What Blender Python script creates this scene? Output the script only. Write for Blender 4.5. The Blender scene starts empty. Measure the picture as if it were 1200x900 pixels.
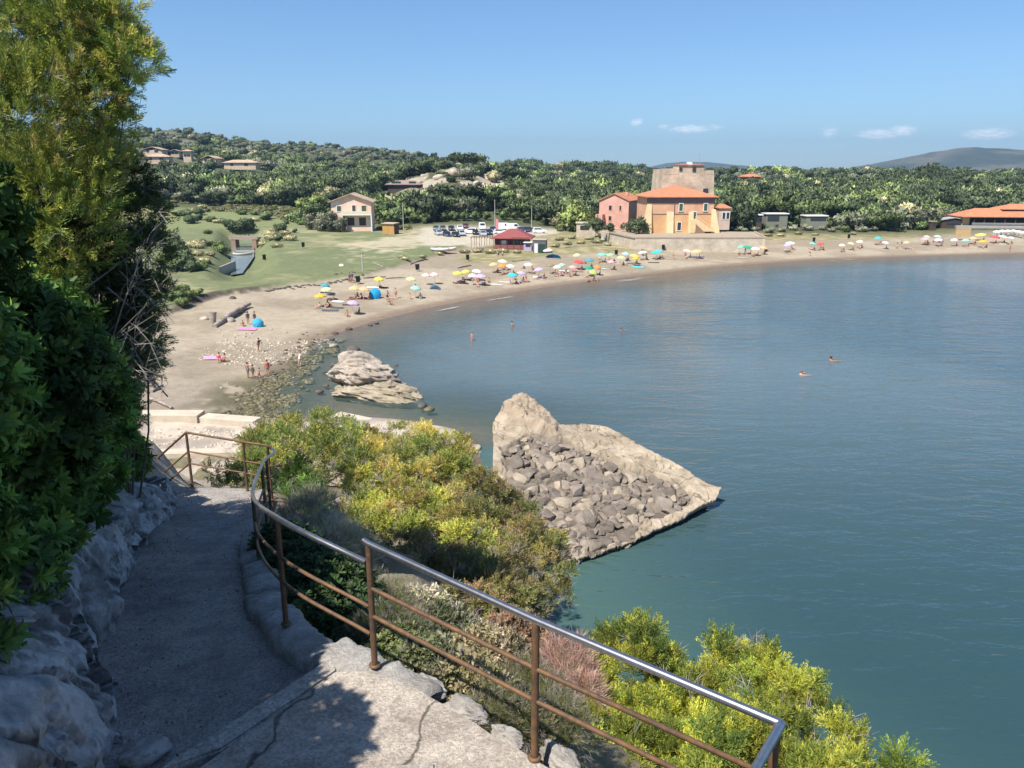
import bpy, bmesh, math, random
import numpy as np
from mathutils import Vector, Matrix
# ---------------------------------------------------------------- camera, world, sun, exposure
S = bpy.context.scene
C = S.collection
H = 20.0
PITCH = math.radians(15.3)
cam_d = bpy.data.cameras.new('camera'); cam = bpy.data.objects.new('camera', cam_d); C.objects.link(cam)
cam_d.sensor_width = 36.0; cam_d.lens = 27.0; cam_d.clip_start = 0.05; cam_d.clip_end = 20000
cam.location = (0, 0, H); cam.rotation_euler = (math.radians(90) - PITCH, 0, 0)
S.camera = cam
SUN = Vector((-0.36, -0.44, 0.83)).normalized()          # direction towards the sun
sun_el = math.asin(SUN.z); sun_az = math.atan2(SUN.x, SUN.y)
w = bpy.data.worlds.new('World'); S.world = w; w.use_nodes = True
nt = w.node_tree; nt.nodes.clear()
def N(t, kind, **kw):
    n = t.nodes.new(kind)
    for k, v in kw.items(): setattr(n, k, v)
    return n
sky = N(nt, 'ShaderNodeTexSky', sky_type='NISHITA', sun_disc=False, sun_elevation=sun_el, sun_rotation=sun_az,
        altitude=0.0, air_density=1.0, dust_density=0.25, ozone_density=3.5)
bg = N(nt, 'ShaderNodeBackground'); bg.inputs['Strength'].default_value = 0.078
wo = N(nt, 'ShaderNodeOutputWorld')
tc = N(nt, 'ShaderNodeTexCoord')
def mth(t, op, a, b=None, c=None, clamp=False):
    n = N(t, 'ShaderNodeMath', operation=op); n.use_clamp = clamp
    for i, v in enumerate((a, b, c)):
        if v is None: continue
        if isinstance(v, (int, float)): n.inputs[i].default_value = v
        else: t.links.new(v, n.inputs[i])
    return n.outputs[0]
# small fair weather clouds low over the hills: part of the sky itself
sep = N(nt, 'ShaderNodeSeparateXYZ'); nt.links.new(tc.outputs['Generated'], sep.inputs[0])
az = mth(nt, 'ARCTAN2', sep.outputs[0], sep.outputs[1]); el = mth(nt, 'ARCSINE', sep.outputs[2])
cn = N(nt, 'ShaderNodeTexNoise'); cn.inputs['Scale'].default_value = 1.0; cn.inputs['Detail'].default_value = 6; cn.inputs['Roughness'].default_value = 0.62
cmb = N(nt, 'ShaderNodeCombineXYZ')
nt.links.new(mth(nt, 'MULTIPLY', az, 130.0), cmb.inputs[0]); nt.links.new(mth(nt, 'MULTIPLY', el, 420.0), cmb.inputs[1])
nt.links.new(cmb.outputs[0], cn.inputs['Vector'])
def pix_dir(px, py):
    x = (px - 600) / 900; z = (450 - py) / 900
    cp, sp = math.cos(PITCH), math.sin(PITCH)
    v = Vector((x, cp + z * sp, -sp + z * cp)).normalized()
    return math.atan2(v.x, v.y), math.asin(v.z)
tot = None
for (px, py, wx, wy, k) in [(746, 143, 9, 5, .75), (778, 148, 8, 3.5, .6), (808, 151, 26, 5, .95), (838, 149, 12, 4, .6), (972, 155, 10, 7, .7), (1030, 157, 26, 5.5, 1.0), (1058, 153, 14, 6, 1.0), (1158, 157, 26, 6, 1.0), (985, 172, 12, 4, .4), (880, 160, 14, 4, .25), (650, 173, 14, 4, .25), (1035, 180, 18, 4, .35), (905, 172, 26, 4, .25)]:
    a, e = pix_dir(px, py)
    da = mth(nt, 'DIVIDE', mth(nt, 'SUBTRACT', az, a), wx / 930.0 * 1.15); de = mth(nt, 'DIVIDE', mth(nt, 'SUBTRACT', el, e), wy / 930.0 * 1.25)
    r2 = mth(nt, 'ADD', mth(nt, 'MULTIPLY', da, da), mth(nt, 'MULTIPLY', de, de))
    m = mth(nt, 'MULTIPLY', mth(nt, 'SUBTRACT', 1.0, r2, clamp=True), k)
    tot = m if tot is None else mth(nt, 'MAXIMUM', tot, m)
mask = mth(nt, 'MULTIPLY', mth(nt, 'SUBTRACT', mth(nt, 'ADD', mth(nt, 'MULTIPLY', tot, .42), cn.outputs[0]), 0.60), 2.4, clamp=True)
mask = mth(nt, 'MULTIPLY', mask, mth(nt, 'MULTIPLY', tot, 1.6, clamp=True))
cm = N(nt, 'ShaderNodeMix', data_type='RGBA'); nt.links.new(mth(nt, 'MULTIPLY', mask, .8), cm.inputs[0])
tint = N(nt, 'ShaderNodeMix', data_type='RGBA', blend_type='MULTIPLY'); tint.inputs[0].default_value = 1; nt.links.new(sky.outputs[0], tint.inputs[6]); tint.inputs[7].default_value = (.78, .96, 1.14, 1)
nt.links.new(tint.outputs[2], cm.inputs[6]); cm.inputs[7].default_value = (11, 11, 11.3, 1)
nt.links.new(cm.outputs[2], bg.inputs['Color']); nt.links.new(bg.outputs[0], wo.inputs['Surface'])
sl = bpy.data.lights.new('sun', 'SUN'); sun = bpy.data.objects.new('sun', sl); C.objects.link(sun)
sl.energy = 5.0; sl.angle = math.radians(0.5); sl.color = (1.0, 0.95, 0.87)
sun.rotation_euler = (-SUN).to_track_quat('-Z', 'Y').to_euler(); sun.location = (-50, -40, 80)
S.view_settings.view_transform = 'Standard'; S.view_settings.look = 'None'; S.view_settings.gamma = 1; S.view_settings.exposure = 0.72
S.view_settings.use_curve_mapping = False
S.render.engine = 'CYCLES'
cy = S.cycles
cy.use_denoising = True
import sys
cy.max_bounces = 7; cy.diffuse_bounces = 3; cy.glossy_bounces = 3; cy.transmission_bounces = 4; cy.transparent_max_bounces = 8; cy.volume_bounces = 0
cy.use_adaptive_sampling = True; cy.adaptive_threshold = 0.015
# ---------------------------------------------------------------- helpers
rnd = random.Random(7); rg = np.random.default_rng(11)
CP, SP = math.cos(PITCH), math.sin(PITCH)
def ray(px, py):
    x = (px - 600) / 900; z = (450 - py) / 900
    return Vector((x, CP + z * SP, -SP + z * CP))
def P(px, py, z):                     # where a sight line meets height z
    r = ray(px, py); t = (z - H) / r.z
    return Vector((r.x * t, r.y * t, z))
def PD(px, py, d):                    # where a sight line is d metres north
    r = ray(px, py); t = d / r.y
    return Vector((r.x * t, d, H + r.z * t))
def srgb(r, g, b):
    f = lambda c: (c / 255 / 12.92) if c <= 10 else ((c / 255 + .055) / 1.055) ** 2.4
    return (f(r), f(g), f(b))
def hash2(i, j, s):
    h = (i.astype(np.int64) * 374761393 + j.astype(np.int64) * 668265263 + s * 1274126177) & 0xffffffff
    h = ((h ^ (h >> 13)) * 1274126177) & 0xffffffff
    return ((h ^ (h >> 16)) & 0xffff) / 65535.0
def vn2(x, y, s=0):
    x = np.asarray(x, float); y = np.asarray(y, float)
    i = np.floor(x); j = np.floor(y); fx = x - i; fy = y - j
    fx = fx * fx * (3 - 2 * fx); fy = fy * fy * (3 - 2 * fy)
    a = hash2(i, j, s); b = hash2(i + 1, j, s); c = hash2(i, j + 1, s); d = hash2(i + 1, j + 1, s)
    return (a * (1 - fx) + b * fx) * (1 - fy) + (c * (1 - fx) + d * fx) * fy
def fbm2(x, y, oct=4, s=0, gain=.5):
    t = 0; a = 1; n = 0
    for o in range(oct):
        t = t + a * vn2(np.asarray(x) * 2 ** o + 17.3 * o, np.asarray(y) * 2 ** o - 9.1 * o, s + o); n += a; a *= gain
    return t / n                      # 0..1
def fbm3(p, sc, oct=4, s=0, g=.5):          # cheap 3-D noise: three crossed 2-D slices
    x, y, z = p[:, 0] * sc, p[:, 1] * sc, p[:, 2] * sc
    return (fbm2(x + .37 * z, y + .71 * z, oct, s, g) + fbm2(y - .53 * x, z + .29 * x, oct, s + 7, g) + fbm2(z + .41 * y, x - .63 * y, oct, s + 13, g)) / 3
def sstep(a, b, x):
    t = np.clip((np.asarray(x, float) - a) / (b - a), 0, 1); return t * t * (3 - 2 * t)
def inpoly(x, y, poly):
    x = np.asarray(x, float); y = np.asarray(y, float); r = np.zeros(x.shape, bool); n = len(poly)
    for i in range(n):
        x1, y1 = poly[i][0], poly[i][1]; x2, y2 = poly[(i + 1) % n][0], poly[(i + 1) % n][1]
        if y1 == y2: continue
        c = ((y1 > y) != (y2 > y)) & (x < (x2 - x1) * (y - y1) / (y2 - y1) + x1); r ^= c
    return r
def pdist(x, y, pts, closed=False):
    x = np.asarray(x, float); y = np.asarray(y, float); best = np.full(x.shape, 1e18); n = len(pts)
    for i in range(n if closed else n - 1):
        ax, ay = pts[i][0], pts[i][1]; bx, by = pts[(i + 1) % n][0], pts[(i + 1) % n][1]
        dx, dy = bx - ax, by - ay; L = dx * dx + dy * dy + 1e-9
        t = np.clip(((x - ax) * dx + (y - ay) * dy) / L, 0, 1)
        best = np.minimum(best, (x - ax - t * dx) ** 2 + (y - ay - t * dy) ** 2)
    return np.sqrt(best)
def spoly(x, y, poly):                # signed distance, positive inside
    return np.where(inpoly(x, y, poly), 1, -1) * pdist(x, y, poly, True)
# ---------------------------------------------------------------- materials
MATS = {}
def mat(name, col=None, rough=.8, var=.25, scale=3.0, bump=.0, bscale=None, metal=0.0, attr=None, spec=.3, detail=6, coords='Object', trans=0.0, objvar=0.0, col2=None, speck=None, crack=None):
    """Procedural surface: a base colour (or the face colours «Col»), broken up by noise, with a noise bump."""
    if name in MATS: return MATS[name]
    m = bpy.data.materials.new(name); m.use_nodes = True; t = m.node_tree; t.nodes.clear(); MATS[name] = m
    out = N(t, 'ShaderNodeOutputMaterial'); b = N(t, 'ShaderNodeBsdfPrincipled')
    b.inputs['Roughness'].default_value = rough; b.inputs['Metallic'].default_value = metal; b.inputs['Specular IOR Level'].default_value = spec
    co = N(t, 'ShaderNodeTexCoord'); no = N(t, 'ShaderNodeTexNoise'); no.inputs['Scale'].default_value = scale; no.inputs['Detail'].default_value = detail; no.inputs['Roughness'].default_value = .65
    t.links.new(co.outputs[coords], no.inputs['Vector'])
    f = mth(t, 'ADD', mth(t, 'MULTIPLY', mth(t, 'SUBTRACT', no.outputs[0], .5), 2.6 * var), 1.0)
    if crack:                         # a few wandering cracks
        wn = N(t, 'ShaderNodeTexNoise'); wn.inputs['Scale'].default_value = crack[0] * 1.7; wn.inputs['Detail'].default_value = 5; t.links.new(co.outputs[coords], wn.inputs['Vector']); wa = N(t, 'ShaderNodeVectorMath', operation='MULTIPLY_ADD'); t.links.new(wn.outputs['Color'], wa.inputs[0]); wa.inputs[1].default_value = (.5 / crack[0],) * 3; t.links.new(co.outputs[coords], wa.inputs[2])
        vc = N(t, 'ShaderNodeTexVoronoi', feature='DISTANCE_TO_EDGE'); vc.inputs['Scale'].default_value = crack[0]; t.links.new(wa.outputs[0], vc.inputs['Vector']); mc = N(t, 'ShaderNodeMapRange'); mc.inputs[1].default_value = crack[1] * .3; mc.inputs[2].default_value = crack[1]; mc.inputs[3].default_value = .35; mc.inputs[4].default_value = 1; t.links.new(vc.outputs['Distance'], mc.inputs[0]); f = mth(t, 'MULTIPLY', f, mc.outputs[0])
    if speck:                         # grit: little stones each with a tone of its own
        vo = N(t, 'ShaderNodeTexVoronoi'); vo.inputs['Scale'].default_value = speck[0]; t.links.new(co.outputs[coords], vo.inputs['Vector']); hs = N(t, 'ShaderNodeSeparateColor'); t.links.new(vo.outputs['Color'], hs.inputs[0])
        f = mth(t, 'MULTIPLY', f, mth(t, 'ADD', mth(t, 'MULTIPLY', hs.outputs[0], 2 * speck[1]), 1 - speck[1]))
    if objvar:
        oi = N(t, 'ShaderNodeObjectInfo'); f = mth(t, 'MULTIPLY', f, mth(t, 'ADD', mth(t, 'MULTIPLY', oi.outputs['Random'], 2 * objvar), 1 - objvar))
    mx = N(t, 'ShaderNodeVectorMath', operation='SCALE'); t.links.new(f, mx.inputs['Scale'])
    if attr:
        at = N(t, 'ShaderNodeAttribute', attribute_name=attr); t.links.new(at.outputs['Color'], mx.inputs[0])
    elif col2:
        n2 = N(t, 'ShaderNodeTexNoise'); n2.inputs['Scale'].default_value = scale * .35; n2.inputs['Detail'].default_value = 8; n2.inputs['Roughness'].default_value = .7; t.links.new(co.outputs[coords], n2.inputs['Vector'])
        mr = N(t, 'ShaderNodeMapRange'); mr.inputs[1].default_value = .42; mr.inputs[2].default_value = .6; t.links.new(n2.outputs[0], mr.inputs[0])
        mm = N(t, 'ShaderNodeMix', data_type='RGBA'); t.links.new(mr.outputs[0], mm.inputs[0]); mm.inputs[6].default_value = (*col, 1); mm.inputs[7].default_value = (*col2, 1); t.links.new(mm.outputs[2], mx.inputs[0])
    else: mx.inputs[0].default_value = col
    t.links.new(mx.outputs[0], b.inputs['Base Color'])
    if bump:
        nb = N(t, 'ShaderNodeTexNoise'); nb.inputs['Scale'].default_value = bscale or scale * 3; nb.inputs['Detail'].default_value = 8; nb.inputs['Roughness'].default_value = .7
        t.links.new(co.outputs[coords], nb.inputs['Vector'])
        bp = N(t, 'ShaderNodeBump'); bp.inputs['Strength'].default_value = 1.0; bp.inputs['Distance'].default_value = bump
        t.links.new(nb.outputs[0], bp.inputs['Height']); t.links.new(bp.outputs[0], b.inputs['Normal'])
    if trans:
        tr = N(t, 'ShaderNodeBsdfTranslucent'); t.links.new(mx.outputs[0], tr.inputs['Color']); mi = N(t, 'ShaderNodeMixShader'); mi.inputs[0].default_value = trans
        t.links.new(b.outputs[0], mi.inputs[1]); t.links.new(tr.outputs[0], mi.inputs[2]); t.links.new(mi.outputs[0], out.inputs['Surface'])
    else: t.links.new(b.outputs[0], out.inputs['Surface'])
    return m
def paint(rgb, rough=.6, **k):        # a plain painted or woven colour, slightly uneven
    key = 'paint_%d_%d_%d_%d' % (*[int(c * 255) for c in rgb], int(rough * 10))
    return mat(key, rgb, rough, k.pop('var', .1), k.pop('scale', 4.0), **k)
LEAF = mat('foliage', None, .55, .35, 1.2, attr='Col', trans=.28, spec=.25)
FARLEAF = mat('far_foliage', None, .75, .3, .35, attr='Col', trans=.2, spec=.1, objvar=.25)
BARK = mat('bark', (.16, .12, .095), .9, .4, 9, bump=.02)
TWIG = mat('dead_twigs', (.27, .235, .215), .85, .35, 12)
STONE = mat('stone', None, .9, .4, 2.4, bump=.05, bscale=5, attr='Col')
# ---------------------------------------------------------------- mesh building
def tag(o, label=None, cat=None, group=None, kind=None):
    if label: o['label'] = label
    if cat: o['category'] = cat
    if group: o['group'] = group
    if kind: o['kind'] = kind
    return o
def link(name, me, m=None, parent=None, loc=None, rz=0):
    o = bpy.data.objects.new(name, me); C.objects.link(o)
    if m is not None:
        for q in (m if isinstance(m, (list, tuple)) else [m]): me.materials.append(q)
    if parent: o.parent = parent
    if loc is not None: o.location = loc
    if rz: o.rotation_euler = (0, 0, rz)
    return o
def arr_mesh(name, v, f, col=None, pcol=None, smooth=False):
    """Mesh from numpy arrays; f is (n,3) or (n,4); col = a colour per face, pcol = a colour per vertex."""
    v = np.asarray(v, np.float32); f = np.asarray(f, np.int32); me = bpy.data.meshes.new(name); k = f.shape[1]
    me.vertices.add(len(v)); me.vertices.foreach_set('co', v.ravel())
    me.loops.add(f.size); me.loops.foreach_set('vertex_index', f.ravel())
    me.polygons.add(len(f)); me.polygons.foreach_set('loop_start', np.arange(0, f.size, k, dtype=np.int32))
    me.polygons.foreach_set('loop_total', np.full(len(f), k, np.int32))
    if smooth: me.polygons.foreach_set('use_smooth', np.ones(len(f), bool))
    if col is not None:
        a = me.attributes.new('Col', 'FLOAT_COLOR', 'FACE'); c = np.ones((len(f), 4), np.float32); c[:, :3] = col; a.data.foreach_set('color', c.ravel())
    if pcol is not None:
        a = me.attributes.new('Col', 'FLOAT_COLOR', 'POINT'); c = np.ones((len(v), 4), np.float32); c[:, :3] = pcol; a.data.foreach_set('color', c.ravel())
    me.update(calc_edges=True); me.validate(); return me
class MB:
    """Collects shapes; build() links them as one mesh object."""
    def __init__(s): s.v = []; s.f = []; s.m = []; s.sm = []
    def add(s, v, f, mi=0, sm=False):
        b = len(s.v); s.v += [tuple(q) for q in v]
        for q in f: s.f.append(tuple(i + b for i in q)); s.m.append(mi); s.sm.append(sm)
        return s
    def box(s, c, d, rz=0, mi=0, tilt=None):
        x, y, z = d[0] / 2, d[1] / 2, d[2] / 2
        M = Matrix.Translation(c) @ Matrix.Rotation(rz, 4, 'Z')
        if tilt: M = M @ Matrix.Rotation(tilt[1], 4, tilt[0])
        v = [M @ Vector((a * x, b * y, e * z)) for e in (-1, 1) for a, b in ((-1, -1), (1, -1), (1, 1), (-1, 1))]
        return s.add(v, [(3, 2, 1, 0), (4, 5, 6, 7), (0, 1, 5, 4), (1, 2, 6, 5), (2, 3, 7, 6), (3, 0, 4, 7)], mi)
    def tube(s, pts, rad, n=8, mi=0, cap=True):
        pts = [Vector(p) for p in pts]; rad = rad if isinstance(rad, (list, tuple)) else [rad] * len(pts)
        rings = []; ref = None
        for i, p in enumerate(pts):
            t = (pts[min(i + 1, len(pts) - 1)] - pts[max(i - 1, 0)]).normalized()
            if ref is None: ref = Vector((0, 0, 1)) if abs(t.z) < .9 else Vector((1, 0, 0))
            a = (ref - t * ref.dot(t)).normalized(); b = t.cross(a); ref = a
            rings.append([p + (a * math.cos(2 * math.pi * k / n) + b * math.sin(2 * math.pi * k / n)) * rad[i] for k in range(n)])
        v = [q for r in rings for q in r]; f = []
        for i in range(len(pts) - 1):
            for k in range(n): f.append((i * n + k, i * n + (k + 1) % n, (i + 1) * n + (k + 1) % n, (i + 1) * n + k))
        s.add(v, f, mi, n > 5)
        if cap: s.add(rings[0], [tuple(range(n - 1, -1, -1))], mi); s.add(rings[-1], [tuple(range(n))], mi)
        return s
    def lathe(s, prof, n=12, c=(0, 0, 0), mi=0, sm=True):
        v = [(c[0] + r * math.cos(2 * math.pi * k / n), c[1] + r * math.sin(2 * math.pi * k / n), c[2] + z) for r, z in prof for k in range(n)]
        f = [(i * n + k, i * n + (k + 1) % n, (i + 1) * n + (k + 1) % n, (i + 1) * n + k) for i in range(len(prof) - 1) for k in range(n)]
        return s.add(v, f, mi, sm)
    def prism(s, poly, z0, z1, mi=0):
        n = len(poly); z0 = z0 if isinstance(z0, (list, tuple)) else [z0] * n; z1 = z1 if isinstance(z1, (list, tuple)) else [z1] * n
        v = [(p[0], p[1], z0[i]) for i, p in enumerate(poly)] + [(p[0], p[1], z1[i]) for i, p in enumerate(poly)]
        f = [tuple(range(n - 1, -1, -1)), tuple(range(n, 2 * n))] + [(i, (i + 1) % n, n + (i + 1) % n, n + i) for i in range(n)]
        return s.add(v, f, mi)
    def mesh(s, name):
        me = bpy.data.meshes.new(name); me.from_pydata(s.v, [], s.f); me.polygons.foreach_set('material_index', s.m); me.polygons.foreach_set('use_smooth', s.sm); me.update(); return me
    def build(s, name, m, parent=None, loc=None, rz=0): return link(name, s.mesh(name), m, parent, loc, rz)
def empty(name, loc, rz=0):
    o = bpy.data.objects.new(name, None); C.objects.link(o); o.location = loc; o.rotation_euler = (0, 0, rz); o.empty_display_size = .3; return o
KIDS = {}
def copy_tree(o, parent=None):
    c = o.copy(); C.objects.link(c)
    if parent: c.parent = parent
    for ch in list(o.children): copy_tree(ch, c)
    return c
# ---------------------------------------------------------------- figures: one continuous body per pose
def skin_mesh(name, V, E, Rr_, sub=1):
    me = bpy.data.meshes.new(name); me.from_pydata([Vector(v) for v in V], E, []); o = bpy.data.objects.new(name, me); C.objects.link(o); md = o.modifiers.new('skin', 'SKIN'); md.use_smooth_shade = True; sd = o.modifiers.new('sub', 'SUBSURF'); sd.levels = sub; sd.render_levels = sub
    if not me.skin_vertices: 
        bpy.context.view_layer.objects.active = o; o.select_set(True)
    sv = me.skin_vertices[0].data if me.skin_vertices else None
    if sv is None: return None
    for i, r_ in enumerate(Rr_): sv[i].radius = (r_, r_) if not isinstance(r_, tuple) else r_
    sv[0].use_root = True; dg = bpy.context.evaluated_depsgraph_get(); out = bpy.data.meshes.new_from_object(o.evaluated_get(dg)); bpy.data.objects.remove(o); return out
def body(pose):
    """Joints of one figure: pelvis, spine, neck, head with nose, limbs, feet, hands with spread fingers."""
    V, E, Rr_ = [], [], []
    def add(p, r_, par=None): V.append(p); Rr_.append(r_); (E.append((par, len(V) - 1)) if par is not None else None); return len(V) - 1
    st = {'stand': dict(h=.95, sp=(0, .0), hips=[((.0, .0, -.45), (.02, .03, -.87)), ((.0, -.03, -.45), (-.01, .0, -.87))], arms=[((.06, .03, -.28), (.08, -.06, -.52)), ((.06, .0, -.28), (.07, -.08, -.52))]),
          'reach': dict(h=.92, sp=(0, -.12), hips=[((.02, -.10, -.44), (.03, .05, -.85)), ((-.02, .10, -.44), (-.02, .14, -.84))], arms=[((.10, -.18, -.18), (.10, -.40, -.24)), ((.16, .02, -.25), (.22, -.10, -.44))]),
          'sit': dict(h=.13, sp=(0, .14), hips=[((.04, -.36, .28), (.06, -.62, -.05)), ((-.04, -.38, .24), (-.02, -.66, -.06))], arms=[((.10, .12, -.24), (.14, .24, -.48)), ((.05, -.14, -.22), (.0, -.34, -.28))]),
          'lie': dict(h=.13, sp=None, hips=[((.03, -.44, .02), (.05, -.85, -.06)), ((-.03, -.44, .12), (-.04, -.80, -.06))], arms=[((.12, .18, -.02), (.2, .0, -.05)), ((.16, .16, -.02), (.10, .42, -.04))]),
          'swim': dict(h=-.42, sp=(0, -.25), hips=[((.02, .35, -.12), (.03, .75, -.16)), ((-.02, .35, -.14), (-.02, .75, -.18))], arms=[((.18, -.26, .02), (.20, -.50, .03)), ((.2, -.2, .02), (.26, -.44, .02))])}[pose]
    h = st['h']; pel = add((0, 0, h), (.135, .105))
    if st['sp'] is None: ch, sh, nk, hd, top = (0, .26, h + .02), (0, .46, h + .06), (0, .56, h + .10), (0, .66, h + .15), (0, .77, h + .17); f = (0, -.02, .09)
    else: l = st['sp'][1]; ch, sh, nk, hd, top = (0, l * .5, h + .26), (0, l, h + .46), (0, l * 1.05, h + .56), (0, l * 1.05 - .01, h + .67), (0, l * 1.05, h + .775); f = (0, -.095, -.01)
    a = add(ch, (.13, .095), pel); b = add(sh, (.12, .085), a); c = add(nk, .052, b); d = add(hd, (.082, .092), c); add(top, .06, d); add((hd[0] + f[0], hd[1] + f[1], hd[2] + f[2]), .018, d)
    for s, (el_, wr) in zip((-1, 1), st['arms']):
        s0 = add((s * .19, sh[1], sh[2] - .01), .052, b); e = add((s * (.19 + el_[0]), sh[1] + el_[1], sh[2] + el_[2]), .038, s0); w_ = add((s * (.19 + wr[0]), sh[1] + wr[1], sh[2] + wr[2]), .027, e); dv = (Vector(V[w_]) - Vector(V[e])).normalized(); pm_ = add(tuple(Vector(V[w_]) + dv * .08), (.034, .018), w_); sd = Vector((0, 1, 0)) if abs(dv.y) < .7 else Vector((1, 0, 0))
        for k, (o_, L_) in enumerate(((-.028, .075), (-.01, .085), (.01, .08), (.028, .065))): add(tuple(Vector(V[pm_]) + dv * L_ + sd * o_), .008, pm_)
        add(tuple(Vector(V[w_]) + dv * .075 - sd * .06), .009, w_)
    for s, (kn, an) in zip((-1, 1), st['hips']):
        hp = add((s * .09, 0 + (0 if st['sp'] is None else 0), h - .06 if pose in ('stand', 'reach') else h - .01), .088, pel); k_ = add((s * .09 + s * kn[0], kn[1], h + kn[2]), .058, hp); an_ = add((s * .09 + s * an[0], an[1], h + an[2]), .038, k_); ft = (0, -.16, -.045) if pose != 'swim' else (0, .15, -.03); add((V[an_][0] + ft[0], V[an_][1] + ft[1], V[an_][2] + ft[2]), (.040, .024), an_)
    return skin_mesh('body', V, E, Rr_), h, hd, sh, st
SKINS = [mat('skin_' + n, c, .6, .1, 6, spec=.3) for n, c in (('fair', (.52, .30, .21)), ('tanned', (.36, .19, .115)), ('light', (.58, .37, .28)))]
BODY = {p: body(p) for p in ('stand', 'reach', 'sit', 'lie', 'swim')}
# ---------------------------------------------------------------- the lie of the land
SHORE_PX = [(1200, 297), (1050, 301), (950, 305), (840, 313), (760, 322), (700, 329), (640, 337), (560, 350), (500, 362), (440, 377), (400, 390), (372, 402), (352, 420), (338, 440), (328, 462), (322, 480)]
SHORE = [(3000., 300.), (700., 250.), (300., 225.)] + [tuple(P(x, y, 0)[:2]) for x, y in SHORE_PX]
COAST = [(-14.5, 59.5), (-9., 58.4), (-4.9, 56.2), (-4.2, 52), (-2.6, 45), (-1.2, 37), (.4, 30), (2.2, 24), (4.5, 20), (8, 15), (11, 10), (13, 5), (16, -5), (30, -60), (60, -600)]
LAND = SHORE + COAST + [(-4000., -600.), (-4000., 9000.), (3000., 9000.)]
def wpoly(px, z=2.5): return [tuple(P(x, y, z)[:2]) for x, y in px]
GRASS = wpoly([(120, 380), (205, 356), (255, 342), (300, 335), (345, 328), (425, 319), (480, 304), (530, 292), (560, 285), (545, 280), (500, 279), (455, 275), (430, 271), (380, 270), (335, 266), (318, 262), (120, 262)])
TRACK = wpoly([(400, 306), (470, 299), (530, 286), (640, 283), (655, 262), (500, 261), (470, 273), (432, 284), (385, 290)], 3)
PARK = wpoly([(490, 287), (560, 285), (645, 281), (660, 263), (500, 263)], 3.2)
DUNE = wpoly([(525, 300), (560, 302), (640, 294), (690, 290), (745, 287), (745, 268), (640, 272), (560, 287)], 3)
DUNE2 = wpoly([(893, 277), (960, 277), (1060, 274), (1140, 268), (1140, 255), (893, 262)], 3)
QUAY = [(-60, 57.6), (-16.2, 57.3), (-14.4, 59), (-9, 58), (-4.6, 55.8), (-4.0, 51), (-12, 47.5), (-20, 46.5), (-60, 46)]
WEED = wpoly([(262, 486), (275, 466), (318, 440), (345, 412), (385, 396), (402, 392), (398, 404), (368, 424), (352, 448), (338, 470), (330, 486)], .6)
PEBB = wpoly([(228, 408), (260, 396), (330, 392), (395, 386), (380, 398), (345, 408), (300, 420), (240, 416)], 1.2)
CHAN = wpoly([(266, 326), (300, 318), (299, 275), (270, 275)], 2.5)
def lerp_tab(x, tab):
    return np.interp(x, [a for a, b in tab], [b for a, b in tab])
def up(px, tab):                      # skyline rows to slope over the camera height
    return [((a - 600) / 933.0, math.tan(math.atan((450 - b) / 900) - PITCH)) for a, b in tab]
CREST = up(0, [(-600, 165), (0, 160), (180, 159), (250, 164), (330, 171), (400, 177), (440, 178), (480, 182), (520, 188), (560, 197), (600, 202), (640, 205), (760, 211), (900, 211), (1010, 211), (1100, 214), (1200, 214), (1700, 212)])
def ground(x, y):
    x = np.asarray(x, float); y = np.asarray(y, float)
    s = spoly(x, y, LAND)
    z = np.where(s > 0, np.minimum(.062 * s, 1.75 + .012 * np.maximum(s - 28, 0)), np.maximum(.075 * s, -2.5))
    z = np.minimum(z, 3.6)
    u = x / np.maximum(y, 1.0); d = np.hypot(x, y)
    q = spoly(x, y, QUAY); z = np.where(s > -40, z * (1 - sstep(-2.5, .5, q)) + np.where(q > -2.5, 1.35, z) * sstep(-2.5, .5, q), z)
    g = sstep(-1.0, .8, spoly(x, y, GRASS)); z = z + .75 * g
    ch = sstep(-4.5, 1.2, spoly(x, y, CHAN)); z = z * (1 - ch) + ch * .15
    cr = np.interp(u, [a for a, b in CREST], [b for a, b in CREST]); dc = np.interp(u, [-.5, -.1, .05, .2, .7], [1000, 900, 800, 760, 800])
    top = H + cr * dc
    left = sstep(-.12, -.25, u); d0 = 245 + 0 * u
    t = np.clip((d - d0) / (dc - d0), 0, 1.25); rise = np.where(t < 1, t ** (1.25), 1 - (t - 1) * .8)
    z = z + sstep(238, 300, d) * np.maximum(top - 3.6, 1) * rise
    kn = np.exp(-(((u + .075) / .075) ** 2)) * np.exp(-(((d - 365) / 55.0) ** 2)); kw = fbm2(x * .045, y * .045, 4, 55); z = z + 14.5 * kn ** .8 * (.75 + .5 * kw) + sstep(.2, .5, kn) * (fbm2(x * .16, y * .16, 4, 57) - .5) * 6
    kn2 = np.exp(-(((u - .52) / .05) ** 2)) * np.exp(-(((d - 560) / 60.0) ** 2)); z = z + 6 * kn2 * (.4 + 1.2 * fbm2(x * .03, y * .03, 4, 59))
    rough = (fbm2(x * .02, y * .02, 4, 3) - .5) * sstep(250, 400, d)
    z = z + rough * 15 * sstep(250, 700, d) + rough * 2
    micro = (fbm2(x * .35, y * .35, 4, 5) - .5) * .22 * sstep(0.5, 4, s) + (fbm2(x * .07, y * .07, 3, 8) - .5) * .7 * sstep(3, 14, s)
    return z + micro
def G1(x, y): return float(ground(np.array([x]), np.array([y]))[0])
def place(px, py, z0=2.0):            # the point of the ground a sight line meets
    z = z0
    for k in range(6):
        p = P(px, py, min(z, 16.0)); z = G1(p.x, p.y)
    return Vector((p.x, p.y, z))
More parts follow.
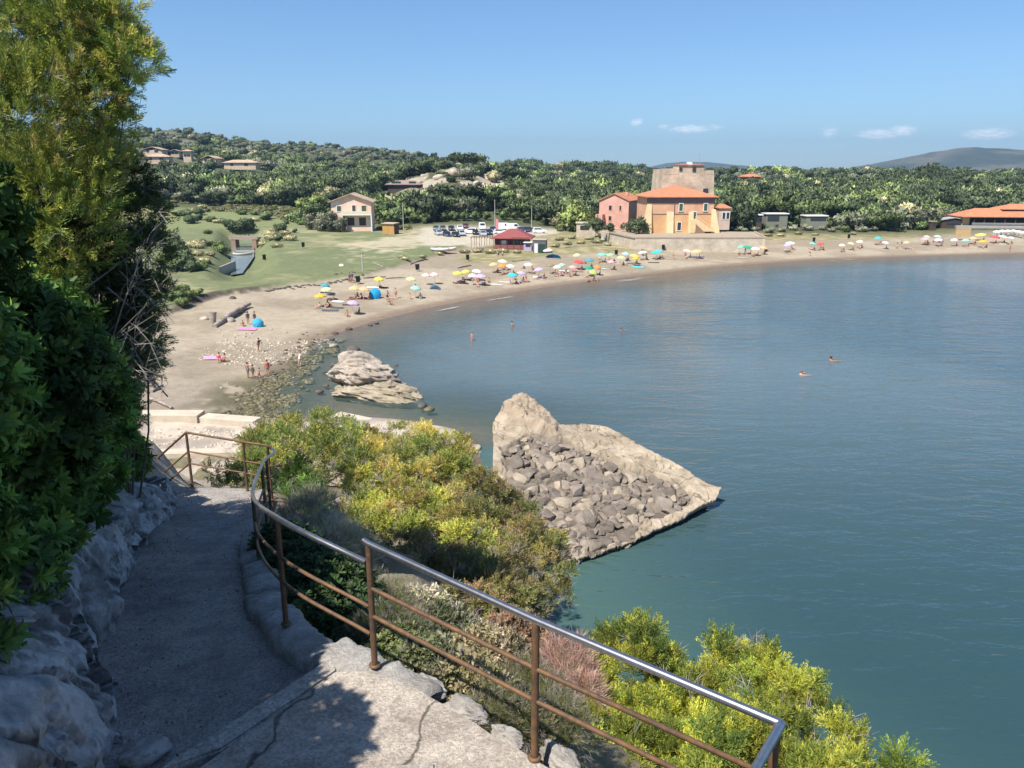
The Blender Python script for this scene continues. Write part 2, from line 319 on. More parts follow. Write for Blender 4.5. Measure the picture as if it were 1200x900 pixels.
def terr_colour(x, y, z):
    s = spoly(x, y, LAND); d = np.hypot(x, y); u = x / np.maximum(y, 1)
    n1 = fbm2(x * .12, y * .12, 5, 21); n2 = fbm2(x * .5, y * .5, 4, 31); n3 = fbm2(x * .03, y * .03, 4, 41)
    sand = np.array([.265, .215, .15]); dry = np.array([.345, .285, .205]); wet = np.array([.20, .145, .10]); bed = np.array([.13, .12, .075])
    c = sand + (dry - sand) * sstep(.4, .62, n1)[:, None]
    def mix(c, col, m): return c + (np.array(col) - c) * np.clip(m, 0, 1)[:, None]
    c = mix(c, wet, sstep(4.2 + 2 * (n1 - .5), 1.2, s)); c = mix(c, bed, sstep(-.5, -9, s))
    # stony reach by the quay
    st = sstep(75, 66, y) * sstep(-8, -18, x) * sstep(30, 12, s)
    c = mix(c, (.27, .22, .165), st * .85); c = mix(c, (.25, .20, .15), st * sstep(.52, .66, n2) * .7)
    wr = sstep(-4, 2.5, s) * sstep(9, 3.5, s) * sstep(-13, -17, x) * sstep(78, 70, y); c = mix(c, (.085, .08, .035), wr * sstep(.35, .5, n2))
    c = mix(c, (.07, .065, .03), sstep(-.2, -1.5, s) * sstep(95, 80, y) * sstep(-.2, -.3, u) * sstep(-16, -4, s))
    q = sstep(-.6, .2, spoly(x, y, QUAY)); c = mix(c, (.45, .38, .30), q); c = mix(c, (.31, .26, .21), q * sstep(.5, .62, n2))
    # back of the beach
    lnd = sstep(0, 8, s - 46 - 10 * (n3 - .5)) * sstep(150, 170, d)
    c = mix(c, (.17, .16, .065), lnd * sstep(.3, .6, n1)); 
    gr = sstep(-.5, .4, spoly(x, y, GRASS) + (n2 - .5) * 1.5)
    gcol = np.array([.14, .16, .07]) + (np.array([.29, .26, .14]) - np.array([.14, .16, .07])) * sstep(.43, .68, n1 * .35 + n3 * .35 + n2 * .3)[:, None]
    c = c * (1 - gr[:, None]) + gcol * gr[:, None]
    wd = sstep(-2.2, .8, spoly(x, y, WEED) + (n2 - .5) * 4.5); c = mix(c, (.085, .078, .04), wd * .95); c = mix(c, (.15, .13, .08), wd * sstep(.5, .62, n2) * .6)
    pb = sstep(-2, 1, spoly(x, y, PEBB) + (n2 - .5) * 4); c = mix(c, (.27, .22, .165), pb * sstep(.4, .56, n2) * .8)
    bank = sstep(-1.3, -.3, spoly(x, y, GRASS)) * sstep(1.2, .2, spoly(x, y, GRASS)) * sstep(130, 122, y); c = mix(c, (.075, .06, .045), bank * sstep(.3, .5, n2))
    tk = sstep(-3, 3, spoly(x, y, TRACK) + (n1 - .5) * 22); c = mix(c, (.40, .345, .23), tk * sstep(.36, .56, n3 * .5 + n2 * .5) * .9)
    pk = sstep(-2, 2, spoly(x, y, PARK) + (n1 - .5) * 6); c = mix(c, (.42, .37, .28), pk)
    for D in (DUNE, DUNE2):
        dn = sstep(-2, 2, spoly(x, y, D) + (n1 - .5) * 8); c = mix(c, (.20, .185, .075), dn * .9); c = mix(c, (.33, .27, .16), dn * sstep(.5, .62, n2))
    wood = sstep(248, 268, d) * sstep(20, 60, s); c = mix(c, (.075, .085, .036), wood)
    md = sstep(-.16, -.2, u) * sstep(248, 262, d) * sstep(335, 315, d) * (s > 60); mcol = (.17, .19, .08)
    c = mix(c, mcol, md); c = mix(c, (.27, .24, .11), md * sstep(.52, .64, n3 * .6 + n1 * .4))
    far = sstep(520, 800, d) * sstep(.05, -.1, u); c = mix(c, (.16, .14, .10), far * sstep(.52, .66, n1) * .8)
    kn = np.exp(-(((u + .075) / .075) ** 2)) * np.exp(-(((d - 350) / 42.0) ** 2)); c = mix(c, (.36, .305, .23), sstep(.30, .5, kn) * sstep(.42, .52, n1) * .9); 
    kn2 = np.exp(-(((u - .52) / .045) ** 2)) * np.exp(-(((d - 535) / 45.0) ** 2)); c = mix(c, (.40, .36, .28), sstep(.3, .5, kn2 * (.4 + 1.2 * n1)) * sstep(.45, .55, n1))
    return c
def grid_mesh(name, X, Y, Z, col):
    nr, ncn = X.shape; v = np.stack([X.ravel(), Y.ravel(), Z.ravel()], 1); i = np.arange(nr * ncn).reshape(nr, ncn)
    f = np.stack([i[:-1, :-1].ravel(), i[:-1, 1:].ravel(), i[1:, 1:].ravel(), i[1:, :-1].ravel()], 1)
    return arr_mesh(name, v, f, pcol=col, smooth=True)
us = np.concatenate([np.linspace(-2.2, -.72, 24), np.linspace(-.70, .72, 420), np.linspace(.75, 2.2, 24)])
ds = np.concatenate([np.linspace(38, 260, 330), np.geomspace(261.0, 1500, 290), np.geomspace(1530, 9000, 14)])
U, D = np.meshgrid(us, ds); X = U * D; Y = D
Z = ground(X.ravel(), Y.ravel()); colr = terr_colour(X.ravel(), Y.ravel(), Z)
Z = Z - 1.2 * sstep(48, 42, Y.ravel()); Z = Z.reshape(X.shape)
ZG = Z
def G1(x, y):                         # height of the built ground, read off its mesh
    if y < 39 or y > 8900: return float(ground(np.array([x]), np.array([y]))[0])
    u = x / y; i = min(max(int(np.searchsorted(us, u)) - 1, 0), len(us) - 2); j = min(max(int(np.searchsorted(ds, y)) - 1, 0), len(ds) - 2); a = (u - us[i]) / (us[i + 1] - us[i]); b = (y - ds[j]) / (ds[j + 1] - ds[j])
    return float((ZG[j, i] * (1 - a) + ZG[j, i + 1] * a) * (1 - b) + (ZG[j + 1, i] * (1 - a) + ZG[j + 1, i + 1] * a) * b)
GROUND = mat('ground', None, .95, .32, .9, attr='Col', bump=.10, bscale=1.6, detail=9)
tag(link('ground', grid_mesh('ground', X, Y, Z, colr), GROUND), kind='structure')
# ---------------------------------------------------------------- sea
def sea_material():
    m = bpy.data.materials.new('sea_water'); m.use_nodes = True; t = m.node_tree; t.nodes.clear()
    out = N(t, 'ShaderNodeOutputMaterial'); b = N(t, 'ShaderNodeBsdfPrincipled'); geo = N(t, 'ShaderNodeNewGeometry')
    b.inputs['Roughness'].default_value = .11; b.inputs['IOR'].default_value = 1.333
    at = N(t, 'ShaderNodeAttribute', attribute_name='Col'); t.links.new(at.outputs['Color'], b.inputs['Base Color'])
    al = N(t, 'ShaderNodeAttribute', attribute_name='Deep'); t.links.new(al.outputs['Fac'], b.inputs['Alpha'])
    def wave(sx, sy, rot, sc, det, dist):
        mp = N(t, 'ShaderNodeMapping'); mp.inputs['Rotation'].default_value = (0, 0, rot); mp.inputs['Scale'].default_value = (sx, sy, 1)
        t.links.new(geo.outputs['Position'], mp.inputs['Vector'])
        n = N(t, 'ShaderNodeTexNoise'); n.inputs['Scale'].default_value = sc; n.inputs['Detail'].default_value = det; n.inputs['Roughness'].default_value = .55; n.inputs['Distortion'].default_value = dist
        t.links.new(mp.outputs[0], n.inputs['Vector']); return n.outputs[0]
    a = wave(.38, 1.0, .22, .75, 3, .5); c = wave(.5, 1.0, -.18, 2.3, 3, .3); e = wave(.3, 1, .1, .16, 2, .4)
    h = mth(t, 'ADD', mth(t, 'ADD', mth(t, 'MULTIPLY', a, .30), mth(t, 'MULTIPLY', c, .085)), mth(t, 'MULTIPLY', e, .5))
    bp = N(t, 'ShaderNodeBump'); bp.inputs['Strength'].default_value = 1.0; bp.inputs['Distance'].default_value = .66
    t.links.new(h, bp.inputs['Height']); t.links.new(bp.outputs[0], b.inputs['Normal'])
    t.links.new(b.outputs[0], out.inputs['Surface']); return m
sx = np.concatenate([np.linspace(-2000, -80, 8), np.linspace(-60, 160, 150), np.linspace(166, 320, 40), np.geomspace(340, 6000, 16)])
sy = np.concatenate([np.linspace(-4000, -60, 12), np.linspace(-40, 236, 190), np.linspace(240, 420, 10)])
X, Y = np.meshgrid(sx, sy); s = -spoly(X.ravel(), Y.ravel(), LAND)
n1 = fbm2(X.ravel() * .03, Y.ravel() * .02, 4, 61); n2 = fbm2(X.ravel() * .2, Y.ravel() * .2, 3, 71)
deep = np.array([.026, .060, .066]); mid = np.array([.100, .138, .142]); shal = np.array([.07, .13, .10])
k = sstep(.35, .65, n1); wc = deep + (mid - deep) * np.clip(sstep(25, 90, Y.ravel()) * (.45 + .55 * k), 0, 1)[:, None]
turb = sstep(16, 2, s) * sstep(100, 125, Y.ravel()); wc = wc + (np.array([.17, .135, .085]) - wc) * (turb * .6)[:, None]
wc = wc + (shal - wc) * (sstep(14, 0, s) * sstep(105, 90, Y.ravel()) * .7)[:, None]
near_ = sstep(60, 54, Y.ravel()); alpha = np.clip(.30 + .70 * sstep(0, 1, (s + (n2 - .5) * 4) / (20 - 17 * near_)), 0, 1)
sea_me = grid_mesh('sea', X, Y, np.full(X.shape, 0.02), wc); a = sea_me.attributes.new('Deep', 'FLOAT', 'POINT'); a.data.foreach_set('value', alpha.astype(np.float32))
tag(link('sea', sea_me, sea_material()), kind='structure')
# thin lines of foam where ripples run up the sand
r = np.random.default_rng(31); SP_ = rs_ = np.array([P(x, y, 0)[:2] for x, y in [(1190, 298), (1050, 301.5), (950, 306), (840, 314), (760, 323), (700, 330), (640, 338), (560, 351), (500, 363), (450, 375)]]); L = np.r_[0, np.cumsum(np.linalg.norm(np.diff(SP_, axis=0), axis=1))]
V, F = [], []
for k in range(9):
    a0 = r.uniform(0, L[-1] - 12); ln = r.uniform(3, 12); t = np.linspace(a0, a0 + ln, 14); cx, cy_ = np.interp(t, L, SP_[:, 0]), np.interp(t, L, SP_[:, 1]); tx, ty = np.gradient(cx), np.gradient(cy_); q = np.hypot(tx, ty); nx_, ny_ = -ty / q, tx / q
    if nx_[0] * 1 + ny_[0] * -1 < 0: nx_, ny_ = -nx_, -ny_
    off = r.uniform(.2, 2.6) + .5 * fbm2(t * .3, t * 0, 3, k); wd_ = np.sin(np.linspace(0, np.pi, 14)) * r.uniform(.08, .22) * (.4 + 1.2 * fbm2(t * .9, t * 0 + 3, 3, k)); b = len(V)
    for i in range(14): V += [(cx[i] + nx_[i] * off[i], cy_[i] + ny_[i] * off[i], .034), (cx[i] + nx_[i] * (off[i] + wd_[i]), cy_[i] + ny_[i] * (off[i] + wd_[i]), .034)]
    F += [(b + 2 * i, b + 2 * i + 2, b + 2 * i + 3, b + 2 * i + 1) for i in range(13)]
tag(link('foam', arr_mesh('foam', V, F), mat('sea_foam', (.62, .62, .60), .7, .3, 8)), kind='stuff')
# ---------------------------------------------------------------- far mountains
def mountain(name, tab, d, thick, seed, colour, patch):
    us = np.linspace(tab[0][0], tab[-1][0], 260); px = (us - 600) / 933.0
    rows = np.interp(us, [a for a, b in tab], [b for a, b in tab]); hh = H + np.tan(np.arctan((450 - rows) / 900) - PITCH) * d
    ts = np.linspace(-1, 1, 40); X = px[None, :] * d + 0 * ts[:, None]; Y = d + ts[:, None] * thick + 0 * px[None, :]
    prof = np.clip(1 - np.abs(ts), 0, 1)[:, None] ** .85
    nz = fbm2(X * 6 / thick, Y * 6 / thick, 5, seed); Z = np.maximum(hh[None, :] - 4, 2) * prof * (1 + (nz - .5) * .9 * (1 - prof)) + (nz - .5) * 8 * prof - 6
    n1 = fbm2(X.ravel() * .006, Y.ravel() * .006, 6, seed + 5); c = np.array(colour) + (np.array(patch) - np.array(colour)) * sstep(.5, .68, n1)[:, None]
    tag(link(name, grid_mesh(name, X, Y, Z, c), mat('mountain_scrub', None, .95, .5, .02, attr='Col', bump=12, bscale=.03, detail=10)), kind='structure')
mountain('mountain', [(900, 204), (1000, 194), (1060, 182), (1090, 175), (1120, 170), (1135, 169), (1150, 170), (1180, 172), (1210, 175), (1300, 183), (1500, 203)], 3400, 900, 3, (.05, .062, .038), (.12, .11, .075))
mountain('mountain', [(640, 206), (740, 200), (780, 189), (800, 187.5), (830, 188), (860, 191), (900, 195), (940, 198), (980, 196.5), (1010, 196), (1060, 197), (1200, 204)], 5200, 900, 9, (.07, .08, .05), (.10, .10, .065))
mountain('hill', [(500, 204), (560, 195), (600, 190), (630, 186), (660, 189), (690, 193), (740, 196), (800, 199), (900, 200), (1000, 201), (1100, 203), (1200, 206)], 1900, 420, 15, (.055, .065, .032), (.13, .12, .075))
# ---------------------------------------------------------------- haze over the bay
hz = MB().box((0, 3400, 177), (10400, 9600, 366)); hm = bpy.data.materials.new('haze_air'); hm.use_nodes = True; t = hm.node_tree; t.nodes.clear()
ho = N(t, 'ShaderNodeOutputMaterial'); hv = N(t, 'ShaderNodeVolumePrincipled'); hv.inputs['Color'].default_value = (.42, .68, 1.0, 1); hv.inputs['Density'].default_value = .00012; hv.inputs['Anisotropy'].default_value = .25
t.links.new(hv.outputs[0], ho.inputs['Volume'])
HAZE = hz.build('haze', hm); tag(HAZE, kind='stuff')
# ---------------------------------------------------------------- near cliff, path, landing
PR = [(-1.35, 5.25, 16.22), (-1.95, 5.75, 16.1), (-2.85, 7.6, 15.62), (-3.5, 9.4, 15.18), (-4.25, 11.5, 14.74), (-4.55, 12.9, 14.5)]
PL = [(-2.25, 4.0, 16.25), (-2.75, 4.6, 16.22), (-3.75, 6.2, 15.9), (-4.55, 8.7, 15.33), (-5.25, 11.3, 14.75), (-5.95, 13.0, 14.5)]
def rs(pts, n):                       # resample a polyline evenly
    a = np.array(pts, float); L = np.r_[0, np.cumsum(np.linalg.norm(np.diff(a, axis=0), axis=1))]; t = np.linspace(0, L[-1], n)
    return np.stack([np.interp(t, L, a[:, k]) for k in range(a.shape[1])], 1)
def smooth(pts, n, it=3):
    a = rs(pts, n * 2)
    for _ in range(it): a[1:-1] = (a[:-2] + 2 * a[1:-1] + a[2:]) / 4
    return rs(a, n)
Rr, Ll = smooth(PR, 60), smooth(PL, 60); MID = [tuple((a + b) / 2) for a, b in zip(Rr[::3], Ll[::3])]
CTRL = [(0, 0, 16.2), (-3, 0, 16.3), (-6, 1, 17.6), (-12, 0, 19), (-7, 5, 17.6), (-9, 9, 17.4), (-8, 13, 15.6), (-14, 8, 19), (-20, 0, 20), (-24, 14, 18), (-16, 18, 14), (-10, 18, 12.3), (-5, 15.5, 13.0), (-7, 22, 9.6),
        (-12, 28, 7.5), (-20, 30, 8), (-26, 40, 5), (-8, 34, 4.2), (-12, 42, 1.2), (-20, 45, 1.0), (-5, 42, .9), (-3, 48, .5), (-30, 48, 1), (-10, 49, .4), (-3, 36, 2.6), (-2, 30, 5), (-1.5, 24, 8.2), (-3, 18, 11.3), (-1.2, 14, 12.3), (-2.8, 12.5, 13.6), (-1.5, 9, 14.6), (-.6, 7, 15.0), (.3, 6, 15.1), (1.6, 5.2, 14.7), (2.4, 3.6, 15.3), (1.8, 2.4, 16.1), (1.7, 0, 16.0),
        (.6, 10, 13.0), (1.6, 8, 12.9), (3.2, 6, 12.2), (1.2, 15, 9.5), (2.3, 11.5, 10.2), (.6, 20, 6.8), (5, 4, 11), (4.5, 8, 9), (5.0, 11, 6.2), (3.2, 16, 5), (6, 0, 10), (6, -6, 11), (9, 6, 3.5), (10, 0, 5),
        (0, 26, 3.6), (2.0, 22, 2), (4, 18.8, 1.2), (7.5, 14, .8), (10.2, 9.6, .5), (12.5, 5, .4), (15.5, -5, .3), (-1, 33, 1), (-2.4, 40, .4), (5, 24, -2.5), (8, 20, -2.5), (12, 14, -2.5), (15, 8, -2.5), (18, 0, -2.5), (3, 30, -2.5), (1, 38, -2.5), (20, -6, -2.5), (20, 12, -2.5), (12, 24, -2.5), (-1.5, 48, -2.5), (6, 46, -2.5)]
CT = np.array(CTRL)
LANDING = [tuple(P(*q, 16.41)[:2]) for q in [(205, 885), (300, 823), (390, 766), (432, 784), (482, 802), (560, 846), (640, 896)]] + [(1.42, 3.16), (1.15, 2.7), (1.2, -1), (-2.4, -1), (-2.45, 3.7)]
def cliff(x, y):
    x = np.asarray(x, float); y = np.asarray(y, float); d2 = (x[:, None] - CT[None, :, 0]) ** 2 + (y[:, None] - CT[None, :, 1]) ** 2 + .6
    wgt = d2 ** -2.0; z = (wgt * CT[None, :, 2]).sum(1) / wgt.sum(1)
    z = z + (fbm2(x * .5, y * .5, 5, 91) - .5) * .9 + (fbm2(x * 2.2, y * 2.2, 3, 95) - .5) * .3
    pm = pdist(x, y, MID); yz = np.interp(y, Rr[:, 1], Rr[:, 2]); k = sstep(1.9, 1.05, pm); z = z * (1 - k) + (yz - .3) * k
    k = sstep(-.7, .1, spoly(x, y, LANDING)); z = z * (1 - k) + 16.2 * k
    sd = spoly(x, y, LAND); z = np.where(sd < 0, np.minimum(z, np.maximum(.3 + sd * .9, -2.5)), z)
    return z
xs = np.linspace(-30, 22, 261); ys = np.linspace(-8, 50, 291); X, Y = np.meshgrid(xs, ys); xf, yf = X.ravel(), Y.ravel(); Z = cliff(xf, yf)
n1 = fbm2(xf * .9, yf * .9, 5, 101); n2 = fbm2(xf * .25, yf * .25, 4, 103)
cc = np.array([.24, .18, .12]) + (np.array([.40, .34, .27]) - np.array([.24, .18, .12])) * sstep(.42, .6, n1)[:, None]
gm = sstep(.42, .58, n2) * .7; cc = cc + (np.array([.13, .12, .055]) - cc) * gm[:, None]
wl = sstep(1.4, .2, Z); cc = cc + (np.array([.07, .065, .045]) - cc) * wl[:, None]
tag(link('cliff', grid_mesh('cliff', X, Y, Z.reshape(X.shape), cc), mat('cliff_earth', None, .95, .35, 3.0, attr='Col', bump=.08, bscale=6, detail=9)), kind='structure')
def C1(x, y): return float(cliff(np.array([x]), np.array([y]))[0])
# path surface: worn tarmac and grit
nx, ny = 14, 150; a = rs(Rr, ny); b = rs(Ll, ny); V = []
for j in range(ny):
    for i in range(nx):
        t = -.36 + 1.44 * i / (nx - 1); p = b[j] + (a[j] - b[j]) * t; V.append((p[0], p[1], p[2] + .0))
V = np.array(V); V[:, 2] += (fbm2(V[:, 0] * 3, V[:, 1] * 3, 4, 7) - .5) * .05
PATHM = mat('path_grit', (.40, .355, .315), .95, .5, 3, speck=(60, .28), bump=.03, bscale=55, detail=12, col2=(.29, .265, .245))
tag(link('path', grid_mesh('path', V[:, 0].reshape(ny, nx), V[:, 1].reshape(ny, nx), V[:, 2].reshape(ny, nx), np.ones((ny * nx, 3))), PATHM), kind='structure')
CONC = mat('worn_concrete', (.52, .45, .375), .92, .5, 6, speck=(60, .24), crack=(.7, .012), bump=.022, bscale=60, detail=12, col2=(.40, .34, .28))
STEPC = mat('step_concrete', (.47, .42, .36), .92, .4, 7, speck=(55, .28), bump=.018, bscale=60, detail=12, col2=(.38, .34, .29))
def slab(name, poly, z0, z1, m, nsub=5, rough=.02, seed=0):
    """A cast slab with worn, slightly ragged edges."""
    bm = bmesh.new(); vs = [bm.verts.new((p[0], p[1], z1)) for p in poly]; f = bm.faces.new(vs); f.normal_update()
    if f.normal.z < 0: f.normal_flip()
    r = bmesh.ops.extrude_face_region(bm, geom=[f]); bmesh.ops.translate(bm, vec=(0, 0, z0 - z1), verts=[v for v in r['geom'] if isinstance(v, bmesh.types.BMVert)])
    bmesh.ops.bevel(bm, geom=[e for e in bm.edges if all(v.co.z > z1 - .001 for v in e.verts)], offset=.018, segments=2, affect='EDGES')
    bmesh.ops.triangulate(bm, faces=bm.faces)
    bmesh.ops.subdivide_edges(bm, edges=[e for e in bm.edges if e.calc_length() > .22], cuts=nsub, use_grid_fill=True)
    co = np.array([v.co for v in bm.verts]); n = fbm3(co, 7, 4, seed); n2 = fbm3(co, 2, 3, seed + 3)
    for v, q, q2 in zip(bm.verts, n, n2): v.co.z += (q - .5) * rough + (q2 - .5) * rough; v.co.x += (q2 - .5) * rough * 2.5; v.co.y += (q - .5) * rough * 2.5
    me = bpy.data.meshes.new(name); bm.normal_update(); bm.to_mesh(me); bm.free(); return link(name, me, m)
# landing in front of the steps, with a separate nosing strip along its far edge
e0, e1, s0, s1 = [Vector(P(*q, 16.41)) for q in [(205, 885), (390, 766), (262, 878), (396, 786)]]
tag(slab('landing', [tuple(s0[:2]), tuple(s1[:2])] + LANDING[3:-1] + [(-2.3, 3.55)], 15.7, 16.41, CONC, 5, .018, 5), kind='structure')
q = (e1 - e0).normalized()
tag(slab('landing_step', [tuple((e0 - q * .25)[:2]), tuple(e1[:2]), tuple((s1 + Vector((0, .018, 0)))[:2]), tuple((s0 + Vector((-.01, .02, 0)))[:2])], 15.7, 16.40, STEPC, 5, .014, 9), kind='structure')
# steps climbing from the landing to where the photograph was taken
f0, f1 = P(425, 897, 16.58), P(512, 891, 16.58); fd = (f1 - f0).normalized(); bk = Vector((fd.y, -fd.x, 0))
if bk.y > 0: bk = -bk
for i in range(10):
    o = f1 + bk * (.31 * i) + fd * (0 if i < 2 else 1.1); l = o - fd * (1.5 if i < 2 else 2.6); b2 = l + bk * .36; c2 = o + bk * .36
    tag(slab('step', [tuple(l[:2]), tuple(o[:2]), tuple(c2[:2]), tuple(b2[:2])], 16.0, 16.58 + .165 * i, STEPC, 3, .012, 20 + i), kind='structure')
# ---------------------------------------------------------------- railings
RUST = mat('rusty_steel', (.19, .105, .055), .6, .45, 22, metal=.35, col2=(.115, .075, .05), bump=.002, bscale=120)
GALV = mat('polished_rail', (.42, .42, .44), .34, .18, 30, metal=.95, col2=(.34, .33, .33))
def rail_post(x, y, zb, h, parent, top=None):
    m = MB().tube([(x, y, zb - .25), (x, y, zb + h)], .024, 10); m.lathe([(.045, 0), (.045, .012), (.026, .016)], 10, (x, y, zb + .002))
    return m.build('post', RUST, parent)
r1 = empty('railing', (0, 0, 0)); tag(r1, 'straight handrail with polished top tube and rusty posts edging the sunlit landing', 'railing', 'handrails along the cliff path')
A = (-1.035, 5.03, 17.43); B = (.143, 4.08, 17.41); K = (1.32, 3.19, 17.40); E = (1.0, 2.72, 17.46)
MB().tube([(-1.075, 5.065, 17.44), A, B, K], .024, 12).build('top_rail', GALV, r1); MB().tube([K, E, (.3, 1.75, 18.1), (-.1, 1.2, 18.6)], .024, 12).build('top_rail', GALV, r1)
for (p, zb) in ((A, 16.42), (B, 16.42), ((1.29, 3.17, 17.4), 16.38)): rail_post(p[0], p[1], zb, p[2] - zb - .01, r1)
for hz_ in (.655, .425):
    MB().tube([(q[0], q[1], 16.42 + hz_) for q in (A, B, K)] + [(E[0], E[1], 16.46 + hz_)], .0165, 8).build('mid_rail', RUST, r1)
rail_post(.3, 1.75, 16.9, 1.18, r1)
# curved run going down with the path
r2 = empty('railing', (0, 0, 0)); tag(r2, 'long curved rusty handrail following the shaded path down to its turn', 'railing', 'handrails along the cliff path')
CURVE = [(-1.06, 5.05, 17.27), (-1.95, 5.85, 17.25), (-3.08, 8.45, 16.33), (-3.62, 10.4, 15.93), (-3.92, 11.5, 15.62), (-3.98, 12.1, 15.51), (-4.22, 12.5, 15.47), (-4.72, 12.72, 15.47), (-5.83, 13.02, 15.54)]
def catmull(pts, n=8):
    p = [Vector(q) for q in pts]; p = [p[0] * 2 - p[1]] + p + [p[-1] * 2 - p[-2]]; out = []
    for i in range(1, len(p) - 2):
        for k in range(n):
            t = k / n; out.append(.5 * ((2 * p[i]) + (p[i + 1] - p[i - 1]) * t + (2 * p[i - 1] - 5 * p[i] + 4 * p[i + 1] - p[i + 2]) * t * t + (3 * p[i] - p[i - 1] - 3 * p[i + 1] + p[i + 2]) * t ** 3))
    return out + [p[-2]]
cv = catmull(CURVE); cut = 29
MB().tube(cv[:46], .023, 10).build('top_rail', GALV, r2); MB().tube(cv[45:] + [Vector((-6.62, 13.5, 14.88)), Vector((-7.6, 14.1, 14.2))], .022, 8).build('top_rail', RUST, r2)  # brown on the far top rail stands in for shade on its back
for off in (.36, .59):
    MB().tube([q - Vector((0, 0, off)) for q in cv] + [Vector((-6.62, 13.5, 14.88 - off)), Vector((-7.6, 14.1, 14.2 - off))], .0155, 8).build('mid_rail', RUST, r2)
for i, (x, y, z) in enumerate(CURVE):
    if i in (0, 5): continue
    rail_post(x, y, z - 1.0, .99, r2)
rail_post(-6.62, 13.5, 13.9, .98, r2)
# ---------------------------------------------------------------- rough stone: kerb, rock face, boulders
def rock_mesh(name, dims, seed, sub=4, rough=.35, sc=1.0, flat=0.0, chop=(9, .62, .95, .9), cols=((.34, .31, .28), (.48, .44, .39), (.2, .18, .16))):
    bm = bmesh.new(); bmesh.ops.create_icosphere(bm, subdivisions=sub, radius=1.0)
    v = np.array([q.co[:] for q in bm.verts]); r = np.random.default_rng(seed); w2 = v.copy()
    for k in range(chop[0]):          # chop planes give it facets
        n = r.normal(size=3); n /= np.linalg.norm(n); d = r.uniform(chop[1], chop[2]); ex = np.maximum(w2 @ n - d, 0); w2 -= ex[:, None] * n * chop[3]
    o = r.uniform(0, 50, 3); w2 *= (1 + (fbm3(v + o, 1.3 * sc, 4, seed) - .5) * 2 * rough + (fbm3(v + o, 5 * sc, 3, seed + 2) - .5) * rough * .7)[:, None]
    w2 *= np.array(dims) / 2
    if flat: w2[:, 2] = np.maximum(w2[:, 2], -dims[2] / 2 * flat)
    f = np.array([[q.index for q in g.verts] for g in bm.faces]); bm.free()
    n1 = fbm3(v + o, 2.2, 5, seed + 4); n2 = fbm3(v + o, 6, 4, seed + 9); c = np.array(cols[0]) + (np.array(cols[1]) - np.array(cols[0])) * sstep(.42, .58, n1)[:, None]
    c = c + (np.array(cols[2]) - c) * (sstep(.56, .68, n2) * .8)[:, None]
    return arr_mesh(name, w2, f, pcol=c)
kb = MB(); kl = smooth([(-.62, 4.72, 0), (-1.0, 5.0, 0), (-1.4, 5.22, 0), (-1.9, 5.7, 0), (-2.45, 6.75, 0), (-2.85, 7.7, 0), (-3.25, 8.75, 0), (-3.6, 10, 0)], 26); nk = len(kl); prof = [(-.17, -.5), (-.17, -.2), (-.165, -.05), (-.16, .04), (-.15, .09), (-.12, .115), (-.06, .12), (.0, .125), (.06, .125), (.12, .12), (.17, .105), (.20, .07), (.215, .0), (.22, -.1), (.23, -.3), (.27, -.9)]
kv = []
for i in range(260):
    t = i / 259 * (nk - 1); j = int(min(t, nk - 2)); p = kl[j] + (kl[j + 1] - kl[j]) * (t - j); q = kl[min(j + 1, nk - 1)] - kl[j]; nn = np.array([q[1], -q[0], 0]); nn /= np.linalg.norm(nn) + 1e-9
    zb = np.interp(p[1], Rr[:, 1], Rr[:, 2]) if p[1] > 5.3 else 16.3
    for (o, z) in prof: kv.append(p + nn * o + np.array([0, 0, zb + z]))
kv = np.array(kv); seg = np.repeat(np.arange(260) // 26, len(prof)); sr = np.random.default_rng(3); jo = np.repeat((np.arange(260) % 26 == 0), len(prof)); kv[:, 2] += (sr.uniform(-.03, .03, 12)[seg] - jo * .05) * (kv[:, 2] > 13); kv[:, 0] += sr.uniform(-.035, .035, 12)[seg]; n = fbm3(kv, 3, 4, 77) - .5; n2 = fbm3(kv, 11, 3, 78) - .5; n3_ = fbm3(kv, 14, 5, 79, .68) - .5; kv[:, 2] += (n * .08 + n2 * .05 + n3_ * .10) * (kv[:, 2] > 13); kv[:, 0] += n * .10 + n3_ * .10; kv[:, 1] += n2 * .08
i = np.arange(len(kv)).reshape(260, len(prof)); f = np.stack([i[:-1, :-1].ravel(), i[1:, :-1].ravel(), i[1:, 1:].ravel(), i[:-1, 1:].ravel()], 1)
tag(link('kerb', arr_mesh('kerb', kv, f, pcol=np.array([.36, .33, .295]) + n[:, None] * .5 + n2[:, None] * .4), mat('kerb_stone', None, .95, .5, 14, attr='Col', bump=.04, bscale=30, detail=12)), 'low rough stone kerb along the outer edge of the shaded path', 'kerb')
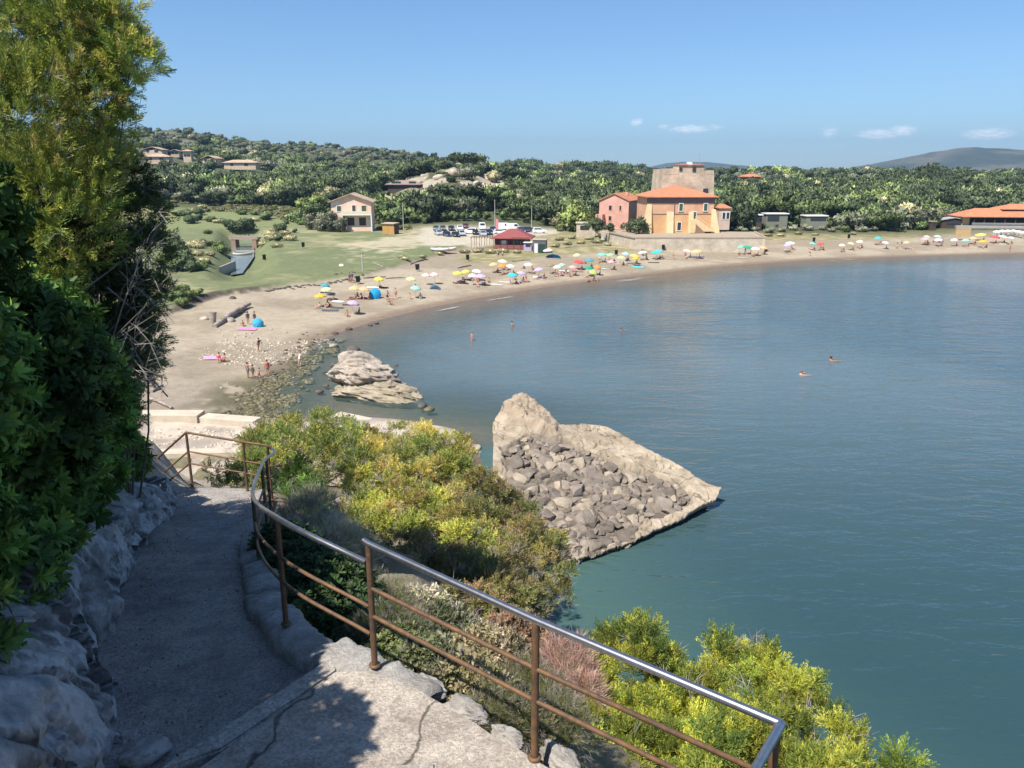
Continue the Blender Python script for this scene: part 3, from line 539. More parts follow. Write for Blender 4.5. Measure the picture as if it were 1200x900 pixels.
# bleached limestone bank left of the path
LB = smooth([(-2.2, 2.2, 16.3), (-2.42, 3.6, 16.3), (-2.7, 4.5, 16.2), (-3.35, 5.5, 16.0), (-3.8, 6.4, 15.85), (-4.2, 7.6, 15.55), (-4.62, 9.0, 15.25), (-5.0, 10.2, 14.95), (-5.2, 11.2, 14.75), (-5.55, 11.9, 14.65), (-6.2, 12.3, 14.6), (-7.2, 12.6, 14.6)], 360, 2)
NR = 90; prof = rs([(.10, -.5, 0), (.0, -.02, 0), (.04, .25, 0), (-.05, .50, 0), (-.14, .78, 0), (-.38, .98, 0), (-.9, 1.10, 0), (-1.9, 1.22, 0)], NR); V = []
for i in range(360):
    q = LB[min(i + 3, 359)] - LB[max(i - 3, 0)]; nn = np.array([q[1], -q[0], 0]); nn /= np.linalg.norm(nn)
    hk = np.interp(i / 359, [0, .25, .5, .72, .86, 1], [1.15, 1.0, .85, .72, .62, .25]); ut = .22 * math.exp(-((i / 359 - .66) / .07) ** 2)
    for (o, z, _) in prof: V.append(LB[i] + nn * (o - .12 - ut * (z < .3)) + np.array([0, 0, z * hk if z > 0 else z]))
V = np.array(V); NRM = np.array([.75, -.25, .45]); NRM = NRM / np.linalg.norm(NRM)
def cells3(p, sc, seed, n=240):       # chunky facets: each cell of stone keeps its own small offset
    r = np.random.default_rng(seed); lo, hi = p.min(0), p.max(0); q = r.uniform(lo, hi, (n, 3)); w_ = (fbm3(p, 2.5, 3, seed) - .5)[:, None] * np.array([.5, .4, .45]); best = np.full(len(p), 9e9); sec = best.copy(); idx = np.zeros(len(p), int)
    for k in range(n):
        d = ((p + w_ - q[k]) ** 2 * np.array([1, 1, 1.6])).sum(1); nb = d < best; sec = np.where(nb, best, np.minimum(sec, d)); idx = np.where(nb, k, idx); best = np.where(nb, d, best)
    off = r.uniform(-1, 1, n); tl = r.normal(0, 1, (n, 3)); return off[idx] * .5 + ((p - q[idx]) * tl[idx]).sum(1), np.sqrt(sec) - np.sqrt(best)
a, ga = cells3(V, 1, 131, 150); a2, g2 = cells3(V, 1, 132, 900); b = fbm3(V, 5, 5, 133, .62) - .5; c = fbm3(V, 16, 4, 137, .65) - .5; big = fbm3(V, .8, 3, 130) - .5; rid = np.abs(fbm3(V, 2.0, 4, 139) - .5)
dsp = big * .5 + np.clip(a, -1.2, 1.2) * .25 + np.clip(a2, -1, 1) * .05 + b * .17 + c * .10 - np.clip(.03 - rid, 0, 1) * 3.2
V = V + NRM * dsp[:, None]
i = np.arange(len(V)).reshape(360, NR); f = np.stack([i[:-1, :-1].ravel(), i[:-1, 1:].ravel(), i[1:, 1:].ravel(), i[1:, :-1].ravel()], 1)
pc = np.array([.66, .63, .60]) + (np.array([.42, .39, .36]) - np.array([.66, .63, .60])) * sstep(.44, .56, fbm3(V, 3.2, 5, 141, .65))[:, None]; pc = pc + (np.array([.10, .095, .09]) - pc) * (sstep(.54, .62, fbm3(V, 7, 5, 143, .65)) * .75)[:, None]
rk = arr_mesh('rock_face', V, f, pcol=pc)
tag(link('limestone_bank', rk, mat('limestone', None, .95, .55, 14, attr='Col', bump=.06, bscale=18, detail=12)), 'bleached grey limestone bank rising beside the path under the leaves', 'rock')
def boulder(name, loc, dims, seed, label, cat='rock', group=None, rz=0, m=STONE, **k):
    o = link(name, rock_mesh(name, dims, seed, **k), m, None, loc, rz); tag(o, label, cat, group); return o
boulder('boulder', P(172, 886, 16.25) + Vector((0, 0, .02)), (.34, .22, .2), 201, 'small pale boulder lying in the shade at the near end of the limestone bank', rz=.5)
boulder('boulder', P(150, 866, 16.2), (.2, .16, .14), 202, 'fist sized grey stone lodged between bank and path', 'rock', rz=1.5)
for k, (px, py, w_, h_, lb) in enumerate([(655, 895, .3, .16, 'white rock at the foot of the middle handrail post'), (500, 804, .34, .1, 'pale flat rock slab outside the landing edge, farthest from the camera'), (545, 834, .36, .1, 'long pale rock outside the landing edge, amid low scrub'), (595, 866, .28, .1, 'pale rock outside the landing edge, nearest the camera post')]):
    p = P(px, py, 16.28); boulder('rock', p, (w_, w_ * .55, h_ * 1.5), 210 + k, lb, rz=-.65, sub=5, rough=.75, cols=((.29, .265, .235), (.36, .33, .29), (.13, .115, .10)))
# ---------------------------------------------------------------- the great fallen block in the water: a tilted slab with a broken rubble field
def block():
    out = [P(577, 494, 3.3), P(590, 474, 4.1), P(612, 462, 4.5), P(634, 474, 4.0), P(657, 497, 3.0), P(708, 499, 2.75), P(760, 525, 2.1), P(805, 551, 1.55), P(847, 571, 1.15), P(840, 586, .62), P(800, 607, .5), P(745, 632, .45), P(700, 648, .42), P(662, 658, .45), P(635, 652, .7), P(600, 640, .8), P(577, 607, 1.25)]
    poly = [(p.x, p.y) for p in out]; zc = np.array([p.z for p in out]); pc_ = np.array(poly)
    xs = np.arange(-2.2, 14.2, .062); ys = np.arange(34.5, 57, .062); X, Y = np.meshgrid(xs, ys); x, y = X.ravel(), Y.ravel()
    # smooth sloping deck: fitted plane plus the lump at its head
    A_ = np.c_[pc_[:, 0], pc_[:, 1], np.ones(len(pc_))]; keep = [0, 5, 6, 7, 8, 9, 10, 11, 12, 13, 16]; cf = np.linalg.lstsq(A_[keep], zc[keep], rcond=None)[0]
    z = cf[0] * x + cf[1] * y + cf[2]
    res = zc - A_ @ cf; dd = (x[:, None] - pc_[None, :, 0]) ** 2 + (y[:, None] - pc_[None, :, 1]) ** 2 + .3; ww = dd ** -1.5; corr = (ww * res[None]).sum(1) / ww.sum(1); fade = np.exp(-pdist(x, y, poly, True) / 2.0); z = z + corr * fade
    lump = [P(588, 486, 3.6)[:2], P(592, 474, 4.1)[:2], P(612, 462, 4.5)[:2], P(632, 474, 4.1)[:2], P(656, 497, 3.2)[:2], P(650, 508, 2.9)[:2], P(620, 503, 3.1)[:2]]
    ld = spoly(x, y, lump); z = z + sstep(-.7, .8, ld) * .45 + sstep(-.6, .5, ld) * ((fbm2(x * 1.1, y * 1.1, 5, 151, .58) - .45) * 1.0 + .10 * np.sign(np.sin(z * 6 + 4 * fbm2(x, y, 3, 152))))
    rub = wpoly([(592, 545), (618, 530), (660, 531), (700, 541), (742, 552), (795, 559), (815, 570), (820, 576), (792, 584), (752, 598), (742, 610), (690, 626), (662, 632), (636, 628), (612, 612), (594, 600)], 1.5)
    rd = spoly(x, y, rub) + (fbm2(x * .9, y * .9, 3, 153) - .5) * 1.1; rm = sstep(-.15, .25, rd)
    z = z - rm * .42 + rm * (fbm2(x * 2, y * 2, 4, 171) - .5) * .3
    z = z + (fbm2(x * 1.3, y * 1.3, 4, 173) - .5) * .15 + (fbm2(x * 5, y * 5, 4, 175, .6) - .5) * .07 + .05 * np.sign(np.sin(z * 7 + 4 * fbm2(x * .6, y * .6, 3, 176)))
    crack = np.abs(fbm2(x * .7, y * .7, 4, 177) - .5); z = z - (1 - sstep(.004, .02, crack)) * .28 * (1 - rm)
    edge = spoly(x, y, poly) + (fbm2(x * 1.5, y * 1.5, 4, 179) - .5) * .18
    light = np.array([.40, .325, .235]); c = light + (np.array([.30, .24, .17]) - light) * sstep(.42, .6, fbm2(x * .8, y * .8, 5, 181))[:, None]
    c = c + (np.array([.17, .14, .11]) - c) * (rm * .85)[:, None]
    lc = np.array([.33, .26, .185]); c = c + (lc - c) * sstep(-.2, .4, ld)[:, None]
    c = c + (np.array([.12, .10, .08]) - c) * ((1 - sstep(.2, .55, z)) * .8)[:, None]
    ins = (edge > 0).reshape(X.shape); q = ins[:-1, :-1] & ins[1:, :-1] & ins[:-1, 1:] & ins[1:, 1:]; idx = np.arange(x.size).reshape(X.shape)
    f = np.stack([idx[:-1, :-1][q], idx[:-1, 1:][q], idx[1:, 1:][q], idx[1:, :-1][q]], 1)
    # skirt down below the water, cut back under the seaward edge
    from collections import Counter
    cnt = Counter()
    for a in f:
        for k in range(4): cnt[(min(a[k], a[(k + 1) % 4]), max(a[k], a[(k + 1) % 4]))] += 1
    V = [np.stack([x, y, z], 1)]; F = [f]; Cc = [c]; n0 = x.size; cx, cyy = pc_.mean(0); sv = {}; nv = []; nf = []; ncx = []
    def low(i, lev):
        if (i, lev) not in sv:
            k = [.02, .10, .12][lev]; zz = [z[i] - min(.45, z[i] * .5), min(z[i] * .3, .3), -1.5][lev]
            sv[(i, lev)] = n0 + len(nv); nv.append((x[i] + (cx - x[i]) * k, y[i] + (cyy - y[i]) * k, zz)); ncx.append((.34, .28, .21) if lev == 0 else (.10, .085, .065))
        return sv[(i, lev)]
    for a in f:
        for k in range(4):
            i1, i2 = a[k], a[(k + 1) % 4]
            if cnt[(min(i1, i2), max(i1, i2))] == 1:
                nf.append((i2, i1, low(i1, 0), low(i2, 0)))
                for lv in (0, 1): nf.append((low(i2, lv), low(i1, lv), low(i1, lv + 1), low(i2, lv + 1)))
    V = np.concatenate([V[0], np.array(nv)]); F = np.concatenate([f, np.array(nf)]); Cc = np.concatenate([c, np.array(ncx)])
    used = np.unique(F); rm_ = np.full(len(V), -1); rm_[used] = np.arange(len(used)); V, Cc, F = V[used], Cc[used], rm_[F]
    root = empty('fallen_block', (4, 44, 0)); tag(root, 'huge triangular pale slab lying tilted in the sea, filled with dark rubble', 'rock')
    M = mat('old_mortar', None, .95, .45, 1.6, attr='Col', bump=.10, bscale=4, detail=11, crack=(.45, .012))
    o2 = link('slab', arr_mesh('slab', V, F, pcol=Cc), M, root); o2.matrix_parent_inverse = Matrix.Translation((-4, -44, 0))
    # the rubble: angular stones of all sizes wedged into the recess
    r = np.random.default_rng(5); sd = np.stack([r.uniform(-2, 14, 5000), r.uniform(34, 53, 5000)], 1); e = spoly(sd[:, 0], sd[:, 1], rub); k = e > .12; sd, e = sd[k], e[k]; rad = r.uniform(.24, .60, len(sd)); rad[260:] *= .62; rad[1500:] *= .62; rad = np.minimum(rad, e + .12); keep = []
    for k in range(len(sd)):
        if rad[k] > .10 and all((sd[k, 0] - sd[j, 0]) ** 2 + (sd[k, 1] - sd[j, 1]) ** 2 > (.70 * (rad[k] + rad[j])) ** 2 for j in keep): keep.append(k)
    VV, FF, CC = [], [], []; base = 0; slope = math.atan(cf[1]); tp = []
    for q in range(12):
        me = rock_mesh('t', (2.5, 2.5, 1.9), 700 + q, 4, .22, 1.2, chop=(15, .42, .72, 1.0)); v = np.zeros(len(me.vertices) * 3, np.float32); me.vertices.foreach_get('co', v); f = np.zeros(len(me.polygons) * 3, np.int32); me.polygons.foreach_get('vertices', f); tp.append((v.reshape(-1, 3), f.reshape(-1, 3))); bpy.data.meshes.remove(me)
    gx = np.array([sd[k] for k in keep]); zz = cf[0] * gx[:, 0] + cf[1] * gx[:, 1] + cf[2]; dd = (gx[:, 0][:, None] - pc_[None, :, 0]) ** 2 + (gx[:, 1][:, None] - pc_[None, :, 1]) ** 2 + .3; ww = dd ** -1.5; zz = zz + (ww * res[None]).sum(1) / ww.sum(1) * np.exp(-pdist(gx[:, 0], gx[:, 1], poly, True) / 2.0)
    for n_, k in enumerate(keep):
        v, f = tp[int(r.integers(0, 12))]; R_ = np.array((Matrix.Rotation(slope + r.normal(0, .16), 3, 'X') @ Matrix.Rotation(r.normal(0, .16), 3, 'Y') @ Matrix.Rotation(r.uniform(0, 6.3), 3, 'Z'))); s_ = rad[k] * 1.34; p = (v * np.array([s_, s_ * r.uniform(.7, 1.1), max(s_ * r.uniform(.6, .9), .3)])) @ R_.T + np.array([sd[k, 0], sd[k, 1], zz[n_] - .42 + r.uniform(-.10, .10)])
        t = np.array([.20, .165, .132]) * r.uniform(.6, 1.3) if r.random() < .80 else np.array([.31, .255, .19]) * r.uniform(.85, 1.1); n3 = fbm3(p, 2.5, 4, 9)[:, None]; VV.append(p); FF.append(f + base); CC.append(t[None] * (.6 + .8 * n3)); base += len(v)
    o2 = link('rubble_infill', arr_mesh('rubble_infill', np.concatenate(VV), np.concatenate(FF), pcol=np.clip(np.concatenate(CC), 0, 1)), STONE, root); o2.matrix_parent_inverse = Matrix.Translation((-4, -44, 0))
block()
# the smaller broken block nearer the beach
def small_block():
    b = P(440, 466, 0); root = empty('broken_block', b); tag(root, 'smaller broken pale block in the shallows off the stony beach', 'rock')
    def piece(name, px, py, d, dims, seed, rz, cols, tilt=0):
        o = link(name, rock_mesh(name, dims, seed, 6, .62, 1.5, cols=cols), STONE, root); p = PD(px, py, d); o.location = p - b; o.rotation_euler = (tilt, .06, rz)
    c1 = ((.27, .225, .155), (.35, .295, .215), (.13, .11, .08)); c2 = ((.30, .245, .19), (.38, .32, .255), (.11, .09, .075))
    piece('lower_slab', 441, 460, b.y + .9, (10.4, 5.6, 2.3), 301, -.30, c1, -.06); piece('upper_slab', 424, 437, b.y + 2.2, (6.2, 4.4, 3.4), 313, -.12, c2, -.08); piece('lower_slab', 466, 462, b.y + .5, (5.2, 3.0, 1.8), 321, -.5, c1)
small_block()
# ---------------------------------------------------------------- foliage
def unit(v): return v / (np.linalg.norm(v, axis=-1, keepdims=True) + 1e-9)
def frames(d, r):                     # rotation matrices whose z axis is d, with a random spin
    d = unit(d); h = np.where(np.abs(d[:, 2:3]) < .9, np.array([[0, 0, 1.]]), np.array([[1., 0, 0]])); a = unit(np.cross(h, d)); b = np.cross(d, a); t = r.uniform(0, 2 * np.pi, len(d))[:, None]
    return np.stack([a * np.cos(t) + b * np.sin(t), -a * np.sin(t) + b * np.cos(t), d], 2)
def t_diamonds(items):                # (base, dir, length, width, side) -> pointed blades of two triangles
    V, F = [], []
    for b, d, L, w_, sd in items:
        b, d, sd = np.array(b), np.array(d), np.array(sd); k = len(V); V += [b, b + d * L * .5 + sd * w_, b + d * L, b + d * L * .5 - sd * w_]; F += [(k, k + 1, k + 2), (k, k + 2, k + 3)]
    return np.array(V), np.array(F)
def tpl_juniper(seed, n=34, w_=.020):  # a feathery conifer plume, tapering to its tip
    r = np.random.default_rng(seed); it = []
    for k in range(n):
        t = (k + r.random()) / n; a = k * 2.4 + r.uniform(-.5, .5); out = np.array([math.cos(a), math.sin(a), 0]); d = unit(out * (.85 - .5 * t) + np.array([0, 0, .8]) + r.normal(0, .14, 3)); sd = unit(np.cross(d, r.normal(size=3)))
        it.append(((r.normal(0, .04), r.normal(0, .04), t * .85 - .1), d, (.42 - .26 * t) * r.uniform(.75, 1.2), w_ * r.uniform(.8, 1.2), sd))
    return t_diamonds(it)
def tpl_rosette(seed, n=11):          # a whorl of glossy oval leaves, each folded along its midrib
    r = np.random.default_rng(seed); V, F = [], []
    for k in range(n):
        a = k * 2.4 + r.uniform(-.2, .2); el = .15 + .95 * k / n + r.uniform(-.1, .1); d = np.array([math.cos(a) * math.cos(el), math.sin(a) * math.cos(el), math.sin(el)]); sd = unit(np.cross(d, [0, 0, 1.])); up_ = np.cross(sd, d)
        L = r.uniform(.75, 1.05); w_ = .17; b = d * .08 + np.array([0, 0, .25 * k / n]); q = len(V)
        V += [b, b + d * L * .35 + sd * w_ + up_ * .06, b + d * L * .75 + sd * w_ * .9 + up_ * .03, b + d * L - up_ * .08, b + d * L * .75 - sd * w_ * .9 + up_ * .03, b + d * L * .35 - sd * w_ + up_ * .06, b + d * L * .5 - up_ * .0]
        F += [(q, q + 1, q + 6), (q + 1, q + 2, q + 6), (q + 2, q + 3, q + 6), (q + 3, q + 4, q + 6), (q + 4, q + 5, q + 6), (q + 5, q, q + 6)]
    return np.array(V), np.array(F)
def tpl_tuft(seed, n=12, w_=.16, L=.9):   # a loose clump of leaves
    r = np.random.default_rng(seed); it = []
    for k in range(n):
        d = unit(r.normal(size=3) + np.array([0, 0, .55])); it.append((r.normal(0, .22, 3), d, L * r.uniform(.6, 1.1), w_, unit(np.cross(d, r.normal(size=3)))))
    return t_diamonds(it)
def tpl_twig(seed, n=9):              # dead branching twigs
    r = np.random.default_rng(seed); it = []
    for k in range(n):
        d = unit(np.array([r.normal(0, .55), r.normal(0, .55), 1])); it.append((np.array([0, 0, r.uniform(0, .4)]) + r.normal(0, .03, 3), d, r.uniform(.5, 1), .012, unit(np.cross(d, r.normal(size=3)))))
    return t_diamonds(it)
def scatter(tpls, pos, dirs, scale, cols, r):
    V, F, Cc = [], [], []; n = len(pos); pick = r.integers(0, len(tpls), n); base = 0
    for k, (tv, tf) in enumerate(tpls):
        s = pick == k; m = int(s.sum())
        if not m: continue
        R = frames(dirs[s], r); v = np.einsum('nij,mj->nmi', R, tv) * scale[s][:, None, None] + pos[s][:, None, :]
        V.append(v.reshape(-1, 3)); F.append((tf[None] + (np.arange(m) * len(tv))[:, None, None] + base).reshape(-1, 3)); base += m * len(tv)
        jit = r.normal(1, .10, (m, len(tf), 1)); Cc.append((cols[s][:, None, :] * jit).reshape(-1, 3))
    return np.concatenate(V), np.concatenate(F), np.clip(np.concatenate(Cc), 0, 1)
def lobes_points(lobes, n, r, inner=.55, upb=.35):
    L = np.array([[*l[:3], l[3], l[4] if len(l) > 4 else l[3], l[5] if len(l) > 5 else (l[4] if len(l) > 4 else l[3])] for l in lobes], float)
    wt = (L[:, 3] * L[:, 4] * L[:, 5]) ** (2 / 3); k = r.choice(len(L), n, p=wt / wt.sum()); d = r.normal(size=(n, 3)); d[:, 2] += upb; d = unit(d); rr = inner + (1 - inner) * r.random(n) ** .6
    p = L[k, :3] + d * L[k, 3:6] * rr[:, None]; g = unit(d / L[k, 3:6]); return p, g, k
def branches(m, root, lobes, r, r0=.07, n=6, sub=2):
    for l in lobes:
        e = Vector(l[:3]) + Vector((0, 0, -.2 * l[3])); b = Vector(root); mid = (b + e) / 2 + Vector((r.normal(0, .04), r.normal(0, .04), -.03)) * (e - b).length; rad = r0 * min(1.3, max(.35, l[3]))
        m.tube([b, b + (mid - b) * .5, mid, e], [rad, rad * .8, rad * .6, rad * .25], n, cap=False)
        for q in range(sub):
            t = Vector(l[:3]) + Vector(np.clip(r.normal(0, .3, 3), -.5, .5)) * l[3]; m.tube([mid + (e - mid) * r.uniform(0, .8), (mid + t) / 2 + Vector(r.normal(0, .1, 3)) * l[3], t], [rad * .4, rad * .28, rad * .08], 5, cap=False)
GAIN = 1.0
def pal(r, n, cols, wts): c = np.minimum(np.array(cols) * GAIN, .6); return c[r.choice(len(c), n, p=np.array(wts) / sum(wts))] * r.normal(1, .12, (n, 1))
JUN = [tpl_juniper(s, 38, .020) for s in range(4)]; JUNF = [tpl_juniper(s + 9, 24, .034) for s in range(4)]; ROS = [tpl_rosette(s) for s in range(4)]; TUF = [tpl_tuft(s) for s in range(5)]; TWG = [tpl_twig(s) for s in range(4)]
def bush(name, root, lobes, n, tpl, size, cols, wts, label, cat, group=None, seed=1, upb=.4, inner=.5, dirup=.5, twigs=0, trunk=.06, jit=.25, lobevar=.25, foliage='foliage', sub=0):
    r = np.random.default_rng(seed); o = empty(name, root); tag(o, label, cat, group); R0 = Vector(root); inv = Matrix.Translation(-R0)
    big = lobes
    if sub:                           # break each mass into many small clumps
        q, gq, kq = lobes_points(lobes, sub, r, .45, .6); L0 = np.array([l[3] for l in lobes]); lobes = [(*q[i], *(L0[kq[i]] * r.uniform(.16, .36) * np.array([1, 1, .8]))) for i in range(sub)]
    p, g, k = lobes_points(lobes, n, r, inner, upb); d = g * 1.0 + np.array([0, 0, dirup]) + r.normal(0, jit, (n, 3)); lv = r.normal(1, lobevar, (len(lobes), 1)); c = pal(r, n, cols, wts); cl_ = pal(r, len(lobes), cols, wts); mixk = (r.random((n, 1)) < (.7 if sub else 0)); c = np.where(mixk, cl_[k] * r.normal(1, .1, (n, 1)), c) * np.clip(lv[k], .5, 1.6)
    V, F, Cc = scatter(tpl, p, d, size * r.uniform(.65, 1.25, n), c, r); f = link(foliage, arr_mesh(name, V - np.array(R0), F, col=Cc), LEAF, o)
    m = MB(); branches(m, (0, 0, -.15), [(l[0] - R0.x, l[1] - R0.y, l[2] - R0.z, *l[3:]) for l in big[:12]], r, trunk); m.build('trunk', BARK, o)
    if twigs:
        p, g, k = lobes_points(big, twigs, r, .45, .3); V, F, Cc = scatter(TWG, p, g + r.normal(0, .35, (twigs, 3)), size * 1.15 * r.uniform(.6, 1.3, twigs), np.ones((twigs, 3)), r); link('dead_twigs', arr_mesh('dead_twigs', V - np.array(R0), F), TWIG, o)['kind'] = 'stuff'
    return o
YOL = [(.26, .225, .065), (.18, .18, .055), (.28, .20, .085), (.10, .11, .042)]            # olive to yellow juniper
GRN = [(.09, .15, .035), (.13, .20, .04), (.06, .10, .03)]
BRN = [(.21, .15, .075), (.16, .12, .07)]
def lobes_px(lst): return [(*PD(px, py, d), *((rx,) if not isinstance(rx, tuple) else rx)) for px, py, d, rx in lst]
# ------- the juniper thicket below the path
GAIN = 1.45
def jb(lst, n, size, label, seed, cols=YOL, wts=(3, 3, 2.5, 2), twigs=260, inner=.35, near=False, **k):
    L = lobes_px(lst); x = sum(l[0] for l in L) / len(L); y = sum(l[1] for l in L) / len(L); root = (x, y, C1(x, y) + .05)
    return bush('juniper_bush', root, L, int(n * 1.6), JUN if near else JUNF, size, cols, wts, label, 'bush', 'junipers below the cliff path', seed, twigs=twigs, upb=.5, inner=inner, **{**dict(sub=11 * len(L), dirup=.25, jit=.5), **k})
jb([(350, 512, 27, (1.5, 1.5, .75)), (318, 530, 25, (1.4, 1.3, .7)), (300, 552, 22, (1.1, 1.2, .7)), (385, 520, 25, (1.5, 1.3, .8)), (345, 548, 22, (1.3, 1.2, .7)), (270, 565, 19, (.7, .8, .5)), (400, 545, 22, (1.2, 1.1, .7))], 2700, .34, 'green topped juniper farthest down the slope, beside the quay', 1, cols=[(0.22, 0.22, 0.06), (0.165, 0.20, 0.05), (0.27, 0.25, 0.065), (0.11, 0.15, 0.04)])
jb([(470, 528, 26, (1.7, 1.5, .75)), (500, 540, 24, (1.4, 1.4, .7)), (440, 545, 23, (1.4, 1.3, .7)), (530, 562, 22, (1.3, 1.2, .6)), (480, 562, 21, (1.3, 1.2, .6)), (415, 570, 20, (1.0, 1.0, .6)), (525, 525, 27, (1.0, 1.0, .55))], 2700, .33, 'broad olive juniper with a rusty tinged flat crown at the thicket top', 2, cols=[(0.295, 0.287, 0.050), (0.217, 0.232, 0.054), (0.364, 0.287, 0.078), (0.139, 0.171, 0.046)], twigs=420)
jb([(560, 588, 20, (1.1, 1.0, .55)), (590, 600, 20.5, (1.0, .9, .5)), (600, 630, 18.5, (1.0, .9, .5)), (545, 612, 18, (1.0, 1.0, .55)), (628, 655, 18, (.8, .7, .5)), (580, 645, 17, (.9, .9, .5)), (640, 690, 16.5, (.55, .5, .42)), (612, 710, 15.5, (.6, .6, .5))], 2600, .28, 'juniper leaning seaward before the fallen block, its tips over the water', 3, twigs=380)
jb([(440, 590, 18, (1.0, 1.0, .5)), (480, 598, 17.5, (1.0, .9, .5)), (450, 622, 16, (.9, .8, .45)), (505, 625, 16.5, (.9, .8, .5)), (420, 612, 16.2, (.7, .8, .45)), (540, 650, 15.5, (.8, .7, .5))], 2300, .27, 'bright yellow green juniper in the middle of the thicket', 4, cols=[(0.34, 0.33, 0.06), (0.25, 0.28, 0.055), (0.18, 0.20, 0.055), (0.33, 0.26, 0.085)], twigs=300)
jb([(520, 680, 13.8, (.9, .8, .55)), (565, 695, 13.6, (.9, .8, .5)), (600, 722, 13.4, (.75, .7, .5)), (548, 730, 12.2, (.8, .7, .5)), (500, 712, 12.0, (.7, .6, .45)), (462, 680, 12.6, (.6, .7, .4)), (470, 655, 13.5, (.7, .7, .4)), (590, 675, 14.5, (.8, .7, .5)), (625, 700, 14.2, (.55, .5, .4)), (585, 755, 11.6, (.6, .5, .4)), (540, 760, 10.8, (.5, .5, .35))], 3400, .22, 'sparse brownish juniper with bare grey branches behind the handrail', 5, cols=[(.17, .145, .06), (.20, .16, .07), (.14, .145, .05), (.20, .13, .065), (.22, .20, .06)], wts=(2, 2, 3, 1.5, 2), twigs=900, inner=.3)
jb([(640, 672, 15.5, (.6, .6, .45)), (625, 640, 17, (.7, .7, .5)), (652, 700, 15.0, (.32, .4, .3)), (600, 650, 16.2, (.7, .7, .45)), (560, 660, 15.2, (.7, .7, .4))], 1300, .24, 'olive juniper with tips hanging over the water, right end of the thicket', 8, twigs=160)
jb([(372, 640, 13.5, (.8, .9, .6)), (350, 600, 15.5, (.7, .8, .5)), (395, 665, 12, (.6, .7, .5)), (345, 570, 17.5, (.7, .8, .5))], 1500, .24, 'deep green juniper behind the curve of the handrail', 6, cols=GRN + [(.12, .15, .03)], wts=(3, 3, 2, 1), twigs=120)
# grey dry shrub and shaded green under the curved rail
def shrub(lst, n, tpl, size, cols, label, seed, name='shrub', twigs=0, group=None, **k):
    L = lobes_px(lst); x = sum(l[0] for l in L) / len(L); y = sum(l[1] for l in L) / len(L); zz = min(min(l[2] - l[-1] * .5 for l in L), C1(x, y))
    return bush(name, (x, y, zz), L, n, tpl, size, cols, [1] * len(cols), label, 'shrub', group, seed, twigs=twigs, trunk=.03, **k)
shrub([(352, 622, 11.5, .45), (385, 640, 11.3, .45), (410, 655, 11.5, .45), (368, 602, 13, .4)], 2200, TWG, .22, [(.33, .30, .25), (.25, .24, .17), (.20, .21, .12)], 'dry silvery shrub of bare stems beyond the curved handrail', 31, 'dry_shrub')
shrub([(350, 690, 8.2, .55), (385, 715, 7.6, .6), (360, 740, 7.2, .5), (405, 740, 7.2, .5), (335, 660, 9, .5)], 3600, ROS, .085, [(.03, .052, .018), (.04, .066, .022), (.022, .04, .015)], 'dark leafy shrub in the shade directly under the curved handrail', 32, 'leafy_shrub')  # leaf colours darkened to carry the shade below the rail
low = [(455, 742, 6.6, .32, 'low leafy plant by the foot of the corner post'), (500, 790, 6.0, .32, 'low silvery green plant halfway along the landing edge'), (545, 815, 5.7, .34, 'low dry tufted plant outside the landing, left of the middle post'), (590, 845, 5.3, .32, 'low green plant hugging the landing edge near the middle post'), (470, 770, 6.3, .3, 'small bright green succulent clump behind the landing edge'), (520, 755, 7.2, .42, 'grey green scrub tuft above the pale rocks'), (570, 780, 6.8, .42, 'straw coloured scrub between rail and water'), (615, 815, 6.2, .36, 'low olive scrub beside the middle post'), (600, 760, 7.8, .45, 'rust brown scrub below the leaning juniper'), (640, 850, 5.4, .3, 'low green plant right of the middle post'), (440, 710, 8.0, .4, 'ragged scrub seen between the first two rails'), (490, 730, 8.2, .45, 'bleached scrub tuft seen under the top tube')]
for i, (px, py, d, rr, lb) in enumerate(low):
    cols = [[(.11, .12, .05), (.085, .10, .04)], [(.20, .20, .11), (.12, .14, .06)], [(.27, .22, .13), (.17, .16, .07)], [(.10, .115, .045), (.16, .15, .07)], [(.10, .13, .045), (.14, .15, .06)], [(.17, .17, .10), (.11, .13, .06)], [(.33, .27, .17), (.22, .19, .1)], [(.12, .14, .04), (.2, .18, .08)], [(.24, .14, .085), (.17, .12, .07)], [(.10, .115, .045), (.15, .14, .06)], [(.16, .15, .08), (.1, .12, .045)], [(.34, .30, .22), (.2, .19, .1)]][i]
    shrub([(px - 22, py + 6, d, rr * .8), (px, py, d, rr), (px + 24, py + 8, d - .1, rr * .8)], 1000, TUF if i in (1, 2, 5, 6, 8, 11) else ROS if i == 4 else JUN, {4: .052}.get(i, .085), cols, lb, 40 + i, 'low_shrub', 420, 'low scrub outside the landing', inner=.2)
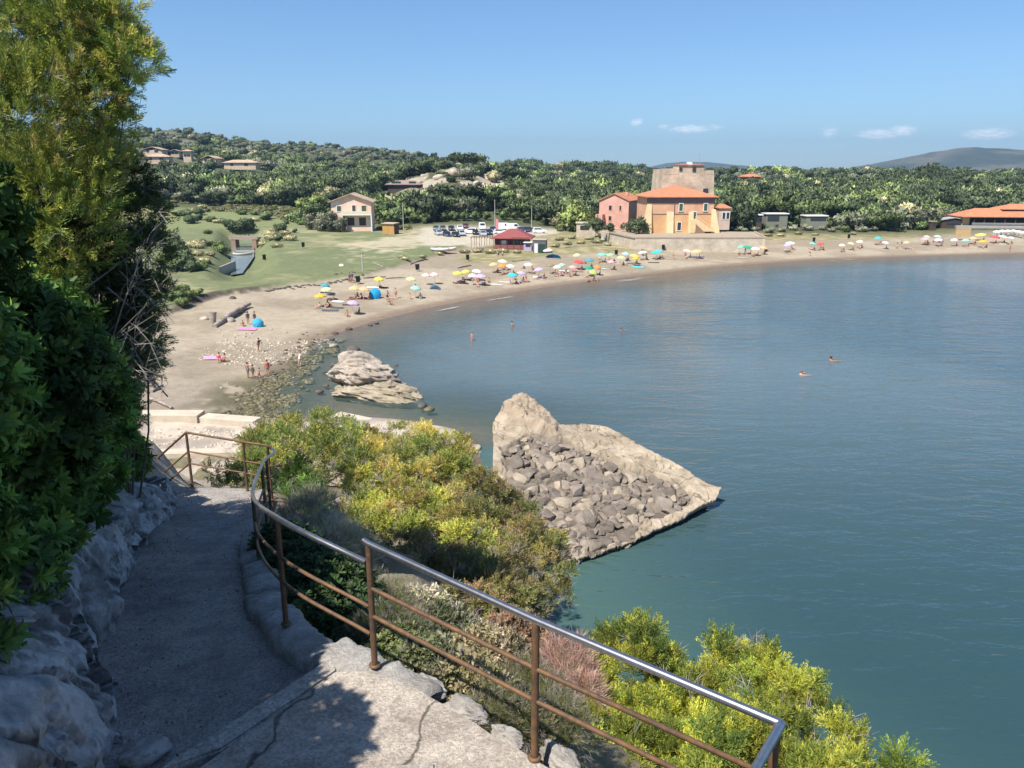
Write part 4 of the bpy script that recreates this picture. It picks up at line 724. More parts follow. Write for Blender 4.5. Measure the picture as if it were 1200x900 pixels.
# the tall bright juniper at the bottom right
pl = [(735, 790, 7.6, (.5, .5, .55)), (720, 850, 7.0, (.5, .5, .5)), (790, 815, 7.6, (.55, .5, .5)), (860, 805, 7.6, (.55, .5, .6)), (925, 840, 7.2, (.45, .5, .5)), (800, 870, 6.8, (.7, .5, .6)), (890, 880, 6.6, (.6, .5, .6)), (965, 895, 6.5, (.4, .5, .45)), (700, 900, 6.2, (.5, .5, .5)), (830, 930, 6.2, (.8, .5, .6)), (985, 940, 6.0, (.4, .5, .5)), (955, 950, 5.8, (.5, .5, .5))]
r = np.random.default_rng(70)
for (px, py, d) in [(722, 752, 7.7), (745, 742, 7.7), (762, 765, 7.6), (792, 770, 7.6), (812, 765, 7.8), (835, 760, 7.7), (870, 752, 7.7), (885, 765, 7.6), (905, 775, 7.5), (925, 800, 7.4), (945, 805, 7.3), (962, 830, 7.2), (975, 850, 7.0), (985, 875, 6.8), (1005, 890, 6.5), (850, 775, 7.6), (775, 790, 7.4), (705, 800, 7.3), (950, 850, 7.0)]: pl.append((px, py + 12, d, (.13, .13, .30)))
jb(pl, 6200, .205, 'bright yellow green juniper rising behind the corner of the handrail', 7, cols=[(.31, .32, .05), (.34, .335, .055), (.20, .24, .045), (.10, .14, .035)], wts=(3, 2.5, 3, 2), twigs=160, jit=.22, dirup=1.2, near=True, sub=230, lobevar=.3)
shrub([(1058, 898, 6.3, .16), (1050, 915, 6.2, .2)], 120, JUN, .2, [(.16, .2, .03), (.1, .15, .03)], 'sprig of juniper poking up alone at the bottom right of the slope', 61, 'juniper_sprig')
shrub([(668, 800, 7.0, .22), (662, 778, 7.2, .22), (680, 825, 6.7, .2)], 800, TWG, .20, [(.33, .19, .15), (.26, .16, .12), (.36, .27, .22)], 'leafless reddish shrub left of the bright juniper', 62, 'dead_shrub')
# ------- the tall hedge and trees left of the path
GAIN = 1.6
def hedge(name, lst, n, tpl, size, cols, wts, label, seed, cat='tree', **k):
    L = lst; x = sum(l[0] for l in L) / len(L); y = sum(l[1] for l in L) / len(L)
    return bush(name, (x - .3, y + .2, C1(x - .3, y + .2)), L, n, tpl, size, cols, wts, label, cat, None, seed, **k)
DK = [(.06, .11, .022), (.095, .155, .028), (.04, .075, .02), (.16, .22, .04)]
hedge('broadleaf_shrub', [(-4.3, 5.0, 18.6, .95), (-4.2, 6.0, 18.3, .85), (-4.75, 6.9, 18.2, 1.0), (-4.1, 4.5, 17.9, .8), (-4.9, 7.6, 17.3, .85), (-4.4, 6.2, 17.4, .8), (-4.6, 5.6, 19.6, .95), (-3.75, 4.3, 18.9, .7), (-5.3, 8.4, 17.6, .9), (-5.4, 8.0, 16.8, .7), (-4.0, 5.2, 17.1, .55), (-3.5, 3.9, 17.3, .5)], 9500, ROS, .118, DK, (4, 4, 3, 1), 'tall glossy leaved shrub overhanging the limestone bank by the path', 71, 'shrub', inner=.55, twigs=60, upb=.1, dirup=.2)
hedge('broadleaf_shrub', [(-3.5, 2.9, 18.6, .8), (-3.7, 2.6, 17.6, .8), (-3.6, 3.3, 19.4, .75), (-4.3, 3.4, 18.2, .9), (-4.2, 3.6, 20.2, .9), (-4.0, 2.0, 19.0, .9), (-3.9, 1.2, 18.0, .9), (-2.95, 2.4, 19.9, .45), (-3.1, 2.7, 19.2, .5)], 6000, ROS, .118, DK, (4, 4, 3, 1), 'glossy leaved shrub at the left edge of the picture, nearest the camera', 72, 'shrub', inner=.55, upb=.1, dirup=.2)
hedge('leafy_shrub', [(-6.2, 11.2, 15.7, .5), (-6.7, 11.9, 15.5, .55), (-5.8, 10.6, 15.9, .42), (-7.4, 12.3, 15.6, .6)], 1300, ROS, .12, [(.09, .13, .025), (.06, .1, .02)], (1, 1), 'low green shrub capping the far end of the limestone bank', 73, 'shrub')
GAIN = 2.0
hedge('juniper_tree', [(-5.2, 8.6, 20.4, .75, .75, 1.0), (-5.6, 9.0, 21.6, .6, .6, .9), (-4.95, 8.9, 21.9, .5, .5, .6), (-4.85, 9.1, 20.9, .55, .55, .5), (-5.0, 8.5, 19.6, .7, .7, .8), (-5.5, 8.3, 18.9, .8, .8, .8), (-4.7, 9.0, 21.4, .42, .42, .35), (-6.1, 8.9, 20.8, .7, .7, 1.2), (-4.7, 8.8, 20.1, .4, .4, .3), (-6.2, 9.0, 22.2, .6, .6, .6), (-5.9, 8.2, 19.6, .7)] + [(*PD(px - 27, py, 9.1), *q) for px, py, q in [(178, 72, (.34, .34, .22)), (190, 62, (.2, .2, .14)), (160, 45, (.3, .3, .3)), (168, 18, (.22, .22, .3)), (172, 95, (.24, .24, .14)), (150, 120, (.3, .3, .25)), (165, 145, (.22, .22, .12)), (140, 30, (.25, .25, .35)), (150, 175, (.3, .3, .2)), (85, 10, (.3, .3, .5)), (130, 200, (.4, .4, .3))]], 8200, JUN, .225, [(0.248, 0.256, 0.046), (0.171, 0.209, 0.043), (0.295, 0.240, 0.078), (0.093, 0.132, 0.034)], (4, 4, 2, 3), 'tall juniper with feathery sunlit crown against the sky at upper left', 74, inner=.45, twigs=70, jit=.4, dirup=.7, lobevar=.18)
hedge('juniper_tree', [(-5.0, 9.3, 18.5, .5, .5, .5), (-5.0, 9.6, 17.8, .5, .5, .5), (-5.5, 9.4, 17.0, .5, .5, .5), (-5.1, 9.0, 19.1, .5), (-5.8, 9.6, 17.7, .7), (-5.9, 9.9, 16.5, .5)] + [(*PD(px - 20, py, 9.3), *q) for px, py, q in [(190, 300, (.3, .3, .3)), (180, 250, (.3, .3, .25)), (185, 345, (.3, .3, .25)), (165, 390, (.35, .3, .3)), (160, 440, (.3, .3, .3)), (155, 490, (.3, .3, .3)), (170, 215, (.25, .3, .2))]], 4600, JUN, .24, [(.05, .075, .025), (.065, .09, .03), (.085, .10, .035)], (2, 2, 1), 'dark spiky juniper in shade below the tall feathery one', 75, inner=.4, twigs=120, jit=.5, dirup=.1)  # shade put into the leaf colours, darker than the sunlit juniper above
GAIN = 1.3
hedge('conifer', [(-10.2, 13.4, 22.8, 1.1), (-10.6, 13.8, 21.6, 1.2), (-9.8, 13.4, 22.2, .9), (-10.6, 14, 20, 1.4)], 1500, JUN, .45, [(.02, .035, .015), (.03, .045, .018)], (1, 1), 'shade darkened conifer behind the feathery juniper in the upper left corner', 76, jit=.5)  # near-black leaf colours imitate a crown standing in shade
# dead branches sticking out towards the beach
r = np.random.default_rng(5)
for i, (px, py, d, lb) in enumerate([(178, 300, 8.9, 'spray of bare grey twigs against the meadow, upper of the two'), (172, 420, 8.6, 'spray of bare grey twigs reaching over the sand, lower of the two')]):
    b = PD(px - 55, py + 20, d + .2); m = MB()
    for q in range(22):
        e = PD(px + r.uniform(-25, 24) - (i * 4), py + r.normal(0, 44), d + r.normal(0, .35)); s_ = b + Vector(r.normal(0, .3, 3)); mid = (s_ + e) / 2 + Vector(r.normal(0, .09, 3)); m.tube([s_, mid, e], [.010, .007, .0025], 5, cap=False)
        for k in range(3):
            a_ = mid + (e - mid) * r.uniform(0, .8); m.tube([a_, a_ + Vector((r.uniform(0, .22), r.normal(0, .1), r.normal(.02, .14)))], [.005, .0015], 4, cap=False)
    tag(m.build('dead_branch', TWIG), lb, 'branch', 'bare branches on the hedge')
# ---------------------------------------------------------------- far side: where a sight line meets the land
def hit(px, py, d0=45, d1=1600):
    r = ray(px, py); ds_ = np.concatenate([np.arange(d0, 320, .5), np.arange(320, d1, 2.0)]); t = ds_ / r.y
    x, z = r.x * t, H + r.z * t; g = ground(x, ds_); k = np.argmax(z < g); p = Vector((x[k], ds_[k], 0)); p.z = float(g[k]); return p
def flat(px, py, z): p = P(px, py, z); return p
TILE = mat('roof_tiles', (.50, .20, .10), .85, .3, 1.4, bump=.05, bscale=6, col2=(.40, .17, .09)); PALETILE = mat('pale_roof', (.46, .34, .24), .85, .3, 1.2, bump=.05, col2=(.38, .27, .19))
RED = mat('red_roof', (.25, .07, .065), .6, .15, 2); GLASS = mat('window_dark', (.03, .035, .035), .2, .1, 2, spec=.6); SHUT = mat('green_shutter', (.05, .09, .065), .6, .15, 6)
WHITE = mat('white_paint', (.70, .68, .64), .6, .12, 3); PINK = mat('pink_render', (.60, .34, .27), .9, .2, .8, col2=(.55, .30, .235)); ORANGE = mat('orange_render', (.62, .38, .19), .9, .18, .5, col2=(.56, .32, .16)); SALMON = mat('salmon_render', (.55, .30, .19), .9, .2, .6, col2=(.60, .36, .22))
CREAM = mat('cream_render', (.70, .53, .31), .9, .18, .7, col2=(.64, .46, .26)); DARKBAND = mat('dark_band', (.17, .12, .12), .9, .2, 1.5); TSTONE = mat('tower_stone', (.52, .42, .31), .95, .5, .5, bump=.12, bscale=2.2, col2=(.36, .285, .21), detail=11)
BEIGE = mat('beige_wall', (.54, .46, .355), .95, .45, .5, bump=.08, col2=(.43, .365, .28), detail=10); GREYC = mat('grey_concrete', (.34, .32, .29), .95, .25, 1); WOODY = mat('yellow_wood', (.42, .24, .08), .8, .25, 3); DWOOD = mat('dark_wood', (.07, .05, .04), .8, .3, 3); TIMB = mat('pale_timber', (.34, .25, .165), .85, .25, 4)
def local(root, name, mb, m, parent=None): return mb.build(name, m, parent or root)
def window(root, x, z, w_, h_, yw, fr=WHITE, pn=SHUT, nm='window'):
    m = MB(); t = .16
    for (cx, cz, a, b) in ((x, z + h_ / 2 + t / 2, w_ + 2 * t, t), (x, z - h_ / 2 - t / 2, w_ + 2 * t + .1, t), (x - w_ / 2 - t / 2, z, t, h_), (x + w_ / 2 + t / 2, z, t, h_)): m.box((cx, yw - .03, cz), (a, .16, b))
    f = m.build(nm, fr, root); q = MB()
    for s in (-1, 1): q.box((x + s * w_ * .25, yw + .005, z), (w_ * .5 - .03, .06, h_))
    q.box((x, yw - .012, z), (.05, .06, h_)); q.build('pane' if nm == 'window' else 'leaf', pn, f); return f
def hip(m, x0, x1, y0, y1, z, h, mi=0, th=.22):
    w_, d = x1 - x0, y1 - y0; k = min(w_, d) / 2
    a, b = ((x0 + k, (y0 + y1) / 2, z + h), (x1 - k, (y0 + y1) / 2, z + h)) if w_ >= d else (((x0 + x1) / 2, y0 + k, z + h), ((x0 + x1) / 2, y1 - k, z + h))
    e = [(x0, y0, z), (x1, y0, z), (x1, y1, z), (x0, y1, z)]; lo = [(p[0], p[1], z - th) for p in e]; v = e + [a, b] + lo
    f = [(0, 1, 5, 4), (1, 2, 5), (2, 3, 4, 5), (3, 0, 4)] if w_ >= d else [(0, 1, 4), (1, 2, 5, 4), (2, 3, 5), (3, 0, 4, 5)]
    return m.add(v, f + [(9, 8, 7, 6), (0, 6, 7, 1), (1, 7, 8, 2), (2, 8, 9, 3), (3, 9, 6, 0)], mi)
def gable(m, x0, x1, y0, y1, z, h, mi=0, th=.25):      # ridge runs along y
    xm = (x0 + x1) / 2; v = []
    for y in (y0, y1): v += [(x0, y, z), (xm, y, z + h), (x1, y, z), (x0, y, z - th), (xm, y, z + h - th), (x1, y, z - th)]
    return m.add(v, [(0, 1, 7, 6), (1, 2, 8, 7), (3, 9, 10, 4), (4, 10, 11, 5), (0, 3, 4, 1), (1, 4, 5, 2), (6, 7, 10, 9), (7, 8, 11, 10), (0, 6, 9, 3), (2, 5, 11, 8)], mi)
def gwall(m, x0, x1, y0, y1, z1, h, z0=-2): # wall block with gable ends
    xm = (x0 + x1) / 2; v = [(x, y, z) for y in (y0, y1) for x, z in ((x0, z0), (x1, z0), (x1, z1), (xm, z1 + h), (x0, z1))]
    return m.add(v, [(0, 1, 2, 3, 4), (9, 8, 7, 6, 5), (0, 5, 6, 1), (1, 6, 7, 2), (4, 9, 5, 0), (2, 7, 8, 3), (3, 8, 9, 4)])
BLD = []                              # footprints to keep trees off
def site(name, p, rz, label, cat, r=14, group=None):
    o = empty(name, p, rz); tag(o, label, cat, group); BLD.append((p.x, p.y, r)); return o
# terrace wall in front of the tower
ZT = 4.7
CAP = 0
def terrace():
    a, b, c = P(744, 291, 1.9), P(896, 291, 1.9), P(715, 279, 3.0); yb = a.y + 22; top = ZT
    o = site('terrace_wall', Vector((a.x, a.y, 0)), 0, 'long pale stone retaining wall between the tower and the sand', 'wall', 1)
    L = lambda p: (p.x - a.x, p.y - a.y); q = [L(c), L(a), L(b), (L(b)[0] + 3.5, L(b)[1] + 20), (L(c)[0] - 2, L(c)[1] + 10)]
    MB().prism(q, -1, top - .35).build('wall', BEIGE, o); cp = MB()
    for i in range(3):
        p0, p1 = Vector((*q[i], 0)), Vector((*q[i + 1], 0)); dv = p1 - p0; cp.box(((p0 + p1) / 2 + Vector((0, .2, top - .17))), (dv.length + .3 + i * .01, .55, .36 + .004 * i), math.atan2(dv.y, dv.x))
    cp.build('coping', mat('coping', (.38, .29, .22), .9, .3, 1), o)
    MB().prism([(q[4][0] + .5, q[4][1] - .5), (q[0][0] + .6, q[0][1] + .6), (q[1][0] + .4, q[1][1] + .7), (q[2][0] - .4, q[2][1] + .7), (q[3][0] - .4, q[3][1] - .4)], top - .34, top - .12).build('terrace_floor', mat('terrace_floor', (.33, .27, .19), .95, .3, 1), o)
terrace()
def fort():
    p = P(796, 272.5, ZT); px = (p.y * CP + (H - ZT) * SP) / 900; W = 76 * px; hw = W / 2; E = 9.4; D_ = 17.0
    o = site('customs_house', p + Vector((0, D_ / 2, -.1)), math.radians(2), 'orange hip roofed house with sloping buttresses in front of the old tower', 'house', 20); y0 = -D_ / 2
    MB().box((0, 0, E / 2 - .5), (W, D_, E + 1)).build('wall', SALMON, o)
    m = MB(); m.prism([(-hw - .1, y0 - .12), (hw + .1, y0 - .12), (hw + .1, y0 + 3), (-hw - .1, y0 + 3)], E - 1.55, E - .1); m.build('dark_band', DARKBAND, o)  # dark strip along the wall top, just below the eaves
    m = MB(); m.prism([(-hw + .6, y0 - .08), (hw - .6, y0 - .08), (hw - .6, y0 + .3), (-hw + .6, y0 + .3)], 0, 4.9); m.build('plinth', ORANGE, o)
    m = MB(); m.prism([(-hw + .4, y0 - .16), (hw - .4, y0 - .16), (hw - .4, y0 + .3), (-hw + .4, y0 + .3)], 4.9, 5.08); m.build('string_course', DARKBAND, o)
    def butt(x, w_, h_, fl, side=0):  # sloping pier
        m = MB(); a, b = x - w_ / 2, x + w_ / 2; v = [(a - max(0, -side) * fl, y0 - fl, 0), (b + max(0, side) * fl, y0 - fl, 0), (b + max(0, side) * fl, y0 + 1.2, 0), (a - max(0, -side) * fl, y0 + 1.2, 0), (a, y0 - .22, h_), (b, y0 - .22, h_), (b, y0 + 1.2, h_), (a, y0 + 1.2, h_)]
        m.add(v, [(3, 2, 1, 0), (4, 5, 6, 7), (0, 1, 5, 4), (1, 2, 6, 5), (2, 3, 7, 6), (3, 0, 4, 7)]); m.build('buttress', CREAM, o)
    k = W / 700.0; X = lambda q: (q - 500) * k                # facade measured off the enlarged photograph
    butt(X(155), 1.0, 7.6, 1.35, -1); butt(X(378), 75 * k, 5.6, .9); butt(X(604), 52 * k, 5.6, .9); butt(X(845), 1.1, 6.2, 1.2, 1)
    for (x, z, w_, h_) in ((X(491), 6.75, .95, 1.9), (X(757), 6.75, .95, 1.9), (X(641), 4.45, .95, 2.1)): window(o, x, z, w_, h_, y0 - .1, WHITE, SHUT)
    window(o, X(482), 1.75, 1.0, 2.1, y0 - .1, WHITE, GLASS)
    MB().tube([(X(418), y0 - .2, 0), (X(418), y0 - .2, E - 1.6)], .07, 6).build('drainpipe', DARKBAND, o)
    m = MB(); x0, x1 = X(640), X(842); n = 14                 # outside stair over a half arch
    for i in range(n): m.box((x0 + (x1 - x0) * (i + .5) / n, y0 - .95, 3.3 * (1 - (i + .5) / n) * .5 + .55), ((x1 - x0) / n - .004, 1.5, 3.3 * (1 - (i + .5) / n) + .2))
    m.box((X(618), y0 - .95, 1.8), (44 * k, 1.52, 3.4)); m.build('stair', CREAM, o)
    m = MB(); m.prism([(x0 + .1, y0 - 1.74), (x0 + 2.6, y0 - 1.74), (x0 + 2.6, y0 - 1.705), (x0 + .1, y0 - 1.705)], 0, [2.5, 0.3, .3, 2.5]); m.build('arch_shade_panel', mat('shade_brick', (.24, .16, .10), .9, .2, 2), o)  # thin brown panel painted as the shade inside the half arch
    m = MB(); v = [(x0 - .2, y0 - 1.75, 3.5), (x1, y0 - 1.75, .6)]; m.tube([(v[0][0], v[0][1], 4.3), (v[0][0] + .6, v[0][1], 4.2), (v[1][0], v[1][1], 1.1)], .10, 6); m.build('parapet', CREAM, o)
    m = MB(); hip(m, -hw - .95, hw + .95, y0 - .95, D_ / 2 + .9, E + .15, 2.9); m.build('roof', TILE, o)
    # the old tower behind
    t = site('stone_tower', Vector((p.x * (p.y + D_ + 7.5) / p.y, p.y + D_ + 7.5, ZT - .5)), math.radians(2), 'massive weathered square tower with a red roofed lookout, behind the orange house', 'tower', 16)
    q = (p.y + D_ + 2) * CP / 900; tw = 60 * q; th = 17.1; m = MB(); b = .7
    m.add([(-tw / 2 - b, -7 - b, -1), (tw / 2 + b, -7 - b, -1), (tw / 2 + b, 7 + b, -1), (-tw / 2 - b, 7 + b, -1), (-tw / 2, -7, th - 1.2), (tw / 2, -7, th - 1.2), (tw / 2, 7, th - 1.2), (-tw / 2, 7, th - 1.2)], [(3, 2, 1, 0), (4, 5, 6, 7), (0, 1, 5, 4), (1, 2, 6, 5), (2, 3, 7, 6), (3, 0, 4, 7)]); m.build('wall', TSTONE, t)
    m = MB(); s = tw / 605.0; Xt = lambda a: (a - 508) * s
    for (a0, a1, z1) in ((205, 330, th + .2), (332, 392, th + .7), (694, 806, th - .35)): MB().box(((Xt(a0) + Xt(a1)) / 2, -6.3, (th - 1.4 + z1) / 2), (Xt(a1) - Xt(a0), 1.5, z1 - th + 1.4)).build('merlon', TSTONE, t)
    for y in (-3, 0, 3, 6): MB().box((-tw / 2 + .5, y, th - .7), (1, 1.6, 1.6)).build('merlon', TSTONE, t); MB().box((tw / 2 - .5, y, th - .9), (1, 1.6, 1.2)).build('merlon', TSTONE, t)
    m = MB(); m.box(((Xt(390) + Xt(690)) / 2, -3.2, th - .1), (Xt(690) - Xt(390), 7.5, 2.6)); m.build('lookout', TSTONE, t)
    m = MB(); hip(m, Xt(380), Xt(698), -7.3, .9, th + 1.25, .5); m.build('roof', mat('lookout_tiles', (.30, .15, .12), .85, .25, 1.5), t)
    m = MB(); m.prism([(Xt(497), -7.2), (Xt(545), -7.2), (Xt(545), -5), (Xt(497), -5)], th + .9, [th + 1.75, th + 1.75, th + 2.0, th + 2.0]); m.build('dormer', WHITE, t)
    for (a0, z, w_, h_) in ((412, th - .0, .75, .9), (570, th - .05, .95, 1.1), (442, 11.55, .75, .85), (716, 11.1, 1.35, 1.25)):
        m = MB(); yy = -7.02 if z > th - 1 else -7.05 - b * (th - z) / th; m.box((Xt(a0), yy - .02, z), (w_, .3, h_)); m.build('opening', GLASS, t)
    MB().tube([(Xt(672), -3, th + 1.5), (Xt(672), -3, th + 4.6)], .05, 5).build('antenna', GREYC, t)
    s_ = site('annexe', Vector(((p.x + hw + 1.0) * (p.y + D_ + 1) / p.y + 1.4, p.y + D_ + 1, ZT - .2)), 0, 'small white annexe with a tiled roof tucked right of the orange house', 'house', 8); m = MB(); m.box((0, 0, 3.0), (3.2, 7, 6.2)); m.build('wall', mat('annexe_render', (.55, .42, .34), .9, .2, 1), s_)
    m = MB(); hip(m, -1.9, 1.9, -3.9, 3.9, 6.15, 1.0); m.build('roof', TILE, s_)
    for x in (-.2, .95): window(s_, x, 3.9, .8, 1.8, -3.5, WHITE, GLASS)
fort()
def pink_house():
    p = P(720, 262, 4.2); o = site('pink_house', p + Vector((3, 8, 0)), math.radians(-24), 'pink gabled house with terracotta roof left of the tower', 'house', 14); w_, E, g = 10.0, 7.3, 2.3
    gwall(MB(), 0, 0, 0, 0, 0, 0); m = gwall(MB(), -w_ / 2, w_ / 2, -8, 8, E, g); m.build('wall', PINK, o); m = gable(MB(), -w_ / 2 - .5, w_ / 2 + .5, -8.4, 8.4, E + .05, g + .1); m.build('roof', TILE, o)
    for x in (-1.2, 2.2): window(o, x, 5.0, .95 if x < 0 else .6, 1.5, -8, PINK, GLASS)
    window(o, -1.2, 1.6, .9, 1.4, -8, PINK, GLASS); MB().box((-4.2, -9.5, 1.5), (2.4, 2.6, 3)).build('porch', PINK, o); MB().box((2, 0, E + 2.1), (.7, .7, 1.2)).build('chimney', PINK, o)
pink_house()
def balcony_house():
    p = hit(411, 271.5); q = p.y * CP / 900; W = 47 * q; o = site('balcony_house', p + Vector((-.3, 7, -.2)), math.radians(6), 'salmon two storey house with a white balcony behind the olive trees', 'house', 11); E, g = 35 * q, 9.3 * q; b = mat('salmon_pale', (.74, .47, .36), .9, .2, .7, col2=(.74, .58, .45))
    m = gwall(MB(), -W / 2, W / 2, -6.5, 6.5, E, g); m.build('wall', b, o); m = gable(MB(), -W / 2 - .8, W / 2 + .8, -7.3, 7, E + .08, g + .15); m.build('roof', PALETILE, o)
    m = MB(); m.box((W * .13, -7.35, 20.5 * q), (W * .76, 1.7, .28)); m.build('balcony', WHITE, o); m = MB(); m.box((W * .13, -8.1, 22.9 * q), (W * .76, .12, .95)); m.build('parapet', mat('parapet', (.66, .58, .42), .8, .1, 2), o)
    for x in (-.22, .5): m = MB(); m.box((W * x, -8.0, 9.8 * q), (.35, .35, 20 * q)); m.build('pillar', WHITE, o)
    window(o, W * .07, 27.5 * q, 1.0, 1.9, -6.5, WHITE, DWOOD); window(o, W * .32, 27.5 * q, 1.3, 1.7, -6.5, CREAM, SHUT); window(o, -W * .3, 27.5 * q, 1.2, 1.5, -6.5, WHITE, SHUT)
    for x in (-.02, .27): m = MB(); m.box((W * x, -6.52, 12.5 * q), (2.0, .16, 2.3)); m.build('archway', DWOOD, o)
balcony_house()
def shed():
    p = hit(457, 275); q = p.y * CP / 900; o = site('wooden_shed', p + Vector((0, 1.5, 0)), math.radians(-22), 'ochre wooden shed with a dark side wall at the edge of the grass', 'shed', 4); w_ = 16 * q; m = MB(); m.box((0, 0, 6.3 * q), (w_, 2.6, 12.6 * q)); m.build('wall', WOODY, o); m = MB(); m.box((w_ / 2 + .03, 0, 6 * q), (.08, 2.5, 11.4 * q)); m.build('side_wall', DWOOD, o)
    m = MB(); m.box((0, -.1, 13 * q), (w_ + .5, 3.2, .14), 0, 0, ('X', .06)); m.build('roof', mat('felt_roof', (.40, .33, .25), .9, .2, 2), o); m = MB(); m.box((-.6, -1.32, 5 * q), (.9, .08, 9.6 * q)); m.build('door', WOODY, o)
shed()
def bar():
    p = P(601, 288, 3.0); p.z = G1(p.x, p.y); q = p.y * CP / 900; W = 44 * q; o = site('beach_bar', p + Vector((0, 4, 0)), math.radians(-8), 'dark beach bar with a red hipped roof beside the parked cars', 'bar', 9); hw = W / 2; E = 13 * q
    m = MB(); m.box((0, .2, E / 2), (W - 1, 6.6, E)); m.build('wall', mat('bar_wall', (.10, .045, .05), .8, .25, 2), o); m = MB(); hip(m, -hw - .5, hw + .7, -4.3, 4.6, E + .12, 2.0); m.build('roof', RED, o); m = MB(); m.box((hw - 2.2, 0, E + .32), (4.2, 8.6, .12)); m.build('awning', mat('thatch', (.20, .19, .10), .95, .3, 3), o)
    for k in range(6): m = MB(); m.box((-hw + .3 + k * (W - .6) / 5, -3.9, E / 2), (.14, .14, E)); m.build('post', DWOOD, o)
    m = MB(); m.box((0, -3.85, .62), (W - 1, .12, .9)); m.build('counter', mat('counter', (.24, .08, .07), .8, .2, 3), o); m = MB(); m.box((-1.8, -3.12, 1.6), (1.2, .1, 1.0)); m.build('notice_board', WHITE, o)
    for k in (1, 3): m = MB(); m.box((k * 1.15, -3.14, 1.75), (1.7, .12, 1.1)); m.build('hatch', GLASS, o)
    g = site('pergola', p + Vector((-hw - 2.9, 3.2, 0)), math.radians(-8), 'timber pergola with bare posts at the left side of the beach bar', 'pergola', 5)
    for k in range(5):
        for y in (-2.2, 2.2): m = MB(); m.box((-2.6 + k * 1.3, y, 1.4), (.14, .14, 2.8)); m.build('post', TIMB, g)
    m = MB()
    for k in range(9): m.box((-2.7 + k * .675, 0, 2.87), (.09, 5, .14))
    for y in (-2.2, 2.2): m.box((0, y, 2.74), (5.8, .12, .12))
    m.build('beams', TIMB, g)
    a = P(633, 293, 2.6); a.z = G1(a.x, a.y); s_ = site('service_hut', a + Vector((0, 1.5, 0)), math.radians(-10), 'grey service hut with a dark green door right of the beach bar', 'hut', 4); w_ = 15 * q; m = MB(); m.box((0, 0, 1.5), (w_, 2.6, 3.0)); m.build('wall', mat('hut_grey', (.12, .115, .12), .8, .2, 2), s_); m = MB(); m.box((.6, -1.33, 1.05), (1.5, .1, 2.1)); m.build('door', mat('door_green', (.02, .05, .035), .6, .2, 3), s_); m = MB(); m.box((-.75, -1.34, 1.1), (.8, .12, 2.2)); m.build('door', WHITE, s_)
    m = MB(); m.box((0, 0, 3.06), (w_ + .3, 2.9, .12)); m.build('roof', GREYC, s_)
    b = P(619, 290, 2.8); b.z = G1(b.x, b.y); s_ = site('kiosk', b + Vector((0, 1, 0)), math.radians(-10), 'small lilac kiosk between the beach bar and the grey hut', 'kiosk', 3); m = MB(); m.box((0, 0, .95), (1.9, 1.6, 1.9)); m.build('wall', mat('lilac_panel', (.36, .32, .46), .7, .15, 3), s_); m = MB(); m.box((0, -.1, 1.95), (2.2, 2, .1)); m.build('roof', WHITE, s_); m = MB(); m.box((.1, -.82, 1.25), (1.2, .08, .6)); m.build('hatch', GLASS, s_)
bar()
def block_building(name, p, w_, d, h_, label, cat, wm=BEIGE, rm=GREYC, op=(), rz=0, slabover=.5, roof='slab', r=8, rh=1.2, wins=2, chim=False):
    o = site(name, p, rz, label, cat, r); m = MB(); m.box((0, 0, h_ / 2 - 1), (w_, d, h_ + 2)); m.build('wall', wm, o); m = MB()
    if roof == 'slab': m.box((0, 0, h_ + .14), (w_ + 2 * slabover, d + 2 * slabover, .3))
    elif roof == 'hip': hip(m, -w_ / 2 - slabover, w_ / 2 + slabover, -d / 2 - slabover, d / 2 + slabover, h_ + .2, rh)
    else: gable(m, -w_ / 2 - slabover, w_ / 2 + slabover, -d / 2 - slabover, d / 2 + slabover, h_ + .2, rh)
    m.build('roof', rm, o)
    for (x, z, a, b) in op: m = MB(); m.box((x, -d / 2 - .02, z), (a, .16, b)); m.build('opening', GLASS, o)
    if chim: m = MB(); m.box((w_ * .2, 0, h_ + rh), (.8, .8, 1.6)); m.build('chimney', wm, o)
    return o
p = P(687, 273, 3.4); block_building('concrete_hut', p + Vector((0, 2, 0)), 5.4, 3.5, 2.7, 'low pale concrete hut with one dark opening, left of the terrace wall', 'hut', BEIGE, BEIGE, [(-.3, 1.5, 2.6, 1.2)], -.1, .25, r=5)
# pavilions and houses right of the tower
p = P(911, 261, 4.6); block_building('pavilion', p + Vector((0, 3, 0)), 26 * .27, 4.5, 2.7, 'white roofed open pavilion just right of the tower, the larger of two', 'pavilion', mat('pavilion_wall', (.19, .19, .15), .9, .2, 2), WHITE, [(-1.2, 1.5, 3.8, 2.0)], 0, .35, r=7)
p = P(889, 262, 4.6); block_building('canopy', p + Vector((0, 3, 0)), 11 * .27, 3, 2.5, 'little white topped canopy beside the larger pavilion', 'pavilion', DWOOD, WHITE, [(0, 1.4, 2, 1.8)], 0, .3, r=4)
p = P(959, 262, 4.6); block_building('pavilion', p + Vector((0, 4, 0)), 25 * .27, 4.5, 2.2, 'flat white roof among the green dunes, farther right from the tower', 'pavilion', mat('pavilion_wall', (.19, .19, .15), .9, .2, 2), WHITE, [(.5, 1.5, 5, 1.4)], 0, .35, r=7)
p = hit(909, 236); block_building('white_house', p + Vector((0, 3, 0)), 8.5 * p.y * CP / 900, 4, 6.0 * p.y * CP / 900, 'tiny pale house alone in the woods right of the tower', 'house', WHITE, GREYC, [(1, 1.6, .8, .8)], .2, .2, r=6)
p = hit(880, 219); q = p.y * CP / 900; block_building('villa', p + Vector((0, 4, 1)), 22 * q, 9, 9 * q, 'red tiled villa in the woods to the right above the tower', 'villa', mat('red_render', (.34, .13, .10), .9, .2, 1), TILE, [(-3, 5 * q, 1.4, 1.6), (2, 5 * q, 3.0, 1.6)], -.1, .9, 'hip', 15, 1.8, chim=True)
